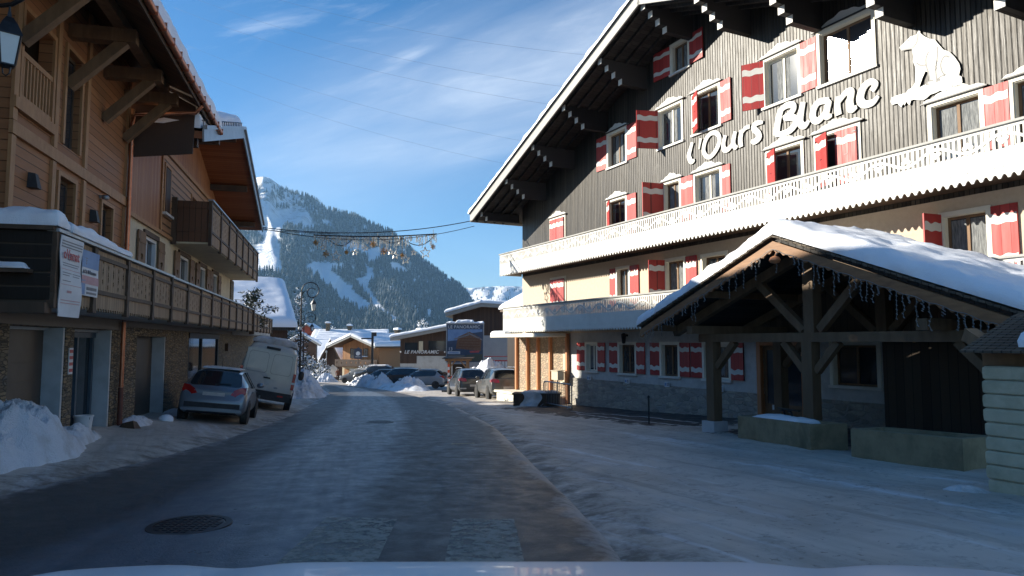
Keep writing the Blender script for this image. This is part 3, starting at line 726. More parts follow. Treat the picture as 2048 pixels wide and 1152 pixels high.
while len(pts) < 19000 and i < 80000:
    i += 1
    az = rng.uniform(-40, 0.5); s_ = rng.uniform(-0.02, 1.0) ** 0.93 if rng.random() > 0.03 else 1.0
    if isinstance(s_, complex): continue
    if az < -25 and rng.random() < 0.65: continue
    p, el = mtn(az, s_)
    j1 = 0.12 * nz(az * 3, el * 3, 1, 1.0, 3)
    if in_piste(az + j1, el + j1): continue
    gap = nz(az * 1.1, el * 1.7, 5, 1.0, 4)
    high = smooth(9.2, 11.5, el) * (1 - smooth(-17.5, -15.5, az))
    if rng.random() < high * (0.72 + 0.9 * gap): continue
    if el > 11.9: continue
    if gap > 0.42 and rng.random() < 0.75: continue
    if rng.random() < 0.12 + 0.1 * gap: continue
    pts.append(((p[0], p[1], p[2] - 1.0), rng.uniform(15, 31) * (0.8 if s_ > 0.97 else 1.0)))
fo = bpy.data.objects.new('forest', forest_mesh(pts, 'forest', 3)); COL.objects.link(fo); fo.data.materials.append(mat_forest())
fo['kind'] = 'stuff'; fo['label'] = 'frosted fir forest covering the mountainside'; fo['category'] = 'forest'
pts = []
for _ in range(1500):
    az = rng.uniform(-8, 24); s_ = rng.uniform(0.1, 0.98); p = far_pt(az, s_)
    if nz(az * .8, s_ * 5, 3, 1, 3) > -0.05 + 0.3 * s_: continue
    pts.append(((p[0], p[1], p[2]), rng.uniform(18, 34)))
fo2 = bpy.data.objects.new('forest', forest_mesh(pts, 'forest', 5)); COL.objects.link(fo2); fo2.data.materials.append(fo.data.materials[0])
fo2['kind'] = 'stuff'; fo2['label'] = 'scattered distant firs on the far snowy ridge'; fo2['category'] = 'forest'
# nearer wooded slope at the foot of the mountain, just behind the village roofs
pts = []
for _ in range(1500):
    az = rng.uniform(-34, 2); r = rng.uniform(420, 1400); el = -1.2
    if nz(az * .9, r * .01, 8, 1, 3) > 0.25: continue
    pts.append(((r * math.sin(R(az)), r * math.cos(R(az)), base_z(0, r * math.cos(R(az))) - 0.5), rng.uniform(11, 22)))
fo3 = bpy.data.objects.new('forest', forest_mesh(pts, 'forest', 8)); COL.objects.link(fo3); fo3.data.materials.append(fo.data.materials[0])
fo3['kind'] = 'stuff'; fo3['label'] = 'lower fir wood at the foot of the mountain behind the village roofs'; fo3['category'] = 'forest'
# air between here and the mountain
hb = MB(); hb.box(-4300, 3600, -300, 7300, -240, 900)
m, t, bs = newmat('valley_haze')
pv = t.new('ShaderNodeVolumePrincipled'); pv.inputs['Color'].default_value = (0.34, 0.64, 1.0, 1); pv.inputs["Density"].default_value = 0.000065; pv.inputs['Anisotropy'].default_value = 0.2
t.n.remove(bs); t.l.new(pv.outputs[0], t.n['Material Output'].inputs['Volume'])
HZ = hb.build('haze', m); HZ['kind'] = 'stuff'; HZ['label'] = 'thin blue haze filling the valley'; HZ['category'] = 'haze'
# ------------------------------------------------------------------ the hotel
HZB = -1.25
def hthing(name, label, cat, X, off, Z, group=None):
    """a thing whose own frame runs along the hotel front: x to the right, y into the building"""
    return thing(name, label, cat, HW(X, off, Z), ROT_H, group)
hotel = thing('hotel', 'large hotel with dark boarded gable, white fretwork balconies and red shutters', 'hotel', HW(0, 0, HZB), ROT_H, None, (0, 0, HZB))
APX, APZ, SL = 12.9, 12.95, 0.36
EV0, EV1 = -1.4, 27.2
def roof_u(X): return APZ - SL * abs(X - APX)
rect = lambda x0, x1, z0, z1: [(x0, z0), (x1, z0), (x1, z1), (x0, z1)]
# windows: x0, x1, z0, z1, left shutter (width, angle), right shutter (width, angle), pediment, kind
WIN = [
 (11.85, 12.70, 11.20, 12.20, (0.95, 176), (0.80, 176), False, 'plain', 'g'),
 (16.15, 17.38, 8.65, 10.05, (0.66, 150), (0.64, 178), True, 'mullion', 'g'),
 (18.15, 19.75, 8.65, 10.10, None, None, True, 'sun', 'g'),
 (7.75, 8.95, 8.68, 10.02, (0.80, 178), (0.72, 178), True, 'plain', 'g'),
 (11.05, 12.30, 8.65, 10.02, (0.82, 108), None, True, 'mullion', 'g'),
 (12.95, 14.15, 8.68, 10.02, (0.62, 26), (0.58, 176), True, 'plain', 'g'),
 (2.95, 4.20, 5.75, 7.25, (0.61, 2), (0.61, 2), True, 'plain', 'g'),
 (7.70, 8.90, 5.75, 7.25, (0.6, 25), (0.7, 178), True, 'plain', 'g'),
 (11.30, 12.12, 5.75, 7.25, (0.85, 98), (0.72, 178), True, 'plain', 'g'),
 (12.95, 14.14, 5.75, 7.22, None, (0.46, 178), True, 'mullion', 'g'),
 (16.20, 17.40, 5.75, 7.22, (0.6, 26), None, True, 'plain', 'g'),
 (17.95, 19.22, 5.75, 7.22, (0.62, 24), (0.62, 3), True, 'plain', 'g'),
 (21.20, 22.28, 5.75, 7.10, None, (0.60, 178), True, 'lace', 'g'),
 (22.98, 24.00, 5.75, 7.10, None, None, True, 'lace', 'g'),
 (2.95, 4.20, 3.00, 4.45, (0.61, 2), (0.61, 2), False, 'plain', 'p'),
 (8.28, 9.03, 3.00, 4.45, (0.48, 178), (0.66, 178), False, 'plain', 'p'),
 (11.30, 12.28, 3.00, 4.45, (0.62, 104), (0.66, 178), False, 'lace', 'p'),
 (13.24, 14.30, 3.00, 4.40, None, None, False, 'plain', 'p'),
 (21.35, 22.30, 3.00, 4.45, (0.55, 96), (0.62, 178), False, 'lace', 'p'),
 (23.2, 24.2, 3.00, 4.45, None, None, False, 'lace', 'p'),
 (5.95, 6.72, 0.36, 1.48, (0.70, 178), (0.64, 178), False, 'mullion', 'f'),
 (8.36, 9.38, 0.36, 1.48, (0.64, 178), (0.62, 178), False, 'plain', 'f'),
 (10.98, 11.88, 0.36, 1.48, (0.62, 178), (0.62, 178), False, 'plain', 'f'),
 (13.22, 14.34, 0.36, 1.48, (0.62, 178), (0.64, 178), False, 'mullion', 'f'),
 (18.22, 19.52, 0.42, 1.50, None, None, False, 'plain', 'f'),
]
gw = MB(); gw.plate([(0, 4.85), (25.8, 4.85), (25.8, roof_u(25.8) + .05), (APX, APZ + .05), (0, roof_u(0) + .05)], [rect(*w_[:4]) for w_ in WIN if w_[8] == 'g'], 0, 0.24)
gw.build('gable_wall', MT['gable_wood'], hotel)
pw = MB(); pw.plate(rect(0, 25.8, 1.96, 4.85), [rect(*w_[:4]) for w_ in WIN if w_[8] == 'p'], 0.003, 0.24)
pw.build('rendered_wall', MT['plaster_beige'], hotel)
fw = MB(); fw.plate([(4.62, 0.02), (15.75, 0.02), (15.75, 1.46), (17.25, 1.46), (17.25, 0.02), (25.8, 0.02), (25.8, 1.96), (4.62, 1.96)], [rect(*w_[:4]) for w_ in WIN if w_[8] == 'f'], 0.006, 0.24)
fw.build('ground_floor_wall', MT['plaster_grey'], hotel)
sb = MB(); sb.box(4.62, 15.6, -0.06, 0.2, -2.4, 0.02); sb.box(17.4, 25.8, -0.06, 0.2, -2.4, 0.02); sb.build('stone_base', MT['stone_ashlar'], hotel)
bd = MB(); bd.box(0, 0.24, 0.245, 12, -2.4, roof_u(0) - .02); bd.box(25.56, 25.8, 0.245, 12, -2.4, roof_u(25.8) - .02); bd.box(0.24, 25.56, 11.76, 12, -2.4, 7.9)
bd.build('side_wall', MT['plaster_beige'], hotel)
# ground floor porch wing with pilasters at the far end
pg = MB(); pg.box(-0.55, 4.60, -0.02, 0.22, -2.4, 1.96); pg.box(-0.55, -0.33, 0.221, 6, -2.4, 1.96); pg.build('porch_wall', MT['stone_warm'], hotel)
for x in (-0.47, 0.72, 1.78, 2.98, 4.50):
    p_ = MB(); p_.box(x - .07, x + .07, -0.16, -0.022, -1.6, 1.94); p_.build('pilaster', MT['orange_wood'], hotel)
lg = MB(); lg.box(-0.9, 4.2, -1.0, -0.02, -1.35, -0.92); lg.box(-1.0, 4.3, -1.1, -0.02, -0.92, -0.82); lg.build('terrace_ledge', MT['cream_paint'], hotel)
# arched stone-edged doorway at right of the pilasters
ar = MB(); ar.box(4.02, 4.40, -0.035, -0.021, -0.2, 1.25); ar.build('porch_recess', MT['plaster_beige'], hotel)
ar = MB(); ar.box(3.95, 4.45, -0.14, -0.022, -0.30, -0.2); ar.build('porch_sill', MT['cream_paint'], hotel)
def wave_band(mb, x0, x1, zc, h, y, mi, fn=None):
    n = 14; up = []; dn = []
    for i in range(n + 1):
        u = i / n; x = x0 + (x1 - x0) * u; wv = 0.022 * math.sin(u * math.pi * 4) + 0.012 * math.cos(u * 7)
        up.append((x, zc + h / 2 + wv)); dn.append((x, zc - h / 2 + 0.6 * wv))
    v = []; 
    for (a_, b_) in zip(dn, up): v += [(a_[0], y, a_[1]), (b_[0], y, b_[1])]
    f = [(2 * i, 2 * i + 2, 2 * i + 3, 2 * i + 1) for i in range(n)]
    st = len(mb.v); mb.add(v, f, mi); return st
def shutter(parent, xh, side, wd, z0, z1, ang):
    """side -1: hinged at its right edge and swinging left when open; built closed, then turned about the hinge"""
    mb = MB(); s_ = side
    a_, b_ = sorted((0.0, s_ * wd))
    mb.box(a_, b_, -0.045, -0.008, z0, z1, 0)
    for f_ in (0.22, 0.80):
        zc = z0 + (z1 - z0) * f_; h = 0.17 * (z1 - z0) / 1.3
        wave_band(mb, a_ + .012, b_ - .012, zc, h, -0.049, 1)
        i0 = len(mb.v); wave_band(mb, b_ - .012, a_ + .012, zc, h, -0.004, 1)
    for f_ in (0.52,): mb.box((a_ + b_) / 2 - .05, (a_ + b_) / 2 + .05, -0.052, -0.0455, z0 + (z1 - z0) * f_, z0 + (z1 - z0) * f_ + .018, 2)
    for f_ in (0.13, 0.9): mb.box(min(0, s_ * .1), max(0, s_ * .1), -0.056, -0.0455, z0 + (z1 - z0) * f_, z0 + (z1 - z0) * f_ + .03, 2)
    M_ = Matrix.Translation((xh, -0.036, 0)) @ Matrix.Rotation(R(-s_ * ang), 4, 'Z')
    mb.xform(M_); mb.build('shutter', [MT['red_paint'], MT['white_paint'], MT['iron']], parent)
def hotel_window(x0, x1, z0, z1, ls, rs, ped, kind, fl):
    fr = MB(); c = 0.10
    wn = fr
    for (a_, b_, cc, d_) in ((x0 - c, x0, z0 - .0, z1 + c), (x1, x1 + c, z0 - .0, z1 + c), (x0, x1, z1, z1 + c)): fr.box(a_, b_, -0.034, -0.001, cc, d_, 0)
    # reveal lining
    fr.box(x0 + .001, x0 + .02, -0.001, 0.15, z0, z1, 0); fr.box(x1 - .02, x1 - .001, -0.001, 0.15, z0, z1, 0); fr.box(x0 + .02, x1 - .02, -0.001, 0.15, z1 - .02, z1 - .001, 0)
    fm_ = 1 if kind != 'mullion' else 0
    d0, d1 = 0.13, 0.175
    for (a_, b_, cc, d_) in ((x0 + .02, x0 + .08, z0, z1 - .02), (x1 - .08, x1 - .02, z0, z1 - .02), (x0 + .08, x1 - .08, z1 - .08, z1 - .02), (x0 + .08, x1 - .08, z0, z0 + .06)): fr.box(a_, b_, d0, d1, cc, d_, fm_)
    xm = (x0 + x1) / 2
    fr.box(xm - .035, xm + .035, d0 - .01, d1, z0 + .06, z1 - .08, fm_)
    win = fr.build('window', [MT['cream_paint'], MT['brown_wood']], hotel)
    gl = MB(); gl.box(x0 + .08, x1 - .08, 0.150, 0.156, z0 + .06, z1 - .08)
    g_, = [gl.build('pane', MT['glass_sun'] if kind == 'sun' else MT['glass'], win)]
    bk = MB(); bk.box(x0 + .01, x1 - .01, 0.6, 0.62, z0, z1); 
    if kind in ('lace', 'mullion') or (fl == 'g' and kind == 'plain' and ls and ls[1] > 90):
        cu = MB()
        def half(xa, xb, lift):
            n = 18
            def fn(u, v):
                x = xa + (xb - xa) * u; zl = z0 + .1 + lift * (0.5 + 0.5 * math.cos(u * 6.28 * 1.5)) * (z1 - z0)
                return (x, 0.1485 + 0.0015 * math.sin(u * 40), zl + (z1 - .1 - zl) * v)
            cu.grid(fn, n, 4)
        lf = 0.16 if kind == 'lace' else 0.05
        if kind == 'lace': half(x0 + .09, xm - .04, lf); half(xm + .04, x1 - .09, lf)
        else: half(xm - .28, xm - .045, lf); half(xm + .045, xm + .20, lf)
        cu.build('curtain', MT['curtain'], win)
    sl = MB(); sl.box(x0 - c - .03, x1 + c + .03, -0.07, 0.12, z0 - .075, z0 - .001); sl.build('sill', MT['white_paint'], win)
    if ped:
        a_, b_ = x0 - c - .10, x1 + c + .10; zt = z1 + c + .012; pts = [(b_, zt), ]
        pd = MB(); n = 30; out = [(a_, zt), (b_, zt)]
        for i in range(n, -1, -1):
            u = i / n; x = a_ + (b_ - a_) * u
            h = 0.055 + 0.17 * math.exp(-((u - .5) / .24) ** 2) + 0.018 * math.sin(u * 31)
            out.append((x, zt + .02 + h * min(1, u * 12, (1 - u) * 12)))
        pd.plate(out, [], -0.05, -0.002, 0); pd.box(a_ - .02, b_ + .02, -0.095, -0.0505, zt - .02, zt + .012, 1)
        pd.build('pediment', [MT['white_paint'], MT['black_paint']], win)
    if ls: shutter(win, x0 - (0.0 if ls[1] < 60 else 0.02), 1, ls[0], z0 + .01, z1 + (-.01 if ls[1] < 60 else .06), ls[1])
    if rs: shutter(win, x1 + (0.0 if rs[1] < 60 else 0.02), -1, rs[0], z0 + .01, z1 + (-.01 if rs[1] < 60 else .06), rs[1])
for w_ in WIN: hotel_window(*w_)
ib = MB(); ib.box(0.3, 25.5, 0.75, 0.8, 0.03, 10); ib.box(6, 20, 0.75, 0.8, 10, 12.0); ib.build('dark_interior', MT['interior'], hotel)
# entrance
ef = MB(); ef.box(15.6, 15.75, -0.12, 0.2, -1.6, 1.6); ef.box(17.25, 17.40, -0.12, 0.2, -1.6, 1.6); ef.box(15.75, 17.25, -0.11, 0.2, 1.46, 1.62)
dr = ef.build('entrance_door', MT['orange_wood'], hotel)
ef = MB()
for a_, b_ in ((15.77, 16.49), (16.51, 17.23)):
    ef.box(a_, b_, 0.02, 0.07, -1.5, -0.25); ef.box(a_, a_ + .1, 0.02, 0.07, -0.25, 1.45); ef.box(b_ - .1, b_, 0.02, 0.07, -0.25, 1.45); ef.box(a_ + .1, b_ - .1, 0.02, 0.07, 1.33, 1.45)
ef.build('door_leaf', MT['brown_wood'], dr)
ef = MB(); ef.box(15.86, 16.40, 0.04, 0.05, -0.25, 1.34); ef.box(16.60, 17.14, 0.04, 0.05, -0.25, 1.34); ef.build('pane', MT['glass'], dr)
ef = MB(); ef.box(16.05, 16.2, 0.012, 0.019, -0.42, -0.28, 0); ef.box(16.24, 16.42, 0.012, 0.019, -0.40, -0.31, 1); ef.build('door_sticker', [MT['sign_white'], MT['sign_red']], dr)
# roof
rf = MB(); yb = 12.6; th = 0.30; FO = -2.2
def rz(X, k=0): return roof_u(X) + th + k
rf.slab([(EV0, FO, rz(EV0)), (APX, FO, rz(APX)), (APX, yb, rz(APX)), (EV0, yb, rz(EV0))], th)
rf.slab([(APX, FO, rz(APX)), (EV1, FO, rz(EV1)), (EV1, yb, rz(EV1)), (APX, yb, rz(APX))], th)
roof = rf.build('roof', MT['soffit_dark'], hotel)
vb = MB()
for (xa, xb) in ((EV0 - .04, APX), (APX, EV1 + .04)):
    a_ = (xa, FO - .035, roof_u(xa) + .13); b_ = (xb, FO - .035, roof_u(xb) + .13); vb.beam(a_, b_, 0.06, 0.46)
vb.box(EV0 - .08, EV0 - .005, FO - .06, yb, roof_u(EV0) - .10, roof_u(EV0) + .34)
vb.build('bargeboard', MT['grey_board'], roof)
sn = MB()
sn.snow([(EV0 - .12, FO - .16, rz(EV0)), (APX, FO - .16, rz(APX)), (APX, yb, rz(APX)), (EV0 - .12, yb, rz(EV0))], 0.30, 60, 30, 1, keep=(1, 0, 1, 1), lump=.03, rnd=.3)
sn.snow([(APX, FO - .16, rz(APX)), (EV1 + .12, FO - .16, rz(EV1)), (EV1 + .12, yb, rz(EV1)), (APX, yb, rz(APX))], 0.30, 60, 30, 2, keep=(1, 1, 1, 0), lump=.03, rnd=.3)
sn.build('roof_snow', MT['snow'], roof, smooth=60)
# stepped corbels under each purlin, with white-painted ends
for k in range(-5, 6):
    x = APX + k * 2.63
    if x < 0.2 or x > 26: 
        if k in (-5, 5): x = -0.55 if k < 0 else 26.3
    cb = MB(); zt = roof_u(x) - (0.0 if k else 0.02)
    if abs(k) == 5:
        offs = (2.02, 1.75)
    else: offs = (2.06, 1.76, 1.46, 1.16)
    for q, o_ in enumerate(offs):
        h = 0.21; z1 = zt - 0.03 - q * h; cb.box(x - .105, x + .105, -o_, 0.05 - q * .003, z1 - h + .002, z1, 0)
        cb.box(x - .107, x + .107, -o_ - .022, -o_ - .001, z1 - h, z1 + .001, 1)
    cb.build('purlin_bracket', [MT['soffit_dark'], MT['white_paint']], roof)
rb = MB()
for k in range(28):
    y = FO + .25 + k * 0.5
    if y > -0.15: break
    for (xa, xb) in ((EV0 + .05, APX - .06), (APX + .06, EV1 - .05)): rb.beam((xa, y, roof_u(xa) - .058), (xb, y, roof_u(xb) - .058), 0.09, 0.10)
rb.build('rafters', MT['soffit_dark'], roof)
# balconies with fretwork fronts
def fret_balcony(x0, x1, ztop, zbot, dep, nm):
    yf = -dep
    fl = MB(); fl.box(x0, x1, yf + .03, -0.002, zbot + .16, zbot + .30); bal = fl.build('balcony', MT['dark_wood'] if zbot > 4 else MT['plaster_beige'], hotel)
    mb = MB(); y0, y1 = yf - .018, yf + .012
    zlow = zbot + 0.56 * (ztop - zbot) * 0.93          # top of the solid apron
    # apron with scalloped lower edge
    n = int((x1 - x0) / 0.175); st = (x1 - x0) / n; out = [(x1, zlow), (x0, zlow)]; seg = 8
    out = []
    for i in range(n):
        for j in range(seg):
            u = j / seg; x = x0 + (i + u) * st
            out.append((x, zbot + (0.085 * math.sin(math.pi * min(1, max(0, (u - .18) / .64))) ** 0.6 if .18 < u < .82 else 0.0)))
    out.append((x1, zbot)); top = [(x1, zlow), (x0, zlow)]
    # build in short lengths so that the triangulation stays clean
    CH = 12
    for c0 in range(0, n, CH):
        c1 = min(n, c0 + CH); xs0 = x0 + c0 * st; xs1 = x0 + c1 * st
        seg_pts = [p for p in out[c0 * seg:c1 * seg]] + [(xs1, zbot)]
        holes = []
        for i in range(c0, c1):
            cxx = x0 + (i + .5) * st; zz = zbot + 0.235; r_ = 0.013
            holes.append([(cxx - r_, zz + r_), (cxx, zz - r_ * 1.6), (cxx + r_, zz + r_)])
        mb.plate(seg_pts + [(xs1, zlow), (xs0, zlow)], holes, y0, y1)
    # slats
    zt0 = ztop - 0.10; sw, gp = 0.056, 0.058; k = int((x1 - x0) / (sw + gp)); p_ = (x1 - x0) / k
    mb.box(x0, x1, y0 - .001, y1 + .001, zlow - .002, zlow + .03); mb.box(x0, x1, y0 - .001, y1 + .001, zt0, ztop - .03)
    for i in range(k): mb.box(x0 + i * p_, x0 + i * p_ + sw, y0, y1, zlow + .03, zt0)
    # undulating ribbon and hearts that close the slots
    hmid = (zlow + zt0) / 2; amp = (zt0 - zlow) * 0.27; per = 1.36; npt = int((x1 - x0) / 0.04)
    lo, hi = [], []
    for i in range(npt + 1):
        x = x0 + (x1 - x0) * i / npt; z = hmid + amp * math.sin(2 * math.pi * (x - x0) / per); hh = 0.034
        lo.append((x, z - hh)); hi.append((x, z + hh))
    v = []
    for a_, b_ in zip(lo, hi): v += [(a_[0], y0 - .006, a_[1]), (b_[0], y0 - .006, b_[1]), (a_[0], y1, a_[1]), (b_[0], y1, b_[1])]
    f = []
    for i in range(npt):
        q = 4 * i; f += [(q, q + 4, q + 5, q + 1), (q + 1, q + 5, q + 7, q + 3), (q, q + 2, q + 6, q + 4)]
    mb.add(v, f)
    nper = int((x1 - x0) / (per / 2))
    for i in range(nper):
        cxx = x0 + per * (0.25 + 0.5 * i); sg = -1 if i % 2 == 0 else 1; cz = hmid + sg * (-0.02) + sg * amp * 0.25
        heart = []
        for a_ in range(20):
            t_ = 2 * math.pi * a_ / 20; heart.append((cxx + 0.0075 * 16 * math.sin(t_) ** 3, cz + sg * -0.006 * (13 * math.cos(t_) - 5 * math.cos(2 * t_) - 2 * math.cos(3 * t_) - math.cos(4 * t_))))
        if not cxx > x1 - .15: mb.plate(heart, [], y0 - .008, y1 - .001)
    # short return at the ends
    for xe in (x0, x1 - .03): mb.box(xe, xe + .03, yf + .013, -0.003, zbot + .05, ztop - .03)
    mb.build('balustrade', MT['white_paint'], bal)
    rl_ = MB(); rl_.box(x0 - .03, x1 + .03, yf - .07, yf + .07, ztop - .03, ztop + .02); rl_.box(x0 - .03, x0 + .07, yf + .07, -0.003, ztop - .03, ztop + .02); rl_.build('handrail', MT['grey_board'], bal)
    for i in range(int((x1 - x0) / 1.45) + 1):
        ps = MB(); ps.box(x0 + .1 + i * 1.45, x0 + .15 + i * 1.45, yf + .013, yf + .06, zbot + .3, ztop - .03); ps.build('post', MT['iron'], bal)
    return bal
fret_balcony(-0.1, 25.9, 5.92, 4.82, 1.2, 'upper')
fret_balcony(0.28, 25.9, 3.24, 2.02, 1.2, 'lower')
cv = MB(); cv.box(-0.35, 4.5, -1.62, -0.01, 1.80, 1.955); cv.build('porch_canopy', MT['cream_paint'], hotel)
cs = MB(); cs.snow([(-0.37, -1.6, 1.957), (1.2, -1.6, 1.957), (1.2, -1.24, 1.957), (-0.37, -1.24, 1.957)], 0.16, 10, 6, 4, lump=.02, rnd=.15); cs.build('canopy_snow', MT['snow'], hotel, smooth=60)
wl = MB(); wl.lathe([(0.0, -0.22), (0.07, -0.2), (0.10, 0.1), (0.12, 0.12), (0.03, 0.2), (0, 0.2)], (8.9, -0.18, 1.72), 10); wl.box(8.86, 8.94, -0.12, 0, 1.78, 1.86); wl.build('wall_lantern', MT['iron'], hotel)
# room plates under the ground-floor windows
for x in (6.25, 8.95, 11.35, 14.0):
    mb = MB(); mb.box(x - .13, x + .13, -0.09, -0.061, -0.02, 0.16, 0); mb.box(x - .12, x - .03, -0.095, -0.0905, 0.02, 0.12, 1)
    for q in range(3): mb.box(x, x + .11, -0.095, -0.0905, 0.02 + q * .04, 0.038 + q * .04, 2)
    mb.build('parking_plate', [MT['sign_white'], MT['sign_blue'], MT['sign_dark']], hotel)
MB.org = Vector((0, 0, 0))
# lettering and emblem fixed to the boards
sgn = thing('hotel_sign', 'big white italic lettering L\'Ours Blanc across the dark boards', 'sign', HW(16.2, 0, 7.6), ROT_H, None, (16.2, 0, 7.6))
LET= [[(12.88, 8.42, 0.053), (12.76, 8.17, 0.068), (12.69, 7.98, 0.084), (12.81, 7.76, 0.076), (12.98, 7.78, 0.038)], [(13.3, 8.44, 0.053), (13.21, 8.09, 0.023)], [(13.81, 8.48, 0.061), (13.55, 8.33, 0.068), (13.43, 8.04, 0.068), (13.51, 7.82, 0.065), (13.73, 7.7, 0.061), (14.01, 7.85, 0.068), (14.19, 8.12, 0.068), (14.11, 8.38, 0.065), (13.81, 8.48, 0.061)], [(14.46, 8.24, 0.061), (14.37, 8.0, 0.068), (14.39, 7.8, 0.076), (14.57, 7.75, 0.068), (14.84, 7.91, 0.053)], [(14.9, 8.24, 0.061), (14.81, 7.92, 0.068), (14.88, 7.73, 0.061), (14.99, 7.76, 0.03)], [(15.18, 8.22, 0.068), (15.12, 7.95, 0.068), (15.13, 7.68, 0.068)], [(15.17, 8.12, 0.046), (15.35, 8.23, 0.053), (15.52, 8.23, 0.053)], [(16.05, 8.21, 0.038), (15.79, 8.25, 0.068), (15.67, 8.14, 0.076), (15.85, 7.94, 0.076), (15.89, 7.78, 0.076), (15.7, 7.71, 0.076), (15.56, 7.76, 0.038)], [(16.75, 8.4, 0.084), (16.63, 8.08, 0.091), (16.55, 7.68, 0.091)], [(16.66, 8.35, 0.061), (16.97, 8.45, 0.076), (17.21, 8.38, 0.076), (17.16, 8.21, 0.076), (16.83, 8.11, 0.053)], [(16.87, 8.08, 0.061), (17.21, 8.02, 0.076), (17.27, 7.83, 0.084), (16.99, 7.66, 0.076), (16.51, 7.69, 0.053)], [(17.56, 8.37, 0.068), (17.47, 8.08, 0.084), (17.43, 7.81, 0.091), (17.57, 7.67, 0.076), (17.74, 7.78, 0.038)], [(18.41, 8.15, 0.068), (18.07, 8.2, 0.076), (17.89, 8.02, 0.084), (17.88, 7.79, 0.084), (18.05, 7.69, 0.076), (18.33, 7.89, 0.068), (18.41, 8.12, 0.076), (18.33, 7.89, 0.084), (18.32, 7.72, 0.076), (18.49, 7.71, 0.038)], [(18.71, 8.16, 0.076), (18.67, 7.91, 0.076), (18.69, 7.65, 0.084)], [(18.71, 8.0, 0.053), (18.93, 8.18, 0.068), (19.11, 8.17, 0.076), (19.06, 7.92, 0.084), (19.09, 7.69, 0.084), (19.26, 7.71, 0.038)], [(19.7, 7.99, 0.068), (19.81, 8.13, 0.068), (19.66, 8.24, 0.068), (19.46, 8.14, 0.084), (19.36, 7.89, 0.091), (19.47, 7.71, 0.084), (19.71, 7.68, 0.068), (19.88, 7.8, 0.038)]]
def smooth_path(pts, n=5):
    P = [Vector(p) for p in pts]; out = []
    if len(P) == 2: return [tuple(P[0].lerp(P[1], i / 4)) for i in range(5)]
    closed = (P[0] - P[-1]).length < 1e-3
    for i in range(len(P) - 1):
        p0 = P[i - 1] if i > 0 else (P[-2] if closed else P[0]); p1, p2 = P[i], P[i + 1]; p3 = P[i + 2] if i + 2 < len(P) else (P[1] if closed else P[-1])
        for j in range(n):
            t_ = j / n
            out.append(tuple(0.5 * ((2 * p1) + (p2 - p0) * t_ + (2 * p0 - 5 * p1 + 4 * p2 - p3) * t_ * t_ + (3 * p1 - p0 - 3 * p2 + p3) * t_ ** 3)))
    out.append(tuple(P[-1])); return out
LSETS = [[0], [1], [2], [3, 4], [5, 6], [7], [8, 9, 10], [11], [12], [13, 14], [15]]
for q, st in enumerate(LSETS):
    mb = MB()
    for r_, k in enumerate(st):
        sp_ = smooth_path([(a_, b_, c_) for a_, b_, c_ in LET[k]], 6)
        P = [(a_, -0.032 - r_ * .003, b_) for a_, b_, c_ in sp_]; rad = [max(.022, c_ * 1.30) for a_, b_, c_ in sp_]
        mb.tube(P, rad, 16, 0, flat=(0, 1, 0))
        P2 = [(a_ + .004, -0.010 - r_ * .002, b_ - .006) for a_, b_, c_ in sp_]  # black copy behind each letter draws its dark edge and shadow
        mb.tube(P2, [x + .004 for x in rad], 12, 1, flat=(0, 1, 0))
    mb.build('letter', [MT['white_paint'], MT['black_paint']], sgn, smooth=50)
bear = thing('bear_emblem', 'white cut-out polar bear sitting on an ice ledge above the balcony', 'emblem', HW(21, 0, 7.3), ROT_H, None, (21, 0, 7.3))
BEAR= [(20.49, 8.83), (20.63, 8.9), (20.72, 8.95), (20.8, 8.99), (20.94, 8.97), (20.97, 9.01), (21.0, 9.07), (21.04, 9.04), (21.04, 8.97), (21.14, 8.85), (21.25, 8.75), (21.38, 8.68), (21.45, 8.55), (21.57, 8.36), (21.71, 8.25), (21.81, 8.1), (21.91, 7.9), (21.93, 7.77), (21.89, 7.63), (21.95, 7.58), (21.96, 7.46), (21.93, 7.39), (21.86, 7.37), (21.76, 7.4), (21.67, 7.39), (21.6, 7.36), (21.5, 7.38), (21.45, 7.42), (21.34, 7.4), (21.21, 7.4), (21.13, 7.35), (21.04, 7.32), (20.92, 7.36), (20.81, 7.41), (20.73, 7.41), (20.7, 7.31), (20.65, 7.35), (20.62, 7.42), (20.56, 7.34), (20.53, 7.4), (20.48, 7.32), (20.43, 7.38), (20.38, 7.45), (20.25, 7.45), (20.2, 7.54), (20.23, 7.64), (20.37, 7.65), (20.61, 7.64), (20.66, 7.69), (20.78, 7.72), (20.85, 7.81), (20.88, 8.07), (20.88, 8.19), (20.83, 8.34), (20.84, 8.49), (20.81, 8.68), (20.68, 8.71), (20.56, 8.72)]
BEARHOLE= [(21.12, 8.0), (21.18, 7.96), (21.21, 7.74), (21.1, 7.68), (20.95, 7.66), (21.04, 7.86)]
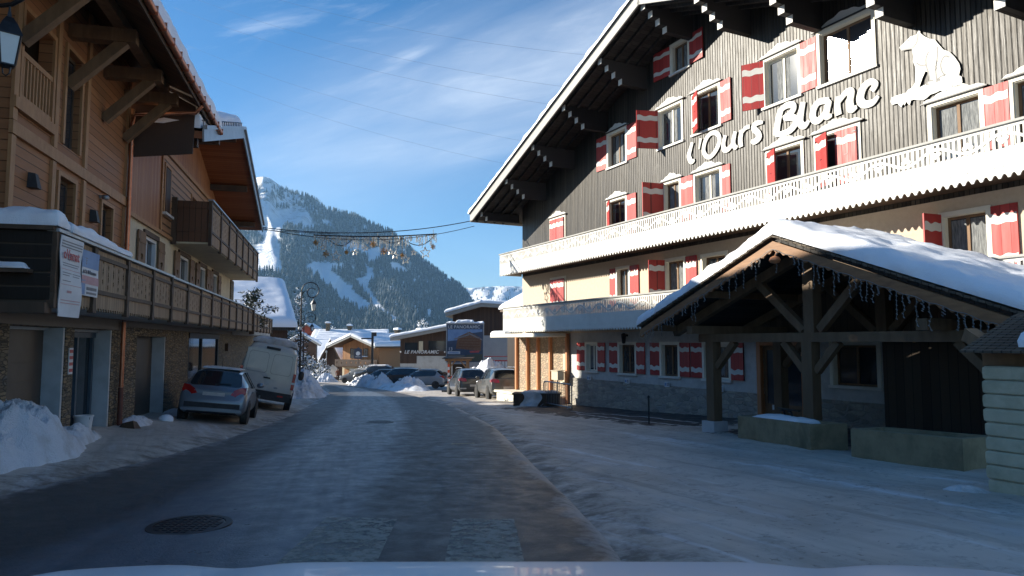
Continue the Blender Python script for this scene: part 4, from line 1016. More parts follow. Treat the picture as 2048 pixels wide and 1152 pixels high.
INK= [[(20.82, 8.68), (20.92, 8.75), (20.97, 8.87), (20.98, 8.98)], [(21.22, 8.44), (21.15, 8.31), (21.15, 8.12), (21.19, 7.94), (21.22, 7.75)], [(21.43, 8.49), (21.42, 8.25), (21.37, 7.97), (21.38, 7.64)], [(21.7, 8.13), (21.61, 8.19), (21.54, 8.15), (21.49, 8.02), (21.52, 7.84), (21.59, 7.74)], [(20.91, 8.29), (20.99, 8.2), (21.13, 8.15)], [(21.39, 7.7), (21.47, 7.75), (21.59, 7.74)], [(20.71, 8.91), (20.75, 8.92)], [(21.11, 7.68), (21.2, 7.73), (21.3, 7.71)], [(20.5, 8.82), (20.53, 8.79)], [(20.56, 8.73), (20.68, 8.71), (20.81, 8.68)], [(21.41, 7.65), (21.42, 7.71)], [(21.44, 7.65), (21.46, 7.71)], [(21.13, 7.65), (21.15, 7.69)], [(21.17, 7.65), (21.19, 7.68)], [(21.36, 7.93), (21.4, 8.0)], [(21.37, 8.01), (21.41, 8.07)], [(21.38, 8.08), (21.42, 8.15)]]
mb = MB(); mb.plate(BEAR, [BEARHOLE], -0.050, -0.022, 0, 1); mb.build('bear_panel', [MT['white_paint'], MT['black_paint']], bear)
mb = MB(); cxm = sum(p[0] for p in BEAR) / len(BEAR); czm = sum(p[1] for p in BEAR) / len(BEAR)
mb.plate([(cxm + (x - cxm) * 1.012 + .004, czm + (z - czm) * 1.01 - .004) for x, z in BEAR], [[(x, z) for x, z in BEARHOLE]], -0.020, -0.003, 0); mb.build('shadow_backing', MT['black_paint'], bear)  # black plate paints the panel's shadow along with its dark edge
mb = MB()
for l_ in INK:
    sp_ = smooth_path([(a_, b_, 0.009) for a_, b_ in l_], 5); mb.tube([(a_, -0.048, b_) for a_, b_, c_ in sp_], [0.021] * len(sp_), 6, 0, flat=(0, 0.25, 0))
mb.build('drawn_lines', MT['black_paint'], bear)
MB.org = Vector((0, 0, 0))

# ------------------------------------------------------------------ covered wash-house (lavoir) in front of the hotel
SX, SO = 20.75, 3.8
gs = lambda X, off: gz(*HW(X, off)[:2])
sz = gs(SX, SO)
sh = thing('wash_house', 'open timber wash-house with a thick snowy gable roof in front of the hotel', 'shelter', HW(SX, SO, sz), ROT_H)
RZ, SLP, HWD = 3.74, 0.385, 4.62         # world height of the ridge top, slope, half width
fy, by = -0.95, 2.56
W0 = lambda z: z - sz
rf = MB()
for s_ in (-1, 1):
    c4 = [(0, fy, W0(RZ)), (s_ * HWD, fy, W0(RZ - SLP * HWD)), (s_ * HWD, by, W0(RZ - SLP * HWD)), (0, by, W0(RZ))]
    rf.slab(c4 if s_ > 0 else [c4[1], c4[0], c4[3], c4[2]], 0.07)
roof = rf.build('roof', MT['soffit_dark'], sh)
si = MB()
for s_ in (-1, 1):
    n = 22
    for i in range(n):
        u0 = i / n; u1 = (i + 1.25) / n; x0 = s_ * HWD * u0; x1 = s_ * HWD * u1
        z0 = W0(RZ - SLP * HWD * u0) + 0.004; z1 = W0(RZ - SLP * HWD * u1) + 0.055
        c4 = [(x0, fy - .10, z0 + .03), (x1, fy - .10 - .02 * random.random(), z1), (x1, by, z1), (x0, by, z0 + .03)]
        si.slab(c4 if s_ > 0 else [c4[1], c4[0], c4[3], c4[2]], 0.035)
si.build('shingles', MT['shingle'], roof)
sn = MB()
for s_ in (-1, 1):
    c4 = [(0, fy - .06, W0(RZ) + .06), (s_ * (HWD + .12), fy - .06, W0(RZ - SLP * (HWD + .12)) + .08), (s_ * (HWD + .12), by, W0(RZ - SLP * (HWD + .12)) + .08), (0, by, W0(RZ) + .06)]
    if s_ > 0: sn.snow(c4, 0.34, 44, 34, 3, keep=(1, 1, 1, 0), lump=.06, rnd=.30, sc=2.2)
    else: sn.snow([c4[1], c4[0], c4[3], c4[2]], 0.34, 44, 34, 3, keep=(1, 0, 1, 1), lump=.06, rnd=.30, sc=2.2)
sn.build('roof_snow', MT['snow'], roof, smooth=70)
bb = MB()
for s_ in (-1, 1):
    n = 26; out = []
    for i in range(n + 1):
        x = s_ * (HWD - .02) * i / n; out.append((x, W0(RZ - .075 - SLP * abs(x)) - .01))
    for i in range(n, -1, -1):
        for q in (1, 0.5) if i else (1,):
            x = s_ * (HWD - .02) * max(0, (i - (1 - q))) / n; out.append((x, W0(RZ - .075 - SLP * abs(x)) - .19 - (.05 if q == 0.5 else 0)))
    bb.plate(out, [], fy - .06, fy - .015)
bb.build('bargeboard', mat('honey_bargeboard', (0.30, 0.16, 0.075), (0.20, 0.10, 0.048), 3, .6, stretch=(1, 1, 5), bmp=.2), roof)
def timber(name, p, q, wd, ht, m=MT['old_timber'], up=(0, 0, 1)):
    b = MB(); b.beam(p, q, wd, ht, 0, up); return b.build(name, m, sh)
zb0, zb1 = W0(1.56), W0(1.76)
px = 2.95
pxr = 3.85
for x, y in ((-px, 0), (0, 0), (pxr, 0), (-px, 2.3), (pxr, 2.3)):
    b = MB(); g_ = gs(SX + x, SO - y) - sz
    b.box(x - .13, x + .13, y - .13, y + .13, g_ + .30, zb0 if x or y else zb0)
    b.build('post', MT['old_timber'], sh)
    b = MB(); b.box(x - .22, x + .22, y - .22, y + .22, g_ - .1, g_ + .30); b.build('stone_pad', MT['concrete'], sh)
for y in (0, 2.3): timber('tie_beam', (-px - .4, y, (zb0 + zb1) / 2), (pxr + .2, y, (zb0 + zb1) / 2), .22, zb1 - zb0)
for x in (-px, px): timber('wall_plate', (x, -.75, zb1 + .10), (x, 2.5, zb1 + .10), .2, .2)
for y in (0, 2.3):
    timber('king_post', (0.08, y, zb1), (0.08, y, W0(RZ) - .12), .26, .26, up=(0, 1, 0))
    for s_ in (-1, 1):
        timber('rafter', (s_ * .15, y, W0(RZ) - .30), (s_ * (HWD - .25), y, W0(RZ - SLP * (HWD - .25)) - .24), .18, .22)
        timber('strut', (s_ * .2 + .08, y - .01, zb1 + .05), (s_ * 1.35, y - .01, W0(RZ - SLP * 1.35) - .33), .16, .17)
        timber('brace', ((-(px - .14) if s_ < 0 else pxr - .14), y + .01, zb0 - .62), ((-(px - .75) if s_ < 0 else pxr - .75), y + .01, zb0 - .0), .15, .15)
for s_ in (-1, 1): timber('brace', (s_ * .14, 0.01, zb0 - .62), (s_ * .70, 0.01, zb0), .15, .15)
timber('ridge_beam', (0, fy + .05, W0(RZ) - .20), (0, by, W0(RZ) - .20), .18, .2)
for s_ in (-1, 1):
    for t_ in (.5, .93): timber('purlin', (s_ * HWD * t_, fy + .04, W0(RZ - SLP * HWD * t_) - .16), (s_ * HWD * t_, by, W0(RZ - SLP * HWD * t_) - .16), .14, .16)
b = MB(); b.box(pxr + .16, pxr + .24, .2, 2.45, gs(SX + px, SO - 1.5) - sz - .3, zb0 + .3); b.box(-.1, pxr + .15, 2.44, 2.50, gs(SX + 2, .6) - sz - .3, zb0); b.build('board_screen', MT['balcony_front_wood'], sh)
b = MB(); b.plate([(-HWD + .3, W0(RZ - SLP * (HWD - .3)) - .1), (-HWD + .3, zb1 - .05), (HWD - .3, zb1 - .05), (HWD - .3, W0(RZ - SLP * (HWD - .3)) - .1), (0, W0(RZ) - .1)], [], 2.46, 2.52); b.build('back_boarding', MT['balcony_front_wood'], sh)
# string of icicle lights under the bargeboards
il = thing('icicle_lights', 'string of unlit icicle lights hanging along the wash-house gable', 'fairy lights', HW(SX, SO, sz), ROT_H)
mb = MB(); rg = random.Random(4)
for s_ in (-1, 1):
    path = []
    for i in range(41):
        x = s_ * HWD * .985 * i / 40; path.append((x, fy - .09, W0(RZ - .26 - SLP * abs(x)) + .015 * math.sin(i * 1.7)))
    mb.tube(path, .007, 5)
    for i in range(1, 41):
        if rg.random() < .3: continue
        x, y, z = path[i]; L_ = rg.uniform(.12, .50); pp = [(x, y - .01, z)]
        n = 6
        for k in range(1, n + 1): pp.append((x + rg.uniform(-.022, .022), y - .01 + rg.uniform(-.015, .015), z - L_ * k / n))
        mb.tube(pp, .0055, 4)
        for k in range(1, n + 1): mb.tube([(pp[k][0] - .018, y - .01, pp[k][2] + .012), (pp[k][0] + .016, y - .012, pp[k][2] - .012)], .008, 4)
mb.build('light_string', MT['white_cord'], il)
rv = thing('ridge_ornament', 'small carved wooden ornament hanging under the wash-house gable peak', 'ornament', HW(SX + .1, SO, W0(0) * 0 + RZ - .5), ROT_H)
mb = MB(); mb.lathe([(0, -.07), (.09, -.05), (.12, 0), (.09, .06), (.03, .09), (0, .09)], (0, fy - .12, 0), 10); mb.tube([(0, fy - .12, .085), (0, fy - .07, .2)], .008, 5); mb.build('carving', MT['orange_wood'], rv, smooth=50)
# stone troughs
def trough(X0, o0, X1, o1, wid, hgt, lab, spout):
    p0 = Vector(HW(X0, o0)); p1 = Vector(HW(X1, o1)); d = p1 - p0; L_ = d.length; rot = math.atan2(d.y, d.x)
    c = (p0 + p1) / 2; g_ = gz(c.x, c.y)
    t_ = thing('stone_trough', lab, 'trough', (c.x, c.y, g_), rot, 'stone troughs of the wash-house')
    mb = MB(); hl = L_ / 2
    s0 = (gz(p0.x, p0.y) - g_) / hl
    mb.plate(rect(-hl, hl, 0, wid), [rect(-hl + .13, hl - .13, .13, wid - .13)], -.1, hgt)
    mb.v = [(x, z, y) for x, y, z in mb.v]; mb.f = [f_[::-1] for f_ in mb.f]
    mb.box(-hl + .13, hl - .13, .13, wid - .13, .0, .12)
    mb.v = [(x, y, z + (-s0 * x)) for x, y, z in mb.v]
    mb.build('basin', MT['stone_trough'], t_)
    if spout:
        sn_ = MB(); sn_.snow([(-hl * .75, .10, hgt - .12), (hl * .55, .10, hgt - .12), (hl * .55, wid - .10, hgt - .12), (-hl * .75, wid - .10, hgt - .12)], .22, 16, 8, 6, lump=.05, rnd=.35); sn_.v = [(x, y, z - s0 * x) for x, y, z in sn_.v]; sn_.build('snow_heap', MT['snow'], t_, smooth=70)
        br = MB()
        for x in (-.1, .16): br.tube([(x, wid * .5, hgt - .1), (x, wid * .5, hgt + .1), (x + .02, wid * .45, hgt + .17), (x + .05, wid * .35, hgt + .19)], .022, 6)
        br.box(-.35, .4, wid * .48, wid * .54, hgt + .19, hgt + .22); br.build('water_pipe', MT['iron'], t_)
    else:
        wt = MB(); wt.box(-hl + .13, hl - .13, .13, wid - .13, .12, hgt - .18); wt.build('ice', MT['snow_dirty'], t_)
MT['stone_trough'] = mat('mossy_stone', (0.31, 0.25, 0.15), (0.22, 0.18, 0.11), 4, .9, bmp=.6, grime=(0.14, 0.12, 0.07), dist=.03)
trough(19.15, 4.35, 21.75, 5.05, .80, .52, 'stone trough with heaped snow and an iron water pipe, left of the two', True)
trough(22.75, 5.2, 24.75, 5.3, .80, .52, 'second stone trough without a pipe, nearest the cut-stone pillar', False)
# pillar with its own little shingled roof at the right edge
pz = gs(25.95, 6.6)
pl_ = thing('stone_pillar', 'pale cut-stone pillar in rounded courses under a small shingled roof', 'pillar', HW(26.3, 6.25, pz), ROT_H)
for k in range(9):
    mb = MB(); z0 = k * 0.178; jx = rng.uniform(-.012, .012)
    prof = [(-.415 + jx, 0.003), (-.435 + jx, .022), (-.44 + jx, .09), (-.437 + jx, .155), (-.415 + jx, .175)]
    v = []
    for (e, z) in prof:
        for (sx, sy) in ((-1, -1), (1, -1), (1, 1), (-1, 1)): v.append((sx * abs(e), sy * abs(e) * .95, z0 + z))
    n = len(prof); f = [(i * 4 + j, i * 4 + (j + 1) % 4, (i + 1) * 4 + (j + 1) % 4, (i + 1) * 4 + j) for i in range(n - 1) for j in range(4)] + [(3, 2, 1, 0), tuple(range((n - 1) * 4, n * 4))]
    mb.add(v, f); mb.build('stone_course', MT['stone_block'], pl_, smooth=40)
mb = MB(); mb.beam((-.30, .1, 1.60), (-1.05, .4, 2.02), .18, .18); mb.beam((-.6, 0, 1.70), (1.6, 0, 1.70), .2, .2); mb.build('roof_brace', MT['brown_wood'], pl_)
mb = MB()
for i in range(14):
    y0 = -.55 + i * .09; z0 = 1.80 + i * .035; mb.slab([(-.62, y0, z0), (2.2, y0, z0), (2.2, y0 + .2, z0 + .05), (-.62, y0 + .2, z0 + .05)], .03)
sr = mb.build('small_roof', MT['shingle'], pl_)
mb = MB(); mb.snow([(.05, -.48, 1.84), (2.2, -.48, 1.84), (2.2, .7, 2.28), (.05, .7, 2.28)], .30, 16, 10, 9, lump=.06, rnd=.45); mb.build('roof_snow', MT['snow'], sr, smooth=70)
MB.org = Vector((0, 0, 0))
# chain post, mailbox on a stake, barrier, planter
cp_x, cp_y, cp_z = 3.82, 19.75, gz(3.82, 19.75)
t_ = thing('chain_post', 'thin dark stanchion standing on the bare asphalt before the hotel wall', 'post', (cp_x, cp_y, cp_z))
mb = MB(); mb.tube([(0, 0, 0.03), (0, 0, .78)], .022, 8); mb.lathe([(0, 0.02), (.15, 0.02), (.15, .035), (.05, .06), (0, .06)], n=12); mb.lathe([(.0, .76), (.035, .78), (.035, .82), (0, .85)], n=8); mb.build('stanchion', MT['iron'], t_)
bx, by_ = 2.02, 31.2; bzz = gz(bx, by_)
t_ = thing('letter_box', 'beige box on a thin stake catching the sun by the stone pilasters', 'letter box', (bx, by_, bzz), ROT_H)
mb = MB(); mb.box(-.28, .28, -.16, .16, 1.12, 1.50); mb.slab([(-.31, -.19, 1.53), (.31, -.19, 1.53), (.31, .19, 1.56), (-.31, .19, 1.56)], .03); mb.build('box', mat('beige_box_paint', (0.50, 0.45, 0.34), (0.42, 0.38, 0.29), 5, .6), t_)
mb = MB(); mb.tube([(0, 0, -.05), (0, 0, 1.12)], .03, 8); mb.build('stake', MT['iron'], t_)
b0 = Vector(HW(5.0, 1.55)); b1 = Vector(HW(7.6, 1.75)); d = b1 - b0
t_ = thing('crowd_barrier', 'grey steel crowd barrier in front of the hotel terrace', 'barrier', (b0.x, b0.y, gz(b0.x, b0.y)), math.atan2(d.y, d.x))
L_ = d.length; mb = MB(); mb.tube([(0, 0, .18), (0, 0, 1.0), (.08, 0, 1.08), (L_ - .08, 0, 1.08), (L_, 0, 1.0), (L_, 0, .18), (0, 0, .18)], .028, 8); mb.build('frame', MT['steel'], t_)
mb = MB()
for i in range(1, 17): mb.tube([(L_ * i / 17, 0, .18), (L_ * i / 17, 0, 1.08)], .013, 6)
mb.build('bars', MT['steel'], t_)
for x in (.15, L_ - .15):
    mb = MB(); mb.tube([(x, -.28, 0.01), (x, -.1, .14), (x, 0, .18), (x, .1, .14), (x, .28, 0.01)], .017, 6); mb.build('foot', MT['steel'], t_)
pc = (1.05, 30.3); pzz = gz(*pc)
t_ = thing('planter_box', 'low dark planter box with snow spilling down its front, beside the parked cars', 'planter', (pc[0], pc[1], pzz), R(-8))
mb = MB(); mb.box(-.95, 1.0, -.42, .5, 0, .52); mb.box(-1.0, 1.05, -.47, .55, .52, .58); mb.build('box', MT['dark_wood'], t_)
mb = MB(); mb.snow([(-.6, -.43, .58), (.95, -.43, .58), (.95, .5, .58), (-.6, .5, .58)], .09, 14, 8, 3, lump=.04, rnd=.3)
mb.grid(lambda u, v: (-.55 + .75 * u + .1 * math.sin(v * 5), -.44 - .10 - .30 * v * v + .05 * nz(u * 4, v * 4, 1), .60 * (1 - v) + .03 * nz(u * 5, v * 3, 4)), 12, 10, flip=True)
mb.build('snow_cover', MT['snow_dirty'], t_, smooth=60)
# ------------------------------------------------------------------ left side of the street
def lthing(name, label, cat, X, Z, group=None):
    t_ = thing(name, label, cat, LW(X, 0, Z), ROT_L, group, (X, 0, Z)); t_.scale = (LS, LS, LS); return t_
def fret_panel(parent, xa, xb, z0, z1, y, hem=True, sl=0.0, seed=0):
    """one bay of a carved wooden balcony: boards with cut-outs, pointed hem, dark rails"""
    holes = []; W = xb - xa; n = max(3, int(W / .30))
    zm = z0 + (z1 - z0) * 0.62
    for i in range(n):
        cx = xa + W * (i + .5) / n
        for k, (dz, hh, ww) in enumerate(((0.0, .115, .036), (.20, .06, .038), (-.20, .06, .038))):
            zz = zm + dz + (0.06 if i % 2 else -0.03)
            holes.append([(cx, zz - hh), (cx + ww, zz - hh * .2), (cx + ww * .5, zz), (cx + ww, zz + hh * .2), (cx, zz + hh), (cx - ww, zz + hh * .2), (cx - ww * .5, zz), (cx - ww, zz - hh * .2)])
    out = []; k = max(4, int(W / .15)); st = W / k
    for i in range(k):
        x = xa + i * st
        out += [(x, z0 + .07), (x + st * .28, z0 + .05), (x + st * .5, z0), (x + st * .72, z0 + .05)] if hem else [(x, z0)]
    out += [(xb, z0 + .07 if hem else z0), (xb, z1), (xa, z1)]
    mb = MB(); mb.plate(out, holes, y, y + .028)
    mb.build('carved_panel', MT['balcony_wood'], parent)
def wood_balcony(parent, posts, z0, z1, off, floor_m, far_end=True, near_end=None, seed=0):
    y = -off; x0, x1 = posts[0], posts[-1]
    f = MB(); f.box(x0, x1, y + .06, -0.003, z0 + .02, z0 + .17); bal = f.build('balcony', floor_m, parent)
    for i in range(len(posts) - 1): fret_panel(bal, posts[i] + .085, posts[i + 1] - .085, z0, z1 - .06, y, True)
    for p in posts:
        mb = MB(); n = 10
        v = []; 
        for j in range(n + 1):
            w_ = .085 + .018 * math.sin(j * 2.1); z = z0 - .04 + (z1 - z0 + .02) * j / n
            v += [(p - w_, y - .055, z), (p + w_, y - .055, z), (p + w_, y + .05, z), (p - w_, y + .05, z)]
        fs = [(j * 4 + a, j * 4 + (a + 1) % 4, (j + 1) * 4 + (a + 1) % 4, (j + 1) * 4 + a) for j in range(n) for a in range(4)] + [(3, 2, 1, 0), tuple(range(4 * n, 4 * n + 4))]
        mb.add(v, fs); mb.build('post', MT['dark_wood'], bal)
    mb = MB()
    for zz in (z0 + (z1 - z0) * .30, z1 - .20):
        for i in range(len(posts) - 1): mb.box(posts[i] + .09, posts[i + 1] - .09, y - .035, y - .002, zz - .04, zz + .04)
    mb.build('rails', MT['dark_wood'], bal)
    mb = MB(); mb.box(x0 - .1, x1 + .1, y - .09, y + .09, z1 - .04, z1 + .015); mb.build('handrail', MT['zinc'], bal)
    return bal
C1Z = -0.75
ch1 = lthing('chalet', 'brown larch chalet with stone garages, timber braces and a copper downpipe', 'chalet', 15, C1Z)
GT = 1.87
g1 = [(14.47, 17.2), (17.72, 20.5)]
gw = MB(); gw.plate([(6.5, -2.6), (21.15, -2.6), (21.15, 2.17), (6.5, 2.17)], [rect(a, b, -2.4, GT) for a, b in g1], 0, .30); w1 = gw.build('stone_wall', MT['stone_schist'], ch1)
lb = MB(); lb.box(6.5, 21.1, -.06, -.002, GT + .01, 2.16); lb.build('lintel_beam', MT['garage_door'], ch1)
def garage(parent, a, b, kind, dep=0.40):
    mb = MB(); mb.box(b - .10, b - .001, 0.02, dep, -2.4, GT - .002); mb.box(a + .001, a + .08, 0.301, dep, -2.4, GT - .002); mb.box(a + .08, b - .10, .301, dep, GT - .06, GT - .002); mb.build('reveal', MT['concrete'], parent)
    if kind == 'door':
        d = MB(); d.box(a + .08, b - .10, dep, dep + .05, -2.4, GT)
        for k in range(9): d.box(a + .1, b - .12, dep - .012, dep - .001, -1.5 + k * .38, -1.5 + k * .38 + .355)
        d.build('garage_door', MT['garage_door'], parent)
    else:
        d = MB(); d.box(a + .08, a + .2, dep - .04, dep + .03, -2.4, GT); d.box(b - .34, b - .22, dep - .04, dep + .03, -2.4, GT); d.box((a + b) / 2 - .05, (a + b) / 2 + .05, dep - .04, dep + .03, -2.4, GT); d.box(a + .08, b - .1, dep - .04, dep + .03, GT - .2, GT - .07)
        dd = d.build('glazed_door', mat('blue_grey_frame', (0.07, 0.10, 0.13), (0.05, 0.075, 0.10), 3, .5), parent)
        d = MB(); d.box(a + .08, b - .1, dep + .035, dep + .045, -2.4, GT); d.build('pane', MT['glass'], dd)
garage(ch1, *g1[0], 'door'); garage(ch1, *g1[1], 'glass')
XC = 14.0
uh = [rect(14.32, 15.72, 5.98, 7.7), rect(16.45, 17.35, 5.75, 7.85), rect(16.32, 17.22, 3.3, 5.05), rect(19.1, 19.95, 2.6, 5.0)]
RU = lambda off, e=8.28: e + (1.8 - off) * 0.52      # underside of roof 1 above the wall
uw = MB(); uw.plate([(XC, 2.2), (21.1, 2.2), (21.1, RU(0) + .05), (XC, RU(0) + .05)], uh, 0.0, .25); uw.build('boarded_wall', MT['larch_h'], ch1)
sw = MB(); sw.box(XC, XC + .25, .251, 8, 2.2, RU(0)); sw.box(20.85, 21.1, .251, 8, 2.2, RU(0)); sw.box(6.5, XC - .01, .9, 1.1, 2.2, RU(-.9)); sw.build('side_wall', MT['larch_h'], ch1)
tr = MB()
for x in (14.07, 15.95, 17.75, 20.98): tr.box(x - .09, x + .09, -.06, -.002, 2.2, 5.25); tr.box(x - .09, x + .09, -.06, -.002, 5.53, RU(0) - .05)
tr.box(XC - .03, 21.1, -.075, -.002, 5.27, 5.51); tr.box(XC - .03, 15.8, -.10, -.002, 5.75, 5.96)
for (x0, z0), (x1, z1) in ((h[0], h[2]) for h in uh):
    tr.box(x0 - .10, x0, -.05, -.002, z0, z1 + .09); tr.box(x1, x1 + .10, -.05, -.002, z0, z1 + .09); tr.box(x0, x1, -.05, -.002, z1, z1 + .09)
tr.build('timber_trim', MT['larch_trim'], ch1)
for i, h in enumerate(uh[1:]):
    x0, z0 = h[0]; x1, z1 = h[2]; mb = MB(); mb.box(x0, x0 + .07, .12, .17, z0, z1); mb.box(x1 - .07, x1, .12, .17, z0, z1); mb.box(x0 + .07, x1 - .07, .12, .17, z1 - .07, z1); mb.box(x0 + .07, x1 - .07, .12, .17, z0, z0 + .07); w_ = mb.build('window', MT['dark_wood'], ch1)
    mb = MB(); mb.box(x0 + .07, x1 - .07, .14, .15, z0 + .07, z1 - .07); mb.build('pane', MT['glass'], w_)
mb = MB(); mb.box(14.2, 15.95, 1.2, 1.25, 5.7, 8.4); mb.box(15.85, 15.9, .255, 1.2, 5.7, 8.4); mb.box(14.2, 15.95, .255, 1.26, 8.4, 8.45); mb.build('loggia_back', MT['dark_wood'], ch1)
mb = MB(); mb.box(14.32, 15.72, -.03, .05, 6.82, 6.92); mb.box(14.32, 15.72, -.03, .05, 6.0, 6.09)
for i in range(9): mb.box(14.42 + i * .15, 14.47 + i * .15, -.015, .035, 6.09, 6.82)
mb.build('loggia_balusters', MT['larch_trim'], ch1)
for x, z in ((14.95, 4.62), (18.42, 4.55)):
    mb = MB(); v = [(x - .085, -.002, z + .15), (x + .085, -.002, z + .15), (x + .07, -.12, z + .13), (x - .07, -.12, z + .13), (x - .115, -.002, z - .15), (x + .115, -.002, z - .15), (x + .10, -.18, z - .15), (x - .10, -.18, z - .15)]
    mb.add(v, [(3, 2, 1, 0), (4, 5, 6, 7), (0, 1, 5, 4), (1, 2, 6, 5), (2, 3, 7, 6), (3, 0, 4, 7)]); mb.build('wall_lamp', MT['plastic'], ch1)
mb = MB(); mb.lathe([(0, -.06), (.07, -.05), (.085, 0), (.07, .04), (0, .06)], (18.95, -.14, 5.12), 10); mb.box(18.92, 18.98, -.10, -.002, 5.1, 5.16); mb.build('spot_lamp', MT['steel'], ch1, smooth=60)
# roof 1 with eaves over the street
ya, yb = -1.85, 11.6; xa, xb = 5.5, 23.9
zr = lambda y: RU(-y) + .2
rf = MB(); rf.slab([(xa, ya, zr(ya)), (xb, ya, zr(ya)), (xb, yb, zr(yb)), (xa, yb, zr(yb))], .2); rf.slab([(xa, yb, zr(yb)), (xb, yb, zr(yb)), (xb, 2 * yb - ya, zr(ya)), (xa, 2 * yb - ya, zr(ya))], .2)
r1 = rf.build('roof', MT['soffit_brown'] if 'soffit_brown' in MT else MT['dark_wood'], ch1)
sn = MB(); sn.snow([(xa, ya - .12, zr(ya)), (xb + .1, ya - .12, zr(ya)), (xb + .1, yb, zr(yb)), (xa, yb, zr(yb))], .60, 60, 20, 12, keep=(1, 1, 0, 1), lump=.04, rnd=.45); sn.build('roof_snow', MT['snow'], r1, smooth=70)
gt = MB(); n = 10
pts = [(ya - .10 + .085 * math.cos(a), zr(ya) - .10 + .085 * math.sin(a)) for a in [math.pi + math.pi * k / n for k in range(n + 1)]]
inn = [(ya - .10 + .075 * math.cos(a), zr(ya) - .10 + .075 * math.sin(a)) for a in [2 * math.pi - math.pi * k / n for k in range(n + 1)]]
pr = pts + inn; k = len(pr)
gt.add([(xa, y, z) for y, z in pr] + [(xb + .05, y, z) for y, z in pr], [(i, (i + 1) % k, (i + 1) % k + k, i + k) for i in range(k)] + [tuple(range(k))[::-1], tuple(range(k, 2 * k))])
for i in range(24): gt.box(xa + .4 + i * .78, xa + .43 + i * .78, ya - .19, ya - .0, zr(ya) - .195, zr(ya) - .0)
gt.build('gutter', MT['copper'], r1, smooth=40)
fb = MB(); fb.box(xa, xb, ya - .012, ya + .03, zr(ya) - .27, zr(ya) - .001); fb.build('fascia', MT['dark_wood'], r1)
zt = RU(1.0) - .02
def lbeam(nm, p, q, w_, h_, m=MT['brown_wood'], up=(0, 0, 1)):
    b = MB(); b.beam(p, q, w_, h_, 0, up); return b.build(nm, m, ch1)
lbeam('eave_beam', (8, -1.0, zt - .13), (20.6, -1.0, zt - .13), .24, .26)
for x in (11.9, 14.25, 16.6, 18.95, 20.7):
    lbeam('console', (x, .0, zt - .41), (x, -1.32, zt - .41), .26, .30)
    lbeam('brace', (x, -.02, zt - 1.62), (x, -1.08, zt - .52), .20, .22)
mb = MB(); mb.add([(21.35, .02, 6.75), (21.35, -1.62, 6.95), (21.35, -1.66, RU(1.66) - .02), (21.35, .02, RU(0) - .02), (21.41, .02, 6.75), (21.41, -1.62, 6.95), (21.41, -1.66, RU(1.66) - .02), (21.41, .02, RU(0) - .02)], [(3, 2, 1, 0), (4, 5, 6, 7), (0, 1, 5, 4), (1, 2, 6, 5), (2, 3, 7, 6), (3, 0, 4, 7)]); mb.build('eave_screen', MT['chalet_dark'], ch1)
mb = MB(); mb.tube([(20.97, -1.9, zr(ya) - .2), (20.97, -1.75, zr(ya) - .42), (20.97, -.2, zr(ya) - .62), (20.97, -.13, zr(ya) - .85), (20.97, -.13, 3.5)], .055, 10); mb.tube([(20.97, -.13, 2.1), (20.97, -.13, .35)], .055, 10)
for z in (7, 5.5, 4.2, 1.5, .4): mb.lathe([(.06, -.02), (.068, -.02), (.068, .02), (.06, .02)], (20.97, -.13, z), 12)
mb.build('downpipe', MT['copper'], ch1, smooth=50)
mb = MB(); mb.tube([(20.97, -.13, .34), (20.97, -.13, -1.1)], .066, 10); mb.build('downpipe_foot', mat('rusty_cast_iron', (0.16, 0.055, 0.035), (0.11, 0.04, 0.03), 6, .6), ch1, smooth=50)
P1 = [12.9, 14.80, 17.02, 19.24, 21.30]
bal = wood_balcony(ch1, P1, 2.15, 3.40, 1.2, MT['plaster_grey'])
mb = MB(); mb.box(12.82, 12.9, -1.19, 4.0, 2.2, 3.36)
for k in range(5): mb.box(12.80, 12.819, -1.19, 4.0, 2.24 + k * .23, 2.44 + k * .23)
mb.build('end_screen', MT['balcony_front_wood'], bal)
mb = MB(); mb.box(12.70, 12.95, -1.24, 4.0, 3.37, 3.44); mb.build('end_rail', MT['dark_wood'], bal)
mb = MB(); mb.box(12.6, 14.0, -.003, 4.0, 2.02, 2.19); mb.box(12.6, 12.9, -1.2, -.004, 2.02, 2.19); mb.build('terrace_slab', MT['dark_wood'], bal)
sn = MB(); sn.snow([(12.70, -1.30, 3.44), (13.25, -1.30, 3.44), (13.25, .8, 3.44), (12.70, .8, 3.44)], .30, 14, 26, 31, lump=.10, rnd=.28, sc=1.6)
sn.snow([(13.3, -1.32, 3.415), (16.9, -1.32, 3.415), (16.9, -1.06, 3.415), (13.3, -1.06, 3.415)], .22, 30, 6, 33, lump=.09, rnd=.25, sc=1.2)
sn.snow([(12.58, -.9, 2.72), (12.80, -.9, 2.72), (12.80, 1.8, 2.72), (12.58, 1.8, 2.72)], .12, 5, 24, 35, lump=.04, rnd=.1)
sn.build('balcony_snow', MT['snow'], bal, smooth=70)
mb = MB(); mb.box(12.57, 12.79, -.95, 1.9, 2.66, 2.72); mb.build('ledge', MT['dark_wood'], bal)
MB.org = Vector((0, 0, 0))
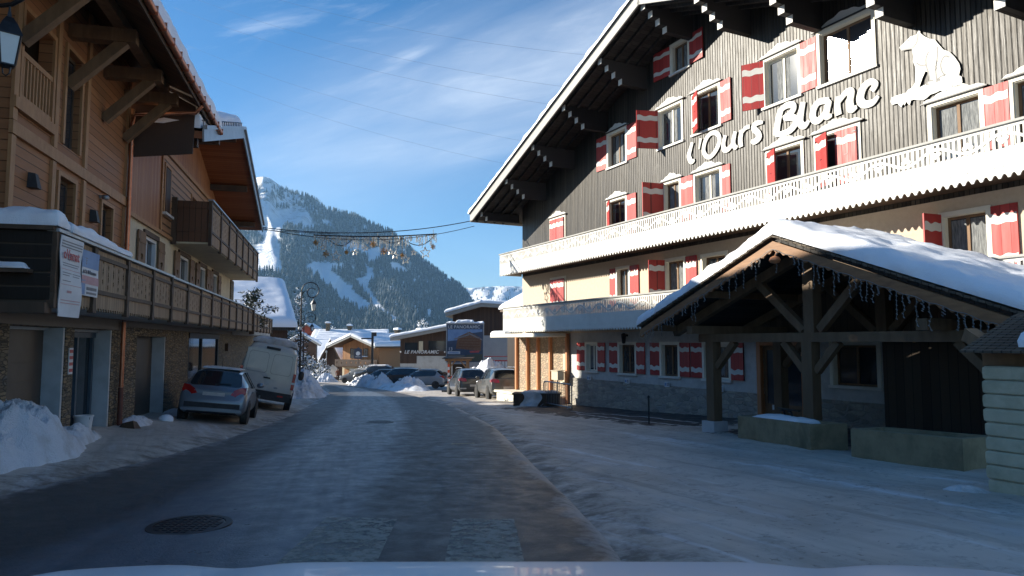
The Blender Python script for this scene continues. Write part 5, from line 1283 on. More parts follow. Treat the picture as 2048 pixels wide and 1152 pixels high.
# banners tied to the balcony
def banner(name, label, X0, X1, z0, z1, off, draw, wob=.02):
    t_ = thing(name, label, 'banner', LW(X0, off, z0), ROT_L, 'banners tied to the long balcony'); t_.scale = (LS, LS, LS); W = X1 - X0; H = z1 - z0
    mb = MB(); mb.grid(lambda u, v: (W * u + wob * math.sin(v * 7), -.008 + wob * .6 * math.sin(v * 9 + u * 2), H * v), 10, 24)
    bo = MB(); mb.grid(lambda u, v: (W * u + wob * math.sin(v * 7), .004 + wob * .6 * math.sin(v * 9 + u * 2), H * v), 10, 24, flip=True)
    mb.build('sheet', MT['sign_white'], t_, smooth=180)
    def bars(nm, m, L_):
        q = MB()
        for (a, b, c, d) in L_:
            n = max(1, int((d - c) * 20)); 
            q.grid(lambda u, v: (W * (a + (b - a) * u) + wob * math.sin((c + (d - c) * v) * 7), -.013 + wob * .6 * math.sin((c + (d - c) * v) * 9 + (a + (b - a) * u) * 2), H * (c + (d - c) * v)), 4, n)
        q.build(nm, m, t_, smooth=180)
    draw(t_, bars, W, H); return t_
def d1(t_, bars, W, H):
    bars('grey_print', MT['sign_grey'], [(.05, .95, .93, .945), (.05, .95, .895, .91), (.05, .95, .86, .875), (.08, .5, .54, .55), (.08, .4, .51, .52), (.55, .95, .54, .55), (.55, .9, .51, .52), (.08, .45, .44, .45), (.1, .9, .66, .67), (.1, .85, .63, .64)])
    bars('red_print', MT['sign_pink'], [(.04, .96, .585, .592), (.04, .96, .395, .402), (.08, .92, .20, .21), (.08, .92, .165, .175), (.3, .5, .30, .33)])
    text_part('red_lettering', 'oVamat', .235, MT['sign_red'], t_, (.07, -.028, H * .72), extrude=.002, bold=.004)
banner('advert_banner', 'long narrow white banner with red lettering tied to the near balcony corner', 12.92, 13.92, 1.98, 3.33, 1.28, d1, .022)
def d2(t_, bars, W, H):
    bars('blue_print', MT['sign_blue'], [(.0, 1, .62, 1.0), (.0, .22, .02, .34)])
    bars('red_print', MT['sign_pink'], [(.0, 1, .26, .44)])
    bars('photo_print', MT['sign_grey'], [(.05, .4, .68, .85)]); bars('price_line', MT['sign_grey'], [(.3, .9, .13, .20)]); bars('price_line', MT['sign_grey'], [(.3, .9, .04, .09)])
    text_part('dark_lettering', 'de 2 à 10 Personnes', .095, MT['sign_dark'], t_, (.03, -.022, H * .49), extrude=.002, bold=.002, space=.92)
banner('rental_banner', 'wide blue, white and pink banner hung beside the narrow one', 13.95, 14.86, 2.40, 3.22, 1.27, d2, .006)
bk = thing('bucket', 'white plastic bucket standing by the glazed garage door', 'bucket', LW(18.9, -.10)[:2] + (gz(*LW(18.9, -.10)[:2]) - .02,))
mb = MB(); mb.lathe([(0, 0), (.13, 0), (.17, .34), (.185, .34), (.185, .37), (.16, .37), (.13, .05), (0, .05)], n=20); mb.build('pail', MT['sign_white'], bk, smooth=40)
mb = MB(); mb.tube([(.17 * math.cos(a), .17 * math.sin(a) * .3 - .08, .34 - .1 * math.sin(a)) for a in [math.pi * k / 8 for k in range(9)]], .006, 5); mb.build('handle', MT['steel'], bk)
ss = thing('notice_plate', 'small red and white notice on the stone pier between the garages', 'sign', LW(17.35, 0.01, .85), ROT_L); ss.scale = (LS, LS, LS)
mb = MB(); mb.box(.02, .26, -.02, -.002, .0, .58); mb.build('plate', MT['sign_white'], ss)
mb = MB()
for k in range(4): mb.box(.04, .24, -.026, -.0205, .05 + k * .14, .12 + k * .14)
mb.build('red_print', MT['sign_red'], ss)

# second house: cream render below, boards above, gable to the street
ch2 = lthing('house', 'cream rendered house with boarded gable, carved balconies and heart-cut shutters', 'house', 31, -1.2)
g2 = [(22.9, 26.55)]; shop = (30.4, 37.8)
XE = 42.0
gw = MB(); gw.plate([(21.16, -3.2), (53.5, -3.2), (53.5, 2.17), (21.16, 2.17)], [rect(22.9, 26.55, -3, 1.74), rect(shop[0], shop[1], -3.0, 1.95)], 0.004, .30); gw.build('stone_wall', MT['stone_schist'], ch2)
garage(ch2, 22.9, 26.55, 'door', .42)
lb = MB(); lb.box(21.2, 53.4, -.055, -.002, 1.98, 2.16); lb.build('lintel_beam', MT['garage_door'], ch2)
mb = MB(); mb.box(shop[0], shop[1], -.05, .1, 1.72, 1.94); mb.box(shop[0], shop[0] + .15, 0, .1, -3, 1.72); mb.box(33.3, 33.45, 0, .1, -3, 1.72); mb.box(shop[1] - .15, shop[1], 0, .1, -3, 1.72); mb.box(shop[0] + .15, shop[1] - .15, .02, .1, -.75, -.6)
sw_ = mb.build('shop_window', MT['plastic'], ch2)
mb = MB(); mb.box(shop[0] + .1, shop[1] - .1, .06, .07, -3, 1.8); mb.build('pane', MT['glass'], sw_)
mb = MB(); mb.box(shop[0] + .5, shop[1] - .8, 1.2, 1.25, -.5, 1.2); mb.box(34, 36.2, .6, .65, -.9, .5); mb.build('display', MT['sign_red'], sw_)
mb = MB(); mb.box(shop[0] + .1, shop[1], 2.2, 2.25, -3, 2.0); mb.build('shop_interior', MT['interior'], sw_)
RX, RZ2, S2 = 30.0, 10.0, 0.30
ru2 = lambda X: RZ2 - S2 * abs(X - RX)
cw = [(23.15, 24.75), (28.0, 29.9), (32.0, 33.6), (35.3, 36.8)]
pw = MB(); pw.plate([(21.16, 2.2), (XE, 2.2), (XE, 5.14), (21.16, 5.14)], [rect(a, b, 3.3, 4.82) for a, b in cw], .003, .25); pw.build('rendered_wall', MT['plaster_cream'], ch2)
ww = MB(); ww.plate([(21.16, 5.16), (24.95, 5.16), (24.95, 8.0), (23.4, 8.0), (21.16, ru2(21.16))], [], -.02, .22); ww.build('boarded_wall', MT['larch_v'], ch2)
wx = [rect(25.35, 26.1, 5.9, 7.5), rect(29.8, 30.9, 5.2, 7.35), rect(33.9, 34.9, 5.2, 7.2)]
ww = MB(); ww.plate([(24.96, 5.16), (38.8, 5.16), (38.8, ru2(38.8)), (36.6, 8.0), (24.96, 8.0)], wx, -.03, .22); ww.build('clapboard_wall', MT['larch_log'], ch2)
ww = MB(); ww.plate([(23.45, 8.02), (36.55, 8.02), (RX, ru2(RX) + .02)], [], -.02, .22); ww.build('gable_wall', MT['larch_v'], ch2)
mb = MB(); mb.box(21.2, 38.8, -.09, -.031, 7.93, 8.09); mb.box(21.2, 38.8, -.09, -.03, 5.10, 5.22); mb.box(24.88, 25.02, -.07, -.031, 5.22, 7.93)
for (x0, z0), (x1, z1) in ((h[0], h[2]) for h in wx):
    mb.box(x0 - .1, x0, -.07, -.031, z0, z1 + .1); mb.box(x1, x1 + .1, -.07, -.031, z0, z1 + .1); mb.box(x0, x1, -.07, -.031, z1, z1 + .1)
mb.build('timber_trim', MT['larch_trim'], ch2)
mb = MB()
for h in wx: mb.box(h[0][0], h[2][0], .1, .12, h[0][1], h[2][1])
mb.build('dark_glazing', MT['glass'], ch2)
mb = MB(); mb.box(25.15, 26.3, -.16, -.02, 5.82, 5.9); mb.build('white_sill', MT['white_paint'], ch2)
mb = MB(); mb.box(25.4, 26.05, -.075, -.034, 5.95, 7.45); mb.build('closed_shutter', MT['chalet_dark'], ch2)
mb = MB(); mb.box(21.2, 21.4, .25, 9, 2.2, 7.2); mb.box(XE - .2, XE, .25, 9, -3, 5.1); mb.box(21.2, XE, 9, 9.2, -2, 6); mb.build('side_wall', MT['plaster_cream'], ch2)
mb = MB()
for x in (21.5, 53.2): mb.box(x, x + .2, .301, 2, -3, 2.1)
mb.box(42.1, 53.5, -1.1, 4, 2.0, 2.19); mb.build('terrace_slab', MT['plaster_grey'], ch2)
heart = lambda cx, cz, k: [(cx + k * 16 * math.sin(t) ** 3, cz + k * (13 * math.cos(t) - 5 * math.cos(2 * t) - 2 * math.cos(3 * t) - math.cos(4 * t))) for t in [2 * math.pi * i / 18 for i in range(18)]]
for a, b in cw:
    mb = MB(); mb.box(a, a + .09, .02, .2, 3.3, 4.82); mb.box(b - .09, b, .02, .2, 3.3, 4.82); mb.box(a + .09, b - .09, .02, .2, 4.73, 4.82); mb.box((a + b) / 2 - .04, (a + b) / 2 + .04, .10, .16, 3.3, 4.73); w_ = mb.build('window', MT['sign_white'], ch2)
    mb = MB(); mb.box(a + .09, b - .09, .13, .14, 3.3, 4.73); mb.build('pane', MT['glass'], w_)
    mb = MB(); mb.box(a - .1, b + .1, -.06, .02, 4.83, 4.98); mb.build('lintel', MT['dark_wood'], w_)
    for s_ in (-1, 1):
        mb = MB(); x0 = a - .82 if s_ < 0 else b + .02; mb.plate(rect(x0, x0 + .80, 3.28, 4.86), [heart(x0 + .4, 4.1, .0085)], -.075, -.03)
        for z in (3.5, 4.5): mb.box(x0 + .02, x0 + .78, -.095, -.076, z, z + .1)
        mb.build('shutter', MT['brown_wood'], w_)
# roof 2
FO2 = -1.85; xa, xb = 21.46, 38.6; yb2 = 10
zt2 = lambda X: ru2(X) + .22
rf = MB(); rf.slab([(xa, FO2, zt2(xa)), (RX, FO2, zt2(RX)), (RX, yb2, zt2(RX)), (xa, yb2, zt2(xa))], .22); rf.slab([(RX, FO2, zt2(RX)), (xb, FO2, zt2(xb)), (xb, yb2, zt2(xb)), (RX, yb2, zt2(RX))], .22)
r2 = rf.build('roof', MT['soffit_red'], ch2)
mb = MB()
for a, b in ((xa - .03, RX), (RX, xb + .03)):
    mb.beam((a, FO2 - .03, ru2(a) + .10), (b, FO2 - .03, ru2(b) + .10), .05, .36); mb.beam((a, FO2 - .07, ru2(a) + .34), (b, FO2 - .07, ru2(b) + .34), .12, .12)
mb.build('zinc_verge', MT['zinc'], r2)
sn = MB()
sn.snow([(xa - .1, FO2 + .05, zt2(xa) + .05), (RX, FO2 + .05, zt2(RX) + .05), (RX, yb2, zt2(RX) + .05), (xa - .1, yb2, zt2(xa) + .05)], .62, 40, 24, 41, keep=(1, 0, 1, 1), lump=.05, rnd=.5)
sn.snow([(RX, FO2 + .05, zt2(RX) + .05), (xb + .1, FO2 + .05, zt2(xb) + .05), (xb + .1, yb2, zt2(xb) + .05), (RX, yb2, zt2(RX) + .05)], .62, 40, 24, 42, keep=(1, 1, 1, 0), lump=.05, rnd=.5)
sn.build('roof_snow', MT['snow'], r2, smooth=70)
mb = MB()
for i in range(26):
    x = xa + .2 + i * .42
    if x < RX: mb.tube([(x, FO2 + .02, zt2(x)), (x, FO2 + .02, zt2(x) + .32)], .012, 5)
mb.tube([(xa, FO2 + .02, zt2(xa) + .32), (RX, FO2 + .02, zt2(RX) + .32)], .014, 5); mb.build('snow_guard', MT['iron'], r2)
for x in (22.2, 26, 30, 34, 37.6): mb = MB(); mb.box(x - .13, x + .13, FO2 + .25, .1, ru2(x) - .26 - (.03 if x != 30 else 0), ru2(x) - (.045 if x != 30 else .01)); mb.build('purlin', MT['dark_wood'], r2)
P2 = [21.30, 23.52, 25.74, 27.96, 30.18, 32.4, 34.62, 36.84, 39.06, 41.2]
b2 = wood_balcony(ch2, P2, 2.15, 3.38, 1.2, MT['plaster_grey'])
mb = MB(); mb.box(41.2, 41.5, -1.3, -1.05, 2.0, 3.5); mb.build('corner_post', MT['dark_wood'], b2)
wood_balcony(ch2, [41.6, 43.6, 45.6, 47.6, 49.6, 51.6, 53.4], 2.2, 3.22, 1.2, MT['plaster_grey'])
P3 = [26.6, 28.8, 31.0, 33.2, 35.4, 37.6, 39.8, 41.9]
b3 = wood_balcony(ch2, P3, 5.02, 6.62, 1.3, MT['plaster_cream'])
mb = MB(); mb.box(26.56, 26.60, -1.28, -.04, 5.1, 6.56); mb.box(26.53, 26.559, -1.28, -.04, 5.45, 5.55); mb.box(26.53, 26.559, -1.28, -.04, 6.3, 6.42); mb.build('end_screen', MT['end_wood'], b3)
mb = MB(); mb.box(26.5, 26.66, -.2, -.03, 5.0, 6.66); mb.build('wall_post', MT['dark_wood'], b3)
mb = MB(); mb.box(41.15, 42.3, -.05, .6, 2.2, 5.0); mb.build('stone_pier', MT['stone_schist'], ch2)
ac = MB(); ac.box(40.0, 40.6, -.16, -.004, 1.1, 1.5); ac.build('meter_box', MT['dark_wood'], ch2)
MB.org = Vector((0, 0, 0))
hk = Vector(LW(RX, 1.95, ru2(RX) - .1))
# ------------------------------------------------------------------ vehicles
# station: y, z bottom, z belt, z roof, half width sill, half width belt, half width roof   (y forward, rear at the negative end)
PROF = {
 'hatch': dict(st=[(-2.02, .40, .58, .62, .66, .66, .60), (-1.98, .30, .66, .70, .78, .77, .70), (-1.93, .27, .88, .90, .84, .80, .70), (-1.82, .25, .98, 1.00, .86, .83, .70), (-1.30, .24, 1.0, 1.41, .87, .84, .58), (-.85, .24, .99, 1.475, .875, .85, .57), (0, .24, .96, 1.475, .875, .85, .57), (.55, .24, .93, 1.38, .875, .84, .56), (1.22, .24, .90, .95, .87, .82, .62), (1.70, .27, .80, .84, .84, .76, .52), (1.95, .30, .60, .64, .74, .66, .42), (2.02, .40, .5, .52, .6, .55, .3)], rg=(3, 4), ws=(7, 8), cab=(4, 7), wh=(-1.28, 1.26, .31, .80)),
 'suv': dict(st=[(-2.25, .42, .66, .70, .72, .70, .62), (-2.22, .32, .78, .82, .85, .82, .74), (-2.16, .28, 1.02, 1.05, .90, .86, .74), (-2.08, .27, 1.10, 1.12, .915, .87, .73), (-1.72, .26, 1.12, 1.56, .92, .87, .62), (-1.2, .26, 1.10, 1.655, .92, .875, .61), (0, .26, 1.06, 1.66, .92, .875, .61), (.55, .26, 1.04, 1.58, .92, .87, .60), (1.25, .27, 1.02, 1.06, .915, .85, .66), (1.9, .30, .94, .98, .89, .80, .60), (2.2, .34, .72, .78, .80, .70, .5), (2.28, .42, .58, .62, .66, .6, .4)], rg=(3, 4), ws=(7, 8), cab=(4, 7), wh=(-1.38, 1.36, .355, .85)),
 'van': dict(st=[(-2.80, .52, 1.45, 2.30, .90, .95, .80), (-2.76, .40, 1.45, 2.42, .98, 1.0, .84), (-2.6, .36, 1.45, 2.47, 1.0, 1.01, .85), (-1.0, .35, 1.42, 2.50, 1.01, 1.01, .86), (.9, .35, 1.38, 2.48, 1.01, 1.01, .85), (1.35, .35, 1.35, 2.36, 1.01, 1.0, .80), (2.15, .36, 1.30, 1.42, .99, .95, .74), (2.6, .40, 1.02, 1.10, .92, .85, .6), (2.72, .5, .8, .86, .8, .7, .45)], rg=None, ws=(5, 6), cab=None, wh=(-1.75, 1.85, .345, .90)),
}
def car(name, label, x, y, hdg, prof, pm, roll=0.0, group=None, plate=True, snow=None, glass=True, z=None, detail=True, cat='car', lampz=None):
    """hdg = bearing of the nose, degrees to the left of +Y; roll in degrees, positive lifts the left side"""
    p = PROF[prof]; st = p['st']
    z0 = base_z(x, y) + (bank(x, y) if z is None else 0) if z is None else z
    t_ = thing(name, label, cat, (x, y, z0), R(hdg), group)
    sl = -0.039 if y > -5 else 0
    t_.rotation_mode = 'XYZ'; t_.rotation_euler = (math.atan(-0.039 * math.cos(R(hdg))), R(roll), R(hdg))
    bm = bmesh.new(); rings = []
    for (yy, zb, zl, zr_, wb, wl, wr) in st:
        half = [(wb * .82, zb), (wb, zb + .10), (wb * 1.005, (zb + zl) * .52), (wl, zl), (wr, zr_ - .05 if zr_ - zl > .2 else zr_ - .015), (wr * .72, zr_), (0, zr_ + .015)]
        pts = [(0, zb)] + half; full = pts + [(-a, b) for a, b in pts[-2:0:-1]]
        rings.append([bm.verts.new((a, yy, b)) for a, b in full])
    n = len(rings[0])
    for i in range(len(rings) - 1):
        for j in range(n):
            jn = (j + 1) % n; f = bm.faces.new((rings[i][j], rings[i + 1][j], rings[i + 1][jn], rings[i][jn]))
            k = min(j, n - 1 - j)           # strip index from the bottom, same on both sides
            if glass:
                if p['rg'] and i == p['rg'][0] and k >= 5: f.material_index = 1
                if i == p['ws'][0] and k >= 4: f.material_index = 1
                if p['cab'] and p['cab'][0] <= i < p['cab'][1] and k == 4: f.material_index = 1
                if prof == 'van' and i == 4 and k == 4: f.material_index = 1
            if k in (0,) : f.material_index = 2
    for r_, rev in ((rings[0], False), (rings[-1], True)):
        f = bm.faces.new(r_ if not rev else r_[::-1])
    bm.normal_update(); bmesh.ops.recalc_face_normals(bm, faces=bm.faces)
    cl = bm.edges.layers.float.new('crease_edge')
    for e in bm.edges:
        ms = {f.material_index for f in e.link_faces}
        if len(ms) > 1: e[cl] = 0.75
        if prof == 'van' and any(abs(v.co.y - st[0][0]) < .001 for v in e.verts) and all(abs(v.co.y - st[0][0]) < .001 for v in e.verts): e[cl] = .7
    me = bpy.data.meshes.new('shell'); bm.to_mesh(me); bm.free()
    o = bpy.data.objects.new('shell', me); COL.objects.link(o)
    md = o.modifiers.new('s', 'SUBSURF'); md.levels = 2; md.render_levels = 2
    bpy.context.view_layer.update(); ev = o.evaluated_get(bpy.context.evaluated_depsgraph_get()); m2 = bpy.data.meshes.new_from_object(ev)
    bpy.data.objects.remove(o); bpy.data.meshes.remove(me)
    V = [v.co.copy() for v in m2.vertices]; N = [v.normal.copy() for v in m2.vertices]
    for idx, nm, mt_ in ((0, 'body', pm), (1, 'glazing', MT['car_glass']), (2, 'underbody', MT['plastic'])):
        fs = [tuple(pl.vertices) for pl in m2.polygons if pl.material_index == idx]
        if not fs: continue
        used = sorted({i for f in fs for i in f}); mp = {a: b for b, a in enumerate(used)}
        mb = MB(); mb.add([V[i] for i in used], [[mp[i] for i in f] for f in fs]); mb.build(nm, mt_, t_, smooth=50)
    bpy.data.meshes.remove(m2)
    ry, fy_, wr_, hw = p['wh']
    for wy in (ry, fy_):
        for s_ in (-1, 1):
            xw = s_ * hw; mb = MB()
            prof_t = [(wr_ * .62, -.10), (wr_ * .9, -.105), (wr_, -.07), (wr_, .07), (wr_ * .9, .105), (wr_ * .62, .10)]
            mb.lathe(prof_t, (xw, wy, wr_), 24, axis='x'); ty = mb.build('wheel', MT['rubber'], t_, smooth=40)
            mb = MB(); mb.lathe([(0, -.06), (wr_ * .6, -.07), (wr_ * .66, -.1), (wr_ * .66, .1), (wr_ * .6, .07), (0, .06)], (xw, wy, wr_), 20, axis='x')
            for a in range(5):
                aa = a * 2 * math.pi / 5; mb.beam((xw + s_ * .075, wy, wr_), (xw + s_ * .075, wy + wr_ * .6 * math.cos(aa), wr_ + wr_ * .6 * math.sin(aa)), .03, .05)
            mb.build('rim', MT['rim'], ty, smooth=40)
            if detail:
                mb = MB(); wb_ = st[len(st) // 2][4]; mb.lathe([(wr_ * 1.0, 0), (wr_ * 1.17, 0), (wr_ * 1.17, .02), (wr_ * 1.0, .02)], (s_ * (wb_ + .004) - .01, wy, wr_), 24, axis='x'); mb.build('wheel_arch', MT['plastic'], t_, smooth=40)
    ys = st[0][0]
    def blob(nm, c, s3, m, nn=10):
        mb = MB(); pr = [(0, -1)] + [(math.sin(a) ** .6, -math.cos(a)) for a in [math.pi * k / 8 for k in range(1, 8)]] + [(0, 1)]
        mb.lathe(pr, (0, 0, 0), 14); mb.v = [(c[0] + a * s3[0], c[1] + b * s3[1], c[2] + d * s3[2]) for a, b, d in mb.v]; mb.build(nm, m, t_, smooth=60)
    if prof == 'hatch':
        for s_ in (-1, 1):
            mb = MB(); pts = [(.42, .80), (.50, .92), (.64, 1.0), (.79, 1.02), (.81, .86), (.74, .76), (.56, .755)]
            mb.plate([(s_ * a, b) for a, b in pts], [], -1.965, -1.70); mb.v = [(a, b + .22 * max(0, abs(a) - .62) + .45 * max(0, c - .88), c) for a, b, c in mb.v]; mb.build('tail_lamp', MT['tail_red'], t_, smooth=30)
        mb = MB(); mb.box(-.70, .70, ys - .012, ys + .05, .43, .56); mb.build('bumper_strip', MT['plastic'], t_)
        mb = MB(); mb.box(-.76, .76, ys - .035, ys + .05, .335, .40); mb.build('bumper_lip', pm, t_)
        mb = MB(); mb.box(-.50, .50, -1.955, -1.9, .705, .875); mb.box(-.28, .28, -1.972, -1.955, .72, .84, 1); mb.build('number_plate', [pm, MT['plate']], t_)
        mb = MB(); mb.tube([(0, -1.76, 1.06), (.38, -1.75, 1.09)], .012, 6); mb.tube([(0, -1.76, 1.06), (0, -1.80, 1.0)], .03, 6); mb.build('rear_wiper', MT['plastic'], t_)
        mb = MB(); mb.tube([(0, -.95, 1.48), (0, -1.15, 1.70)], .006, 5); mb.build('aerial', MT['plastic'], t_)
        mb = MB(); mb.snow([(-.5, -1.15, 1.465), (.5, -1.15, 1.465), (.5, .3, 1.475), (-.5, .3, 1.475)], .06, 12, 14, 7, lump=.015, rnd=.2); mb.build('roof_frost', MT['snow_dirty'], t_, smooth=70)
    if prof == 'suv':
        for s_ in (-1, 1):
            mb = MB(); pts = [(.46, .90), (.50, 1.06), (.80, 1.12), (.90, 1.02), (.88, .92), (.70, .90)]
            mb.plate([(s_ * a, b) for a, b in pts], [], -2.225, -1.95); mb.v = [(a, b + .30 * max(0, abs(a) - .62) + .3 * max(0, c - 1.0), c) for a, b, c in mb.v]; mb.build('tail_lamp', MT['tail_red'], t_, smooth=30)
            mb = MB(); mb.box(s_ * .66 - .17, s_ * .66 + .17, ys - .012, ys + .06, .46, .53); mb.build('exhaust_trim', MT['rim'], t_)
            mb = MB(); mb.tube([(s_ * .60, -1.5, 1.66), (s_ * .61, -1.2, 1.70), (s_ * .61, .2, 1.71), (s_ * .60, .5, 1.65)], .018, 6); mb.build('roof_rail', MT['rim'], t_)
        mb = MB(); mb.box(-.80, .80, ys - .01, ys + .06, .34, .46); mb.build('bumper_insert', MT['plastic'], t_)
        mb = MB(); mb.box(-.27, .27, ys - .022, ys + .03, .60, .71); mb.build('number_plate', MT['plate'], t_)
        mb = MB(); mb.tube([(0, -2.04, 1.16), (.4, -2.03, 1.18)], .012, 6); mb.build('rear_wiper', MT['plastic'], t_)
    if prof in ('hatch', 'suv'):
        for s_ in (-1, 1):
            hz_ = .72 if prof == 'hatch' else .88
            blob('headlight', (s_ * .62, st[-3][0] + .08, hz_), (.16, .14, .09), MT['lamp_clear'])
            blob('mirror', (s_ * (st[5][5] + .12), .62, st[5][2] + .06), (.11, .07, .075), pm if detail else MT['plastic'])
            if detail:
                for yd in (-.55, .35):
                    mb = MB(); wsl = st[5][4]; mb.box(s_ * wsl - .012, s_ * wsl + .018, yd - .09, yd + .09, st[5][2] - .14, st[5][2] - .11); mb.build('door_handle', pm, t_)
                for yb_ in (-.45, .02): mb = MB(); mb.beam((s_ * (st[5][5] + .004), yb_, st[5][2] + .0), (s_ * (st[5][6] + .012), yb_ - .04, st[5][3] - .06), .05, .02, up=(s_, 0, .3)); mb.build('door_pillar', MT['plastic'], t_)
    if prof == 'van':
        mb = MB()
        for a, b in ((-.88, -.012), (.012, .88)):
            mb.box(a, b, -2.812, -2.78, .72, 2.20)
        mb.build('rear_door', pm, t_)
        mb = MB()
        for a, b in ((-.80, -.06), (.06, .80)):
            out = [(a + .06, 1.35), (b - .06, 1.35), (b, 1.42), (b - .02, 2.02), (b - .08, 2.10), (a + .08, 2.10), (a + .02, 2.02), (a, 1.42)]
            inn_ = [(((x - (a + b) / 2) * .965) + (a + b) / 2, 1.725 + (z - 1.725) * .965) for x, z in out]
            mb.plate(out, [inn_], -2.822, -2.8125)
        mb.build('door_panel_edges', mat('shaded_seam', (0.24, 0.24, 0.23), (0.20, 0.20, 0.19), 3, .5), t_)
        mb = MB(); mb.box(-.24, .26, -2.85, -2.70, 2.27, 2.36); mb.v = [(a, b, c - .10 * (abs(a) / .25) ** 2 * .3) for a, b, c in mb.v]; mb.build('high_brake_lamp', MT['plastic'], t_)
        mb = MB(); mb.box(-.12, .12, -2.845, -2.813, 1.16, 1.21); mb.build('door_handle', MT['plastic'], t_)
        mb = MB(); mb.lathe([(0, -.01), (.075, -.01), (.075, .01), (0, .01)], (.38, -2.818, .86), 16, axis='y'); mb.v = [(a, b, .86 + (c - .86) * .5) for a, b, c in mb.v]; mb.build('badge', MT['steel'], t_)
        for s_ in (-1, 1):
            mb = MB(); mb.box(s_ * .955 - .055, s_ * .955 + .055, -2.815, -2.70, .88, 1.48, 0); mb.box(s_ * .955 - .058, s_ * .955 + .058, -2.818, -2.72, 1.08, 1.16, 1); mb.build('tail_lamp', [MT['tail_red'], MT['lamp_clear']], t_)
            blob('mirror', (s_ * 1.18, 1.75, 1.42), (.12, .10, .20), MT['plastic'])
        mb = MB(); mb.box(-.98, .98, -2.86, -2.60, .40, .71); mb.build('rear_bumper', MT['plastic'], t_)
        mb = MB(); mb.tube([(-.1, -2.86, .42), (-.1, -3.05, .45), (-.1, -3.05, .52)], .03, 8); mb.build('tow_hook', MT['steel'], t_)
        for s_ in (-.55, .6):
            mb = MB(); mb.box(s_ - .1, s_ + .1, -2.872, -2.861, .55, .61); mb.build('reflector', MT['tail_red'], t_)
        mb = MB(); mb.snow([(-.80, -2.70, 2.44), (.82, -2.70, 2.44), (.82, 1.1, 2.46), (-.80, 1.1, 2.46)], .26, 26, 30, 13, lump=.07, rnd=.5, sc=1.8); mb.build('roof_snow', MT['snow_dirty'], t_, smooth=70)
    if snow:
        mb = MB(); zt = max(s_[3] for s_ in st); mb.snow([(-.58, -1.3, zt - .02), (.58, -1.3, zt - .02), (.58, .5, zt - .04), (-.58, .5, zt - .04)], snow, 12, 14, 5, lump=.03, rnd=.25); mb.build('roof_snow', MT['snow'], t_, smooth=70)
    return t_
hd = math.degrees(AL)
car('parked_hatchback', 'silver-blue hatchback with red tail lamps parked below the carved balcony', *(lambda p: (p[0], p[1]))((-8.62, 20.85)), hd + 1.0, 'hatch', MT['car_silver'], roll=6.0)
vx, vy = -10.1, 28.75
car('parked_van', 'tall white panel van with snow on its roof, leaning on the snowy kerb', vx, vy, hd + 2.0, 'van', MT['car_white'], roll=11.0, cat='van')
car('parked_car', 'dusty grey estate car parked nearest, beside the dark planter box', -.75, 38.3, 15, 'suv', MT['car_grey'], z=base_z(0, 38.3))
car('parked_car', 'dark grey estate car half hidden to the left of the dusty one', -2.75, 43.2, 15, 'suv', MT['car_dark'], z=base_z(0, 43.2))
G = 'cars parked nose-out behind the snow bank'
zz = lambda x, y: base_z(x, y) + .10
car('parked_car', 'pale car with its front buried in snow, next to the orange barrier', -7.2, 57.5, 78, 'hatch', MT['car_pale'], group=G, z=zz(0, 57.5), detail=False)
car('parked_car', 'black estate car with a pale windscreen, second from the orange barrier', -9.9, 62.5, 80, 'suv', MT['car_black'], group=G, z=zz(0, 62.5), detail=False)
car('parked_car', 'low black hatchback with snow on its bonnet, third from the orange barrier', -12.4, 67.5, 80, 'hatch', MT['car_black'], group=G, z=zz(0, 67.5), detail=False)
car('parked_car', 'tall dark four-wheel drive behind the snow bank with snow on its roof', -14.2, 73.5, 82, 'suv', MT['car_dark'], group=G, z=zz(0, 73.5) + .25, detail=False, snow=.12)
car('parked_car', 'slate-grey car under a cover at the far end of the row', -17.0, 78.0, 80, 'hatch', mat('slate_car_cover', (0.10, 0.115, 0.135), (0.075, 0.09, 0.105), 3, .8, bmp=.3), group=G, z=zz(0, 78) + .05, detail=False, glass=False)
car('parked_car', 'small white car far off at the left foot of the snowy roof', -27.2, 100.0, 20, 'hatch', MT['car_pale'], z=base_z(0, 100), detail=False, snow=.12)
# bonnet of the car the picture is taken from
own = thing('car', 'white car bonnet at the very bottom of the view', 'car', (.06, -.95, base_z(0, 0) + .055))
mb = MB()
def hood(u, v):
    s_ = u * 2 - 1; x = s_ * 1.10 - .03; y = 1.15 + 1.55 * v - .06 * abs(s_) ** 6 * (.3 + v)
    z = 1.155 - .125 * v - .06 * v ** 5 - .006 * s_ * s_ - .012 * math.exp(-((abs(s_) - .60) / .08) ** 2) - .30 * max(0, abs(s_) - .93) ** 1.2
    if v > .93: z -= .22 * (v - .93) / .07
    return (x, y, z)
mb.grid(hood, 60, 40); mb.build('bonnet', MT['car_hood'], own, smooth=180)
mb = MB()
for s_ in (-1, 1):
    mb.grid(lambda u, v: (s_ * (1.10 - .03 * v - .02 * math.sin(v * 3)), 1.15 + 1.3 * u, (hood(0, 0)[2] - .05 - .16 * u) * (1 - v) + .30 * v), 20, 8, flip=s_ > 0)
mb.grid(lambda u, v: ((u * 2 - 1) * 1.06, hood(u, 1)[1] + .05 * math.sin(v * 3.1), hood(u, 1)[2] * (1 - v) + .32 * v), 20, 8)
mb.build('front_body', MT['car_hood'], own, smooth=60)
for s_ in (-1, 1):
    mb = MB(); mb.lathe([(.2, -.1), (.30, -.105), (.32, -.06), (.32, .06), (.30, .105), (.2, .1)], (s_ * .78, 1.75, .32), 24, axis='x'); wq = mb.build('wheel', MT['rubber'], own, smooth=40)
    mb = MB(); mb.lathe([(0, -.06), (.2, -.09), (.2, .09), (0, .06)], (s_ * .78, 1.75, .32), 20, axis='x'); mb.build('rim', MT['rim'], wq, smooth=40)

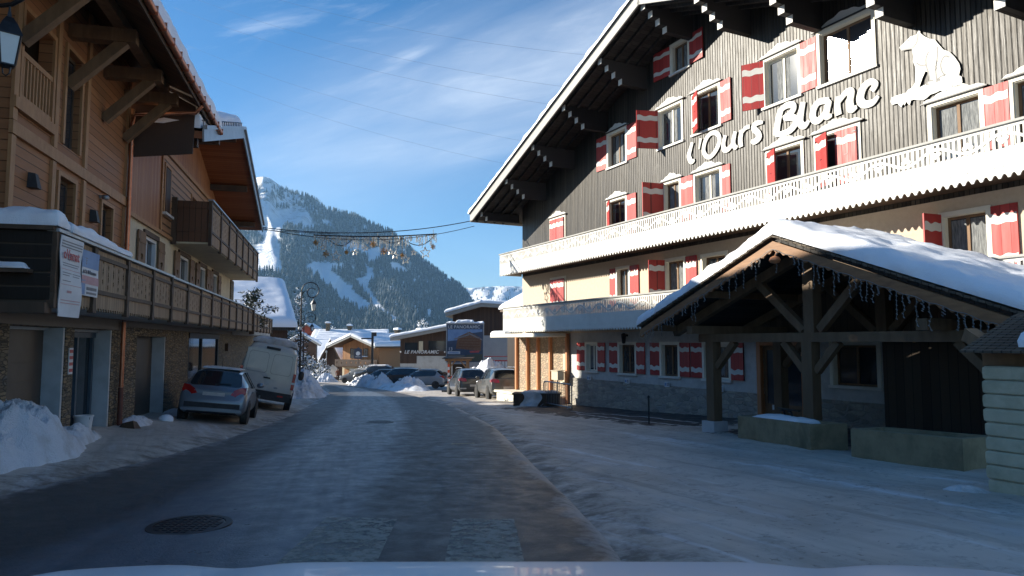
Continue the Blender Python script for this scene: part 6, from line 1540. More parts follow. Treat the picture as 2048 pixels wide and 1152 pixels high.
# ------------------------------------------------------------------ street lamps
def lantern(parent, c):
    x, y, z = c; mb = MB()
    mb.lathe([(.0, .34), (.02, .34), (.03, .27), (.05, .26), (.11, .18), (.175, .05), (.18, .03), (0, .03)], (x, y, z), 4); mb.tube([(x, y, z + .34), (x, y, z + .45)], .012, 6)
    a = [(.158, .03), (.105, -.33)]
    for k in range(4):
        aa = k * math.pi / 2; mb.beam((x + a[0][0] * math.cos(aa), y + a[0][0] * math.sin(aa), z + .03), (x + a[1][0] * math.cos(aa), y + a[1][0] * math.sin(aa), z - .33), .018, .018)
    mb.lathe([(0, -.37), (.05, -.36), (.112, -.34), (.112, -.325), (0, -.325)], (x, y, z), 4); mb.tube([(x + .05, y, z - .36), (x + .04, y, z - .43), (x, y, z - .46), (x - .04, y, z - .43), (x - .05, y, z - .36)], .009, 5)
    ln_ = mb.build('lantern', MT['iron'], parent)
    mb = MB(); mb.lathe([(.152, .028), (.100, -.325)], (x, y, z), 4); mb.build('lamp_glass', MT['frosted'], ln_)
LG = 'crook-necked street lamps'
def street_lamp(x, y, label, rot=0.0):
    t_ = thing('street_lamp', label, 'street lamp', (x, y, gz(x, y)), rot, LG)
    mb = MB(); mb.lathe([(.0, 0), (.15, 0), (.15, .1), (.11, .16), (.10, .8), (.12, .84), (.075, .95), (0, .95)], n=14); mb.tube([(0, 0, .9), (0, 0, 3.6), (0, 0, 6.05)], [.058, .05, .034], 10)
    for z in (3.6, 3.75): mb.lathe([(.04, -.04), (.075, -.02), (.075, .02), (.04, .04)], (0, 0, z), 10)
    mb.build('pole', MT['iron'], t_, smooth=50)
    pts = [(0, 0, 6.0)]
    for k in range(0, 31):
        a = math.pi - math.pi * 1.0 * k / 15 if k <= 15 else None
        if k <= 15: pts.append((.5 + .5 * math.cos(a), 0, 6.05 + .5 * math.sin(a)))
        else:
            q = (k - 15) / 15; a = -q * math.pi * 1.75; r_ = .5 - .36 * q ** .8; cxx = .5 + .17 * q
            pts.append((cxx + r_ * math.cos(a), 0, 6.05 + r_ * math.sin(a) - .02 * q))
    mb = MB(); mb.tube(pts, .028, 8); mb.tube([(.02, 0, 5.75), (.12, 0, 5.98), (.3, 0, 6.1), (.42, 0, 6.05)], .014, 6); mb.build('crook', MT['iron'], t_, smooth=60)
    lantern(t_, (.69, 0, 5.26))
    return t_
lamp = street_lamp(-12.05, 40.0, 'black crook-necked street lamp behind the white van, nearer of the two down the street')
l2 = copy_tree(lamp); l2.location = (-18.1, 61, gz(-18.1, 61)); l2['label'] = 'farther and smaller crook-necked street lamp before the big snowy roof'
l3 = copy_tree(lamp); l3.location = (-6.78, 8.2, gz(-6.78, 8.2) + .02); l3['label'] = 'street lamp whose lantern alone shows at the upper left edge'
mb = MB(); mb.lathe([(0, -.11), (.08, -.09), (.11, 0), (.08, .08), (0, .1)], (-.05, -.03, 3.9), 10); mb.build('loudspeaker', MT['sign_white'], lamp, smooth=60)

# ------------------------------------------------------------------ festive span across the street
A_ = hk; B_ = Vector(HW(EV0 + .1, 2.1, roof_u(EV0) - .02))
def sag(p, q, s_, n=24): return [tuple(Vector(p).lerp(Vector(q), i / n) - Vector((0, 0, s_ * 4 * (i / n) * (1 - i / n)))) for i in range(n + 1)]
A2 = Vector(LW(38.4, 1.9, 7.55))
def cable(label, pts, r=.02, group='overhead cables'):
    t_ = thing('cable', label, 'cable', pts[0], 0, group); mb = MB(); p0 = Vector(pts[0])
    mb.tube([tuple(Vector(p) - p0) for p in pts], r, 6); mb.build('strand', MT['cable'], t_, smooth=180)
cable('upper black cable from the house gable to the hotel eave above the star lights', sag(A2, B_, .42), .022)
cable('lower black cable carrying the star lights across the street', sag(A2 - Vector((0, 0, .05)), B_ - Vector((0, 0, .30)), .60), .016)
cable('slack loop of cable close under the house gable', sag(A2 - Vector((0, 0, .1)), A2 + (B_ - A2) * .32 - Vector((0, 0, .42)), .02), .014)
D0_ = A2 + (B_ - A2) * .215 + Vector((0, 0, -.42)); D1_ = A2 + (B_ - A2) * .80 + Vector((0, 0, -.62))
dec = thing('street_decoration', 'festive bar of hanging light strands and stars strung across the street', 'decoration', D0_, math.atan2((D1_ - D0_).y, (D1_ - D0_).x))
LD = (D1_ - D0_).xy.length; dz = (D1_.z - D0_.z); rg = random.Random(21)
bz = lambda x: dz * x / LD - .10 * math.sin(math.pi * x / LD)
mb = MB(); mb.tube([(LD * i / 20, 0, bz(LD * i / 20)) for i in range(21)], .030, 8)
for f_ in (.06, .5, .62, .97): mb.tube([(LD * f_, 0, bz(LD * f_)), (LD * f_, 0, bz(LD * f_) + .22)], .012, 5)
mb.build('bar', MT['iron'], dec)
mb = MB()
for (x0, x1, s_) in ((.08, .31, .55), (.68, .985, .62), (.5, .72, .4), (.31, .34, .0)):
    if s_: 
        p = [(LD * (x0 + (x1 - x0) * i / 18), .02, bz(LD * (x0 + (x1 - x0) * i / 18)) - s_ * 4 * (i / 18) * (1 - i / 18) * (.6 + .4 * (i / 18))) for i in range(19)]
        mb.tube(p, .022, 6)
mb.build('garland', MT['iron'], dec)
mb = MB()
for i in range(76):
    x = LD * (i + .5) / 76; L_ = rg.uniform(.15, .62) * (1.6 if i in (17, 27, 40, 49) else 1); z = bz(x)
    if rg.random() < .15: continue
    n = 6; p = [(x + rg.uniform(-.02, .02), rg.uniform(-.02, .02), z - L_ * k / n) for k in range(n + 1)]
    mb.tube(p, .014, 4)
    for k in range(1, n + 1): mb.tube([(p[k][0] - .03, 0, p[k][2]), (p[k][0] + .03, 0, p[k][2] - .02)], .018, 4)
mb.build('light_strands', MT['silver_tinsel'], dec)
def star(x, z, r_, m, pts_=5, tube=.018, rot=0.0):
    q = MB(); P = []
    for k in range(2 * pts_ + 1):
        a = math.pi / 2 + rot + k * math.pi / pts_; rr = r_ if k % 2 == 0 else r_ * .45; P.append((x + rr * math.cos(a), -.03, z + rr * math.sin(a)))
    q.tube(P, tube, 5); q.tube([(x, -.03, z + r_), (x, -.02, bz(x))], .006, 4)
    if m is MT['gold']:
        for k in range(16):
            a = k * .39; q.tube([(x, -.03, z), (x + r_ * rg.uniform(.6, 1.1) * math.cos(a), -.03 + rg.uniform(-.04, .04), z + r_ * rg.uniform(.6, 1.1) * math.sin(a))], .008, 4)
    q.build('star', m, dec)
for fx, dz_, r_, m, pp in ((.015, -.40, .16, 'gold', 6), (.07, -.62, .13, 'silver_tinsel', 5), (.095, -.95, .20, 'gold', 6), (.17, -1.05, .22, 'silver_tinsel', 5), (.25, -.85, .12, 'gold', 6), (.32, -.85, .13, 'silver_tinsel', 5), (.40, -.62, .12, 'silver_tinsel', 5), (.46, -.42, .20, 'gold', 8), (.55, -.80, .22, 'gold', 8), (.605, -.85, .13, 'silver_tinsel', 5), (.645, -1.05, .16, 'silver_tinsel', 5), (.70, -1.05, .13, 'gold', 6), (.73, -1.30, .20, 'silver_tinsel', 5), (.80, -.95, .12, 'silver_tinsel', 5), (.90, -1.0, .24, 'silver_tinsel', 5), (.965, -.70, .17, 'gold', 6)):
    star(LD * fx, bz(LD * fx) + dz_ * .9, r_ * (.85 if m == 'gold' else 1.15), MT[m], pp, .018 if m == 'gold' else .030, rg.uniform(-.2, .2))
# far power lines high over the street
for k, (za, zb_, yo) in enumerate(((33, 21.5, 0), (29.5, 18.6, 4), (36, 24.2, 2), (26.8, 16.4, 6), (40, 28.2, 3))):
    cable(['thin high power line, second from the top', 'thin high power line in the middle of the five', 'thin high power line, topmost but one over the cloud', 'lowest thin high power line, ending by the hotel roof', 'topmost thin high power line'][k], sag((-46, 92 + yo, za + 14), (16, 62 + yo, zb_), 2.2, 30), .008, 'high power lines')
# ------------------------------------------------------------------ the village down the road
def at(px, py, Y):
    """scene point at distance Y seen in this direction"""
    P_ = math.radians(4.4519); a = (px - 1024) / 1400; b = (576 - py) / 1400
    d = (a, math.cos(P_) - b * math.sin(P_), math.sin(P_) + b * math.cos(P_)); t_ = Y / d[1]
    return Vector((d[0] * t_, Y, EYE + d[2] * t_))
def gable_house(name, label, c, rot, W, D, zb, zeave, zridge, wall_m, over=.6, snow=.45, front=0.5, base_m=None, base_h=0, cat='house', soff='soffit_brown', bal=None, side_m=None):
    """ridge runs away from the viewer (local y); the gable stands at local y = 0"""
    t_ = thing(name, label, cat, (c[0], c[1], zb), rot); h = lambda z: z - zb
    mb = MB(); zw = zeave + over * (zridge - zeave) / (W / 2 + over)
    mb.plate([(-W / 2, h(zb) + base_h), (W / 2, h(zb) + base_h), (W / 2, h(zw)), (0, h(zridge) - .05), (-W / 2, h(zw))], [], 0, .2); mb.box(-W / 2, -W / 2 + .2, .21, D, base_h, h(zw)); mb.box(W / 2 - .2, W / 2, .21, D, base_h, h(zw)); mb.box(-W / 2, W / 2, D, D + .2, base_h, h(zw)); mb.build('wall', wall_m, t_)
    if base_h: mb = MB(); mb.box(-W / 2 + .01, W / 2 - .01, -.02, D, -1.5, base_h - .003); mb.build('base_wall', base_m, t_)
    e = W / 2 + over; s_ = (zridge - zeave) / e; rf = MB()
    rf.slab([(-e, -front, h(zeave) + .2), (0, -front, h(zridge) + .2), (0, D + .5, h(zridge) + .2), (-e, D + .5, h(zeave) + .2)], .2); rf.slab([(0, -front, h(zridge) + .2), (e, -front, h(zeave) + .2), (e, D + .5, h(zeave) + .2), (0, D + .5, h(zridge) + .2)], .2)
    r_ = rf.build('roof', MT[soff], t_); sn = MB()
    sn.snow([(-e - .1, -front - .1, h(zeave) + .2), (0, -front - .1, h(zridge) + .2), (0, D + .6, h(zridge) + .2), (-e - .1, D + .6, h(zeave) + .2)], snow, 16, 14, c[0], keep=(1, 0, 1, 1), rnd=.4); sn.snow([(0, -front - .1, h(zridge) + .2), (e + .1, -front - .1, h(zeave) + .2), (e + .1, D + .6, h(zeave) + .2), (0, D + .6, h(zridge) + .2)], snow, 16, 14, c[0] + 3, keep=(1, 1, 1, 0), rnd=.4); sn.build('roof_snow', MT['snow'], r_, smooth=70)
    vb = MB()
    for q in (-1, 1): vb.beam((q * e, -front - .03, h(zeave) + .08), (0, -front - .03, h(zridge) + .08), .06, .3)
    vb.build('bargeboard', MT['grey_board'] if soff != 'soffit_dark' else MT['dark_wood'], r_)
    return t_, h
def chimney(parent, x, y, z0, z1, m=None):
    mb = MB(); mb.box(x - .35, x + .35, y - .3, y + .3, z0, z1); mb.box(x - .5, x + .5, y - .45, y + .45, z1, z1 + .14); mb.build('chimney', m or MT['stone_schist'], parent)
    mb = MB(); mb.snow([(x - .5, y - .45, z1 + .14), (x + .5, y - .45, z1 + .14), (x + .5, y + .45, z1 + .14), (x - .5, y + .45, z1 + .14)], .35, 8, 8, x, rnd=.3); mb.build('chimney_snow', MT['snow'], parent, smooth=70)
def win_at(parent, x, z, w_, h_, y=-.03, fm='white_paint'):
    mb = MB(); mb.plate(rect(x - w_ / 2 - .07, x + w_ / 2 + .07, z - .07, z + h_ + .07), [rect(x - w_ / 2, x + w_ / 2, z, z + h_)], y - .03, y + .03); mb.box(x - .03, x + .03, y - .02, y + .02, z, z + h_); f = mb.build('window', MT[fm], parent)
    mb = MB(); mb.box(x - w_ / 2, x + w_ / 2, y + .0, y + .02, z, z + h_); mb.build('pane', MT['glass'], f)
# house with the big smooth snow slope behind the van
Y = 56.0; pr_ = at(590, 656, Y); zb = base_z(0, Y) - .5
t_ = thing('snowy_roofed_house', 'house under one broad smooth slope of snow behind the white van', 'house', (pr_.x, Y, zb), R(25))
h = lambda z: z - zb; x0 = -17.0
ze = at(594, 660, Y).z; zrg = ze + 4.35; RD = 8.2
mb = MB(); mb.plate([(x0, -1), (-.5, -1), (-.5, h(ze) + .1), (x0, h(ze) + .1)], [], .5, .75); mb.add([(-.75, .76, -1), (-.75, 15, -1), (-.75, 15, h(ze)), (-.75, 8, h(zrg) - .4), (-.75, .76, h(ze))], [(0, 1, 2, 3, 4)]); mb.box(x0, -.5, 15, 15.2, -1, h(ze)); mb.build('wall', MT['chalet_dark'], t_)
rf = MB()
rf.slab([(x0, -.5, h(ze) + .2), (0, -.5, h(ze) + .2), (0, RD, h(zrg) - .1), (x0, RD, h(zrg) - .1)], .25); rf.slab([(x0, RD, h(zrg) - .1), (0, RD, h(zrg) - .1), (0, 16.8, h(ze) + .2), (x0, 16.8, h(ze) + .2)], .25); r_ = rf.build('roof', MT['soffit_dark'], t_)
sn = MB(); sn.snow([(x0, -.6, h(ze) + .2), (.12, -.6, h(ze) + .2), (.12, RD, h(zrg) - .1), (x0, RD, h(zrg) - .1)], .60, 50, 30, 61, keep=(1, 1, 0, 1), rnd=.7, lump=.04); sn.snow([(x0, RD, h(zrg) - .1), (.12, RD, h(zrg) - .1), (.12, 16.9, h(ze) + .2), (x0, 16.9, h(ze) + .2)], .60, 30, 20, 62, keep=(0, 1, 1, 1), rnd=.7); sn.build('roof_snow', MT['snow'], r_, smooth=70)
win_at(t_, -2.6, 1.9, 1.2, 1.0, y=.47)
# unseen house added behind the left-hand chalets (its roof shades the lower hotel balcony)
t_, h = gable_house('added_shade_house', 'unseen tall chalet added to shade the hotel, behind the cream house', (-27.5, 25.5), R(4), 8.0, 9.6, base_z(0, 30) - .5, 12.5, 14.7, MT['chalet_dark'], over=.8)
# long house, its snowy roof stepped and chimneyed, beyond the lamps
Y = 124; zb = base_z(0, Y) - 1; a_, b_ = at(604, 735, Y), at(712, 735, Y)
t_ = thing('long_snowy_house', 'long low house with a wide two-pitch snowy roof and chimneys beyond the lamps', 'house', (a_.x, Y, zb)); h = lambda z: z - zb
W_ = b_.x - a_.x + 4; z0 = at(650, 727, Y).z; z1 = at(650, 672, Y + 9).z; z2 = at(650, 664, Y + 11).z
mb = MB(); mb.box(0, W_, 0, .3, 0, h(z0)); mb.box(0, .3, .31, 20, 0, h(z0)); mb.box(0, W_, 20, 20.3, 0, h(z0)); mb.build('wall', MT['chalet_dark'], t_)
rf = MB(); rf.slab([(-.8, -.8, h(z0)), (W_, -.8, h(z0)), (W_, 10, h(z2)), (-.8, 10, h(z2))], .25); rf.slab([(-.8, 10, h(z2)), (W_, 10, h(z2)), (W_, 21, h(z0)), (-.8, 21, h(z0))], .25); r_ = rf.build('roof', MT['soffit_dark'], t_)
sn = MB(); sn.snow([(-.9, -.9, h(z0)), (W_, -.9, h(z0)), (W_, 10, h(z2)), (-.9, 10, h(z2))], .5, 40, 26, 71, keep=(1, 1, 0, 1), rnd=.5, lump=.06)
for k in range(5): sn.snow([(.2, 6.2 + k * .8, h(z0 + (z2 - z0) * (7.0 + k * .8) / 10.8) + .42), (W_, 6.2 + k * .8, h(z0 + (z2 - z0) * (7.0 + k * .8) / 10.8) + .42), (W_, 6.75 + k * .8, h(z0 + (z2 - z0) * (7.6 + k * .8) / 10.8) + .42), (.2, 6.75 + k * .8, h(z0 + (z2 - z0) * (7.6 + k * .8) / 10.8) + .42)], .16, 20, 4, 73 + k, rnd=.15, lump=.06)
sn.build('roof_snow', MT['snow'], r_, smooth=70)
c_ = at(657, 663, Y + 10); chimney(t_, c_.x - a_.x, 9.6, h(z2), h(z2) + 1.5); c_ = at(700, 663, Y + 10); chimney(t_, c_.x - a_.x, 9.8, h(z2), h(z2) + 1.0)
mb = MB(); c_ = at(644, 692, Y + 5); mb.box(c_.x - a_.x - .6, c_.x - a_.x + .6, 4.2, 4.8, h(c_.z) - .2, h(c_.z) + .15); mb.build('roof_vent', MT['dark_wood'], t_)
# red-roofed block just above it
Y = 150; c0, c1 = at(606, 662, Y), at(622, 652, Y); t_, h = gable_house('red_house', 'small house with a red upper wall behind the long snowy roof', ((c0.x + c1.x) / 2, Y), 0, 2.6, 5, base_z(0, Y) - .5, c0.z + .3, c1.z + .25, mat('red_boarding', (0.42, 0.10, 0.06), (0.36, 0.08, 0.05), 3, .7), snow=.2, over=.3)
# little gable at left, among snowy shrubs
Y = 112; c0, c1 = at(585, 700, Y), at(604, 668, Y); t_, h = gable_house('grey_gabled_house', 'small dark gabled house among snowy shrubs behind the lamp post', (c1.x, Y), R(14), 4.4, 8, base_z(0, Y) - .5, at(585, 692, Y).z, c1.z - .2, MT['chalet_dark'], snow=.35)
# steep dark gable
Y = 108; ap = at(667, 680, Y); e0 = at(645, 745, Y); t_, h = gable_house('steep_gabled_barn', 'narrow barn with a steep dark gable and snow on its roof', (ap.x, Y), R(-14), 3.3, 9, base_z(0, Y) - .5, at(650, 728, Y).z, ap.z - .1, MT['chalet_dark'], over=.35, snow=.35, soff='soffit_dark', front=.9)
mb = MB(); mb.plate([(-.9, 1.0), (.9, 1.0), (1.0, 2.2), (0, 2.9), (-1.0, 2.2)], [], -.10, -.001); mb.build('porch_panel', MT['plaster_grey'], t_)
# sunlit chalet with balcony
Y = 102; ap = at(722, 670, Y); t_, h = gable_house('sunlit_chalet', 'sunlit chalet with warm boards, dark balcony and a wide snowy roof', (ap.x, Y), R(-26), 6.6, 15, base_z(0, Y) - .3, at(690, 692, Y).z - .25, ap.z - .25, MT['chalet_warm'], over=1.0, snow=.42, front=2.3, soff='soffit_brown', base_m=MT['plaster_cream'], base_h=2.2)
zf = 2.35
mb = MB(); mb.box(-3.6, 3.9, -1.3, -.01, zf, zf + .15); bl = mb.build('balcony', MT['dark_wood'], t_)
fp = MB()
hl = []
for i in range(9): cxx = -3.2 + i * .85; hl.append([(cxx, zf + .35), (cxx + .10, zf + .58), (cxx, zf + .82), (cxx - .10, zf + .58)])
fp.plate(rect(-3.6, 3.9, zf + .1, zf + 1.05), hl, -1.33, -1.28); fp.build('balcony_front', MT['chalet_dark'], bl)
win_at(t_, .9, 4.0, .7, .9, fm='dark_wood'); win_at(t_, -1.4, 3.6, .8, 1.3, fm='dark_wood')
mb = MB(); mb.box(.45, 1.35, -.28, -.02, 3.75, 3.9); mb.build('sill_snow', MT['snow'], t_)
for i in range(6): mb = MB(); mb.box(-2.9 + i * 1.1, -2.1 + i * 1.1, -.06, -.021, .3, 2.0); mb.build('ground_floor_door', MT['chalet_warm'] if i % 2 == 0 else MT['sign_white'], t_)
chimney(t_, .4, 8.5, h(ap.z) - .2, h(ap.z) + .75); chimney(t_, 1.2, 13.5, h(ap.z) - .4, h(ap.z) + .8)
MB.org = Vector((0, 0, 0))
# Le Panoramic: long dark building under a mono-pitch roof
Y = 84; zb = base_z(0, Y) - .6; a_ = at(800, 740, Y); b_ = at(900, 740, Y)
bp = thing('sloping_roofed_building', 'dark boarded building under a long sloping roof, lettered LE PANORAMIC', 'building', (a_.x, Y, zb), R(-4)); h = lambda z: z - zb; W_ = b_.x - a_.x + 3
zl, zh = at(800, 676, Y).z, at(900, 652, Y).z; zs = at(830, 712, Y).z
mb = MB(); mb.box(0, 2.0, -.02, .3, h(at(800, 727, Y).z), h(zs)); mb.plate([(0, h(zs) + .003), (W_, h(zs) + .003), (W_, h(zh) + .4), (0, h(zl))], [rect(.5, 2.1, h(zs) + .55, h(zs) + 1.6), rect(3.4, 5.6, h(zs) + .55, h(zs) + 1.8)], 0, .3); mb.box(0, .3, .31, 10, 1.4, h(zl) - .05); mb.build('boarded_wall', MT['chalet_dark'], bp)
mb = MB(); mb.box(2.0, W_, 0, .3, 0, h(zs)); mb.box(0, 2.0, 0, .3, 0, h(at(800, 727, Y).z)); mb.box(0, .3, .31, 10, 0, 1.4); mb.build('rendered_wall', MT['plaster_grey'], bp)
mb = MB(); mb.box(.5, 2.1, .1, .14, h(zs) + .55, h(zs) + 1.6); mb.build('window', MT['glass'], bp); mb = MB(); mb.box(3.4, 5.6, .1, .14, h(zs) + .55, h(zs) + 1.8); mb.build('window', MT['glass'], bp)
mb = MB(); mb.box(2.25, 2.75, -.05, -.001, h(zs) + .55, h(zs) + 1.75); mb.build('pale_panel', MT['plaster_cream'], bp)
rf = MB(); rf.slab([(-1.0, -1.0, h(zl) + .05), (W_ + 1, -1.0, h(zh) + .65), (W_ + 1, 10.5, h(zh) + .75), (-1, 10.5, h(zl) + .15)], .38); r_ = rf.build('roof', MT['grey_board'], bp)
sn = MB(); sn.snow([(-1.1, -1.1, h(zl) + .05), (W_ + 1, -1.1, h(zh) + .65), (W_ + 1, 10.5, h(zh) + .75), (-1.1, 10.5, h(zl) + .15)], .34, 30, 14, 81, rnd=.3); sn.build('roof_snow', MT['snow'], r_, smooth=70)
text_part('lettering', 'LE PANORAMIC', .56, MT['sign_white'], bp, (.5, -.07, h(zs) + .3), extrude=.02, bold=.012, shear=.28, space=1.06)
win_at(bp, 4.0, .9, .6, 1.0); mb = MB(); mb.lathe([(0, -.02), (.45, -.02), (.45, .01), (0, .01)], (5.35, -.02, 1.5), 18, axis='y'); mb.box(4.9, 5.8, -.04, -.01, .0, 1.5); mb.build('arched_door', MT['dark_wood'], bp)
for x in (.1, 3.1, 5.4): mb = MB(); mb.lathe([(0, -.1), (.06, -.1), (.1, .06), (0, .1)], (x, -.25, h(zs) + .5), 8); mb.tube([(x, -.25, h(zs) + .58), (x, -.01, h(zs) + .6)], .015, 5); mb.build('wall_lamp', MT['sign_white'], bp)
MB.org = Vector((0, 0, 0))
# dark building behind the billboard, grey lower wall
Y = 68; zb = base_z(0, Y) - .6; a_ = at(905, 740, Y); b_ = at(1050, 740, Y)
bd_ = thing('grey_walled_building', 'dark building with a thick roof and plain grey lower wall behind the billboard', 'building', (a_.x, Y, zb)); h = lambda z: z - zb; W_ = b_.x - a_.x + 6
zs = at(960, 671, Y).z; r0, r1, r2_ = at(892, 626, Y - 1).z, at(962, 606, Y - 1).z, at(1040, 614, Y - 1).z; xr = at(962, 600, Y - 1).x - a_.x; xl = at(891, 600, Y - 1).x - a_.x; xe = W_ + 1
mb = MB(); mb.plate([(0, h(zs) + .003), (W_, h(zs) + .003), (W_, h(r2_) - .3), (xr, h(r1) - .1), (0, h(r0) + .0)], [], 0, .3); mb.box(0, .3, .31, 12, 2.5, h(r0) - .1); mb.build('boarded_wall', MT['chalet_dark'], bd_)
mb = MB(); mb.box(0, W_, 0, .3, 0, h(zs)); mb.box(0, .3, .31, 12, 0, 2.5); mb.build('grey_wall', MT['grey_panel'], bd_)
rf = MB(); rf.slab([(xl, -1.1, h(r0)), (xr, -1.1, h(r1)), (xr, 12, h(r1) + .1), (xl, 12, h(r0) + .1)], .34); rf.slab([(xr, -1.1, h(r1)), (xe, -1.1, h(r2_) - .3), (xe, 12, h(r2_) - .2), (xr, 12, h(r1) + .1)], .34); r_ = rf.build('roof', MT['grey_board'], bd_)
sn = MB(); sn.snow([(xl - .1, -1.2, h(r0)), (xr, -1.2, h(r1)), (xr, 12, h(r1) + .1), (xl - .1, 12, h(r0) + .1)], .34, 24, 12, 91, keep=(1, 0, 1, 1), rnd=.3); sn.snow([(xr, -1.2, h(r1)), (xe, -1.2, h(r2_) - .3), (xe, 12, h(r2_) - .2), (xr, 12, h(r1) + .1)], .34, 24, 12, 92, keep=(1, 1, 1, 0), rnd=.3); sn.build('roof_snow', MT['snow'], r_, smooth=70)
MB.org = Vector((0, 0, 0))
# house behind the hotel corner
Y = 48; c = at(1052, 600, Y); t_, h = gable_house('shingled_house', 'shingled house half hidden behind the left corner of the hotel', (c.x + 4.3, Y), R(20), 6, 8, base_z(0, Y) - .5, at(1024, 604, Y).z - .4, at(1040, 585, Y).z + .9, MT['chalet_dark'], over=.5, snow=.35)
# billboard
Y = 62; q0 = at(893, 725, Y); q1 = at(967, 648, Y); W_ = q1.x - q0.x; H_ = q1.z - q0.z; zb = base_z(0, Y)
bb_ = thing('billboard', 'tall dark billboard headed LE PANORAMIC with snow along its top', 'billboard', (q0.x, Y, zb)); z0 = q0.z - zb
mb = MB(); mb.box(0, W_, 0, .10, z0, z0 + H_); mb.build('board', MT['sign_navy'], bb_)
mb = MB(); mb.plate(rect(-.05, W_ + .05, z0 - .03, z0 + H_ + .05), [rect(.03, W_ - .03, z0 + .03, z0 + H_ - .03)], -.03, .05); mb.build('frame', MT['zinc'], bb_)
mb = MB()
for x in (.25, W_ - .25): mb.box(x - .07, x + .07, .11, .25, -.2, z0 + H_)
mb.build('support_post', MT['dark_wood'], bb_)
Hs = lambda f: z0 + H_ * f
mb = MB(); u = W_
def shp(pts, m, y): mb.plate([(u * a, Hs(b)) for a, b in pts], [], y, y + .003, m)
shp([(.03, .80), (.03, .55), (.30, .58), (.50, .74), (.97, .80), (.97, .86), (.03, .86)], 0, -.006)
shp([(.25, .36), (.93, .30), (.95, .62), (.62, .80), (.30, .66)], 1, -.012)
shp([(.20, .62), (.60, .74), (.62, .71), (.22, .59)], 2, -.018); shp([(.55, .80), (.97, .60), (.97, .57), (.55, .76)], 2, -.024)
for k in range(4): shp([(.34, .40 + k * .07), (.90, .39 + k * .07), (.90, .415 + k * .07), (.34, .425 + k * .07)], 3, -.030)
shp([(.62, .30), (.90, .31), (.88, .26), (.64, .25)], 4, -.018)
shp([(.52, .03), (.97, .03), (.97, .21), (.80, .23), (.52, .19)], 5, -.012); shp([(.03, .03), (.49, .03), (.49, .19), (.03, .19)], 6, -.012); shp([(.03, .22), (.37, .22), (.37, .29), (.03, .29)], 7, -.018)
for k in range(3): shp([(.07, .06 + k * .04), (.44, .06 + k * .04), (.44, .075 + k * .04), (.07, .075 + k * .04)], 7, -.020)
shp([(.07, .235), (.33, .235), (.33, .265), (.07, .265)], 0, -.024)
mb.build('poster_picture', [MT['sign_blue'], MT['sign_brown'], MT['sign_grey'], mat('orange_brown_print', (0.20, 0.09, 0.045), (0.14, 0.065, 0.035), 9, .6), MT['sign_red'], mat('green_brown_print', (0.06, 0.085, 0.06), (0.11, 0.10, 0.075), 12, .6), mat('taupe_print', (0.21, 0.18, 0.15), (0.17, 0.145, 0.12), 6, .6), MT['sign_white']], bb_)
text_part('headline', 'LE PANORAMIC', .385, MT['sign_white'], bb_, (.12, -.02, Hs(.885)), extrude=.004, bold=.004, space=1.06)
text_part('large_number', '13', .40, MT['sign_white'], bb_, (.14, -.045, Hs(.31)), extrude=.004, bold=.008)
sn = MB(); sn.snow([(.0, -.15, z0 + H_ + .05), (W_ + .05, -.15, z0 + H_ + .05), (W_ + .05, .25, z0 + H_ + .05), (0, .25, z0 + H_ + .05)], .14, 24, 5, 95, lump=.10, rnd=.12, sc=1.6); sn.snow([(.8, -.2, z0 + H_ + .10), (2.4, -.2, z0 + H_ + .10), (2.4, .25, z0 + H_ + .10), (.8, .25, z0 + H_ + .10)], .26, 12, 5, 99, lump=.12, rnd=.3, sc=1.6); sn.build('top_snow', MT['snow'], bb_, smooth=70)
MB.org = Vector((0, 0, 0))
# little timber shelter, snow heap, railing, barrier, posts
Y = 58; q0 = at(897, 770, Y); q1 = at(957, 715, Y); zb = base_z(0, Y)
ws = thing('timber_porch', 'small timber porch with braced posts below the billboard', 'porch', (q0.x, Y, zb)); W_ = q1.x - q0.x; Ht = at(900, 722, Y).z - zb
mb = MB()
for x in (0, W_ * .62): mb.box(x - .08, x + .08, -.08, .08, -.2, Ht); mb.box(x - .08, x + .08, 1.5, 1.66, -.2, Ht)
mb.build('post', MT['larch_trim'], ws)
mb = MB(); mb.box(-.3, W_ * .62 + .3, -.1, .1, Ht, Ht + .16); mb.box(-.3, W_ * .62 + .3, 1.5, 1.68, Ht, Ht + .16); mb.beam((.05, 0, Ht - .6), (.55, 0, Ht), .1, .1); mb.beam((W_ * .62 - .05, 0, Ht - .6), (W_ * .62 - .55, 0, Ht), .1, .1); mb.build('beam', MT['larch_trim'], ws)
mb = MB(); mb.slab([(-.5, -.4, Ht + .24), (W_ * .62 + .5, -.4, Ht + .24), (W_ * .62 + .5, 2, Ht + .32), (-.5, 2, Ht + .32)], .07); mb.build('roof', MT['dark_wood'], ws)
mb = MB(); mb.box(.2, W_ * .62 - .2, 1.4, 1.48, 0, Ht - .3); mb.build('back_board', MT['dark_wood'], ws)
MB.org = Vector((0, 0, 0))
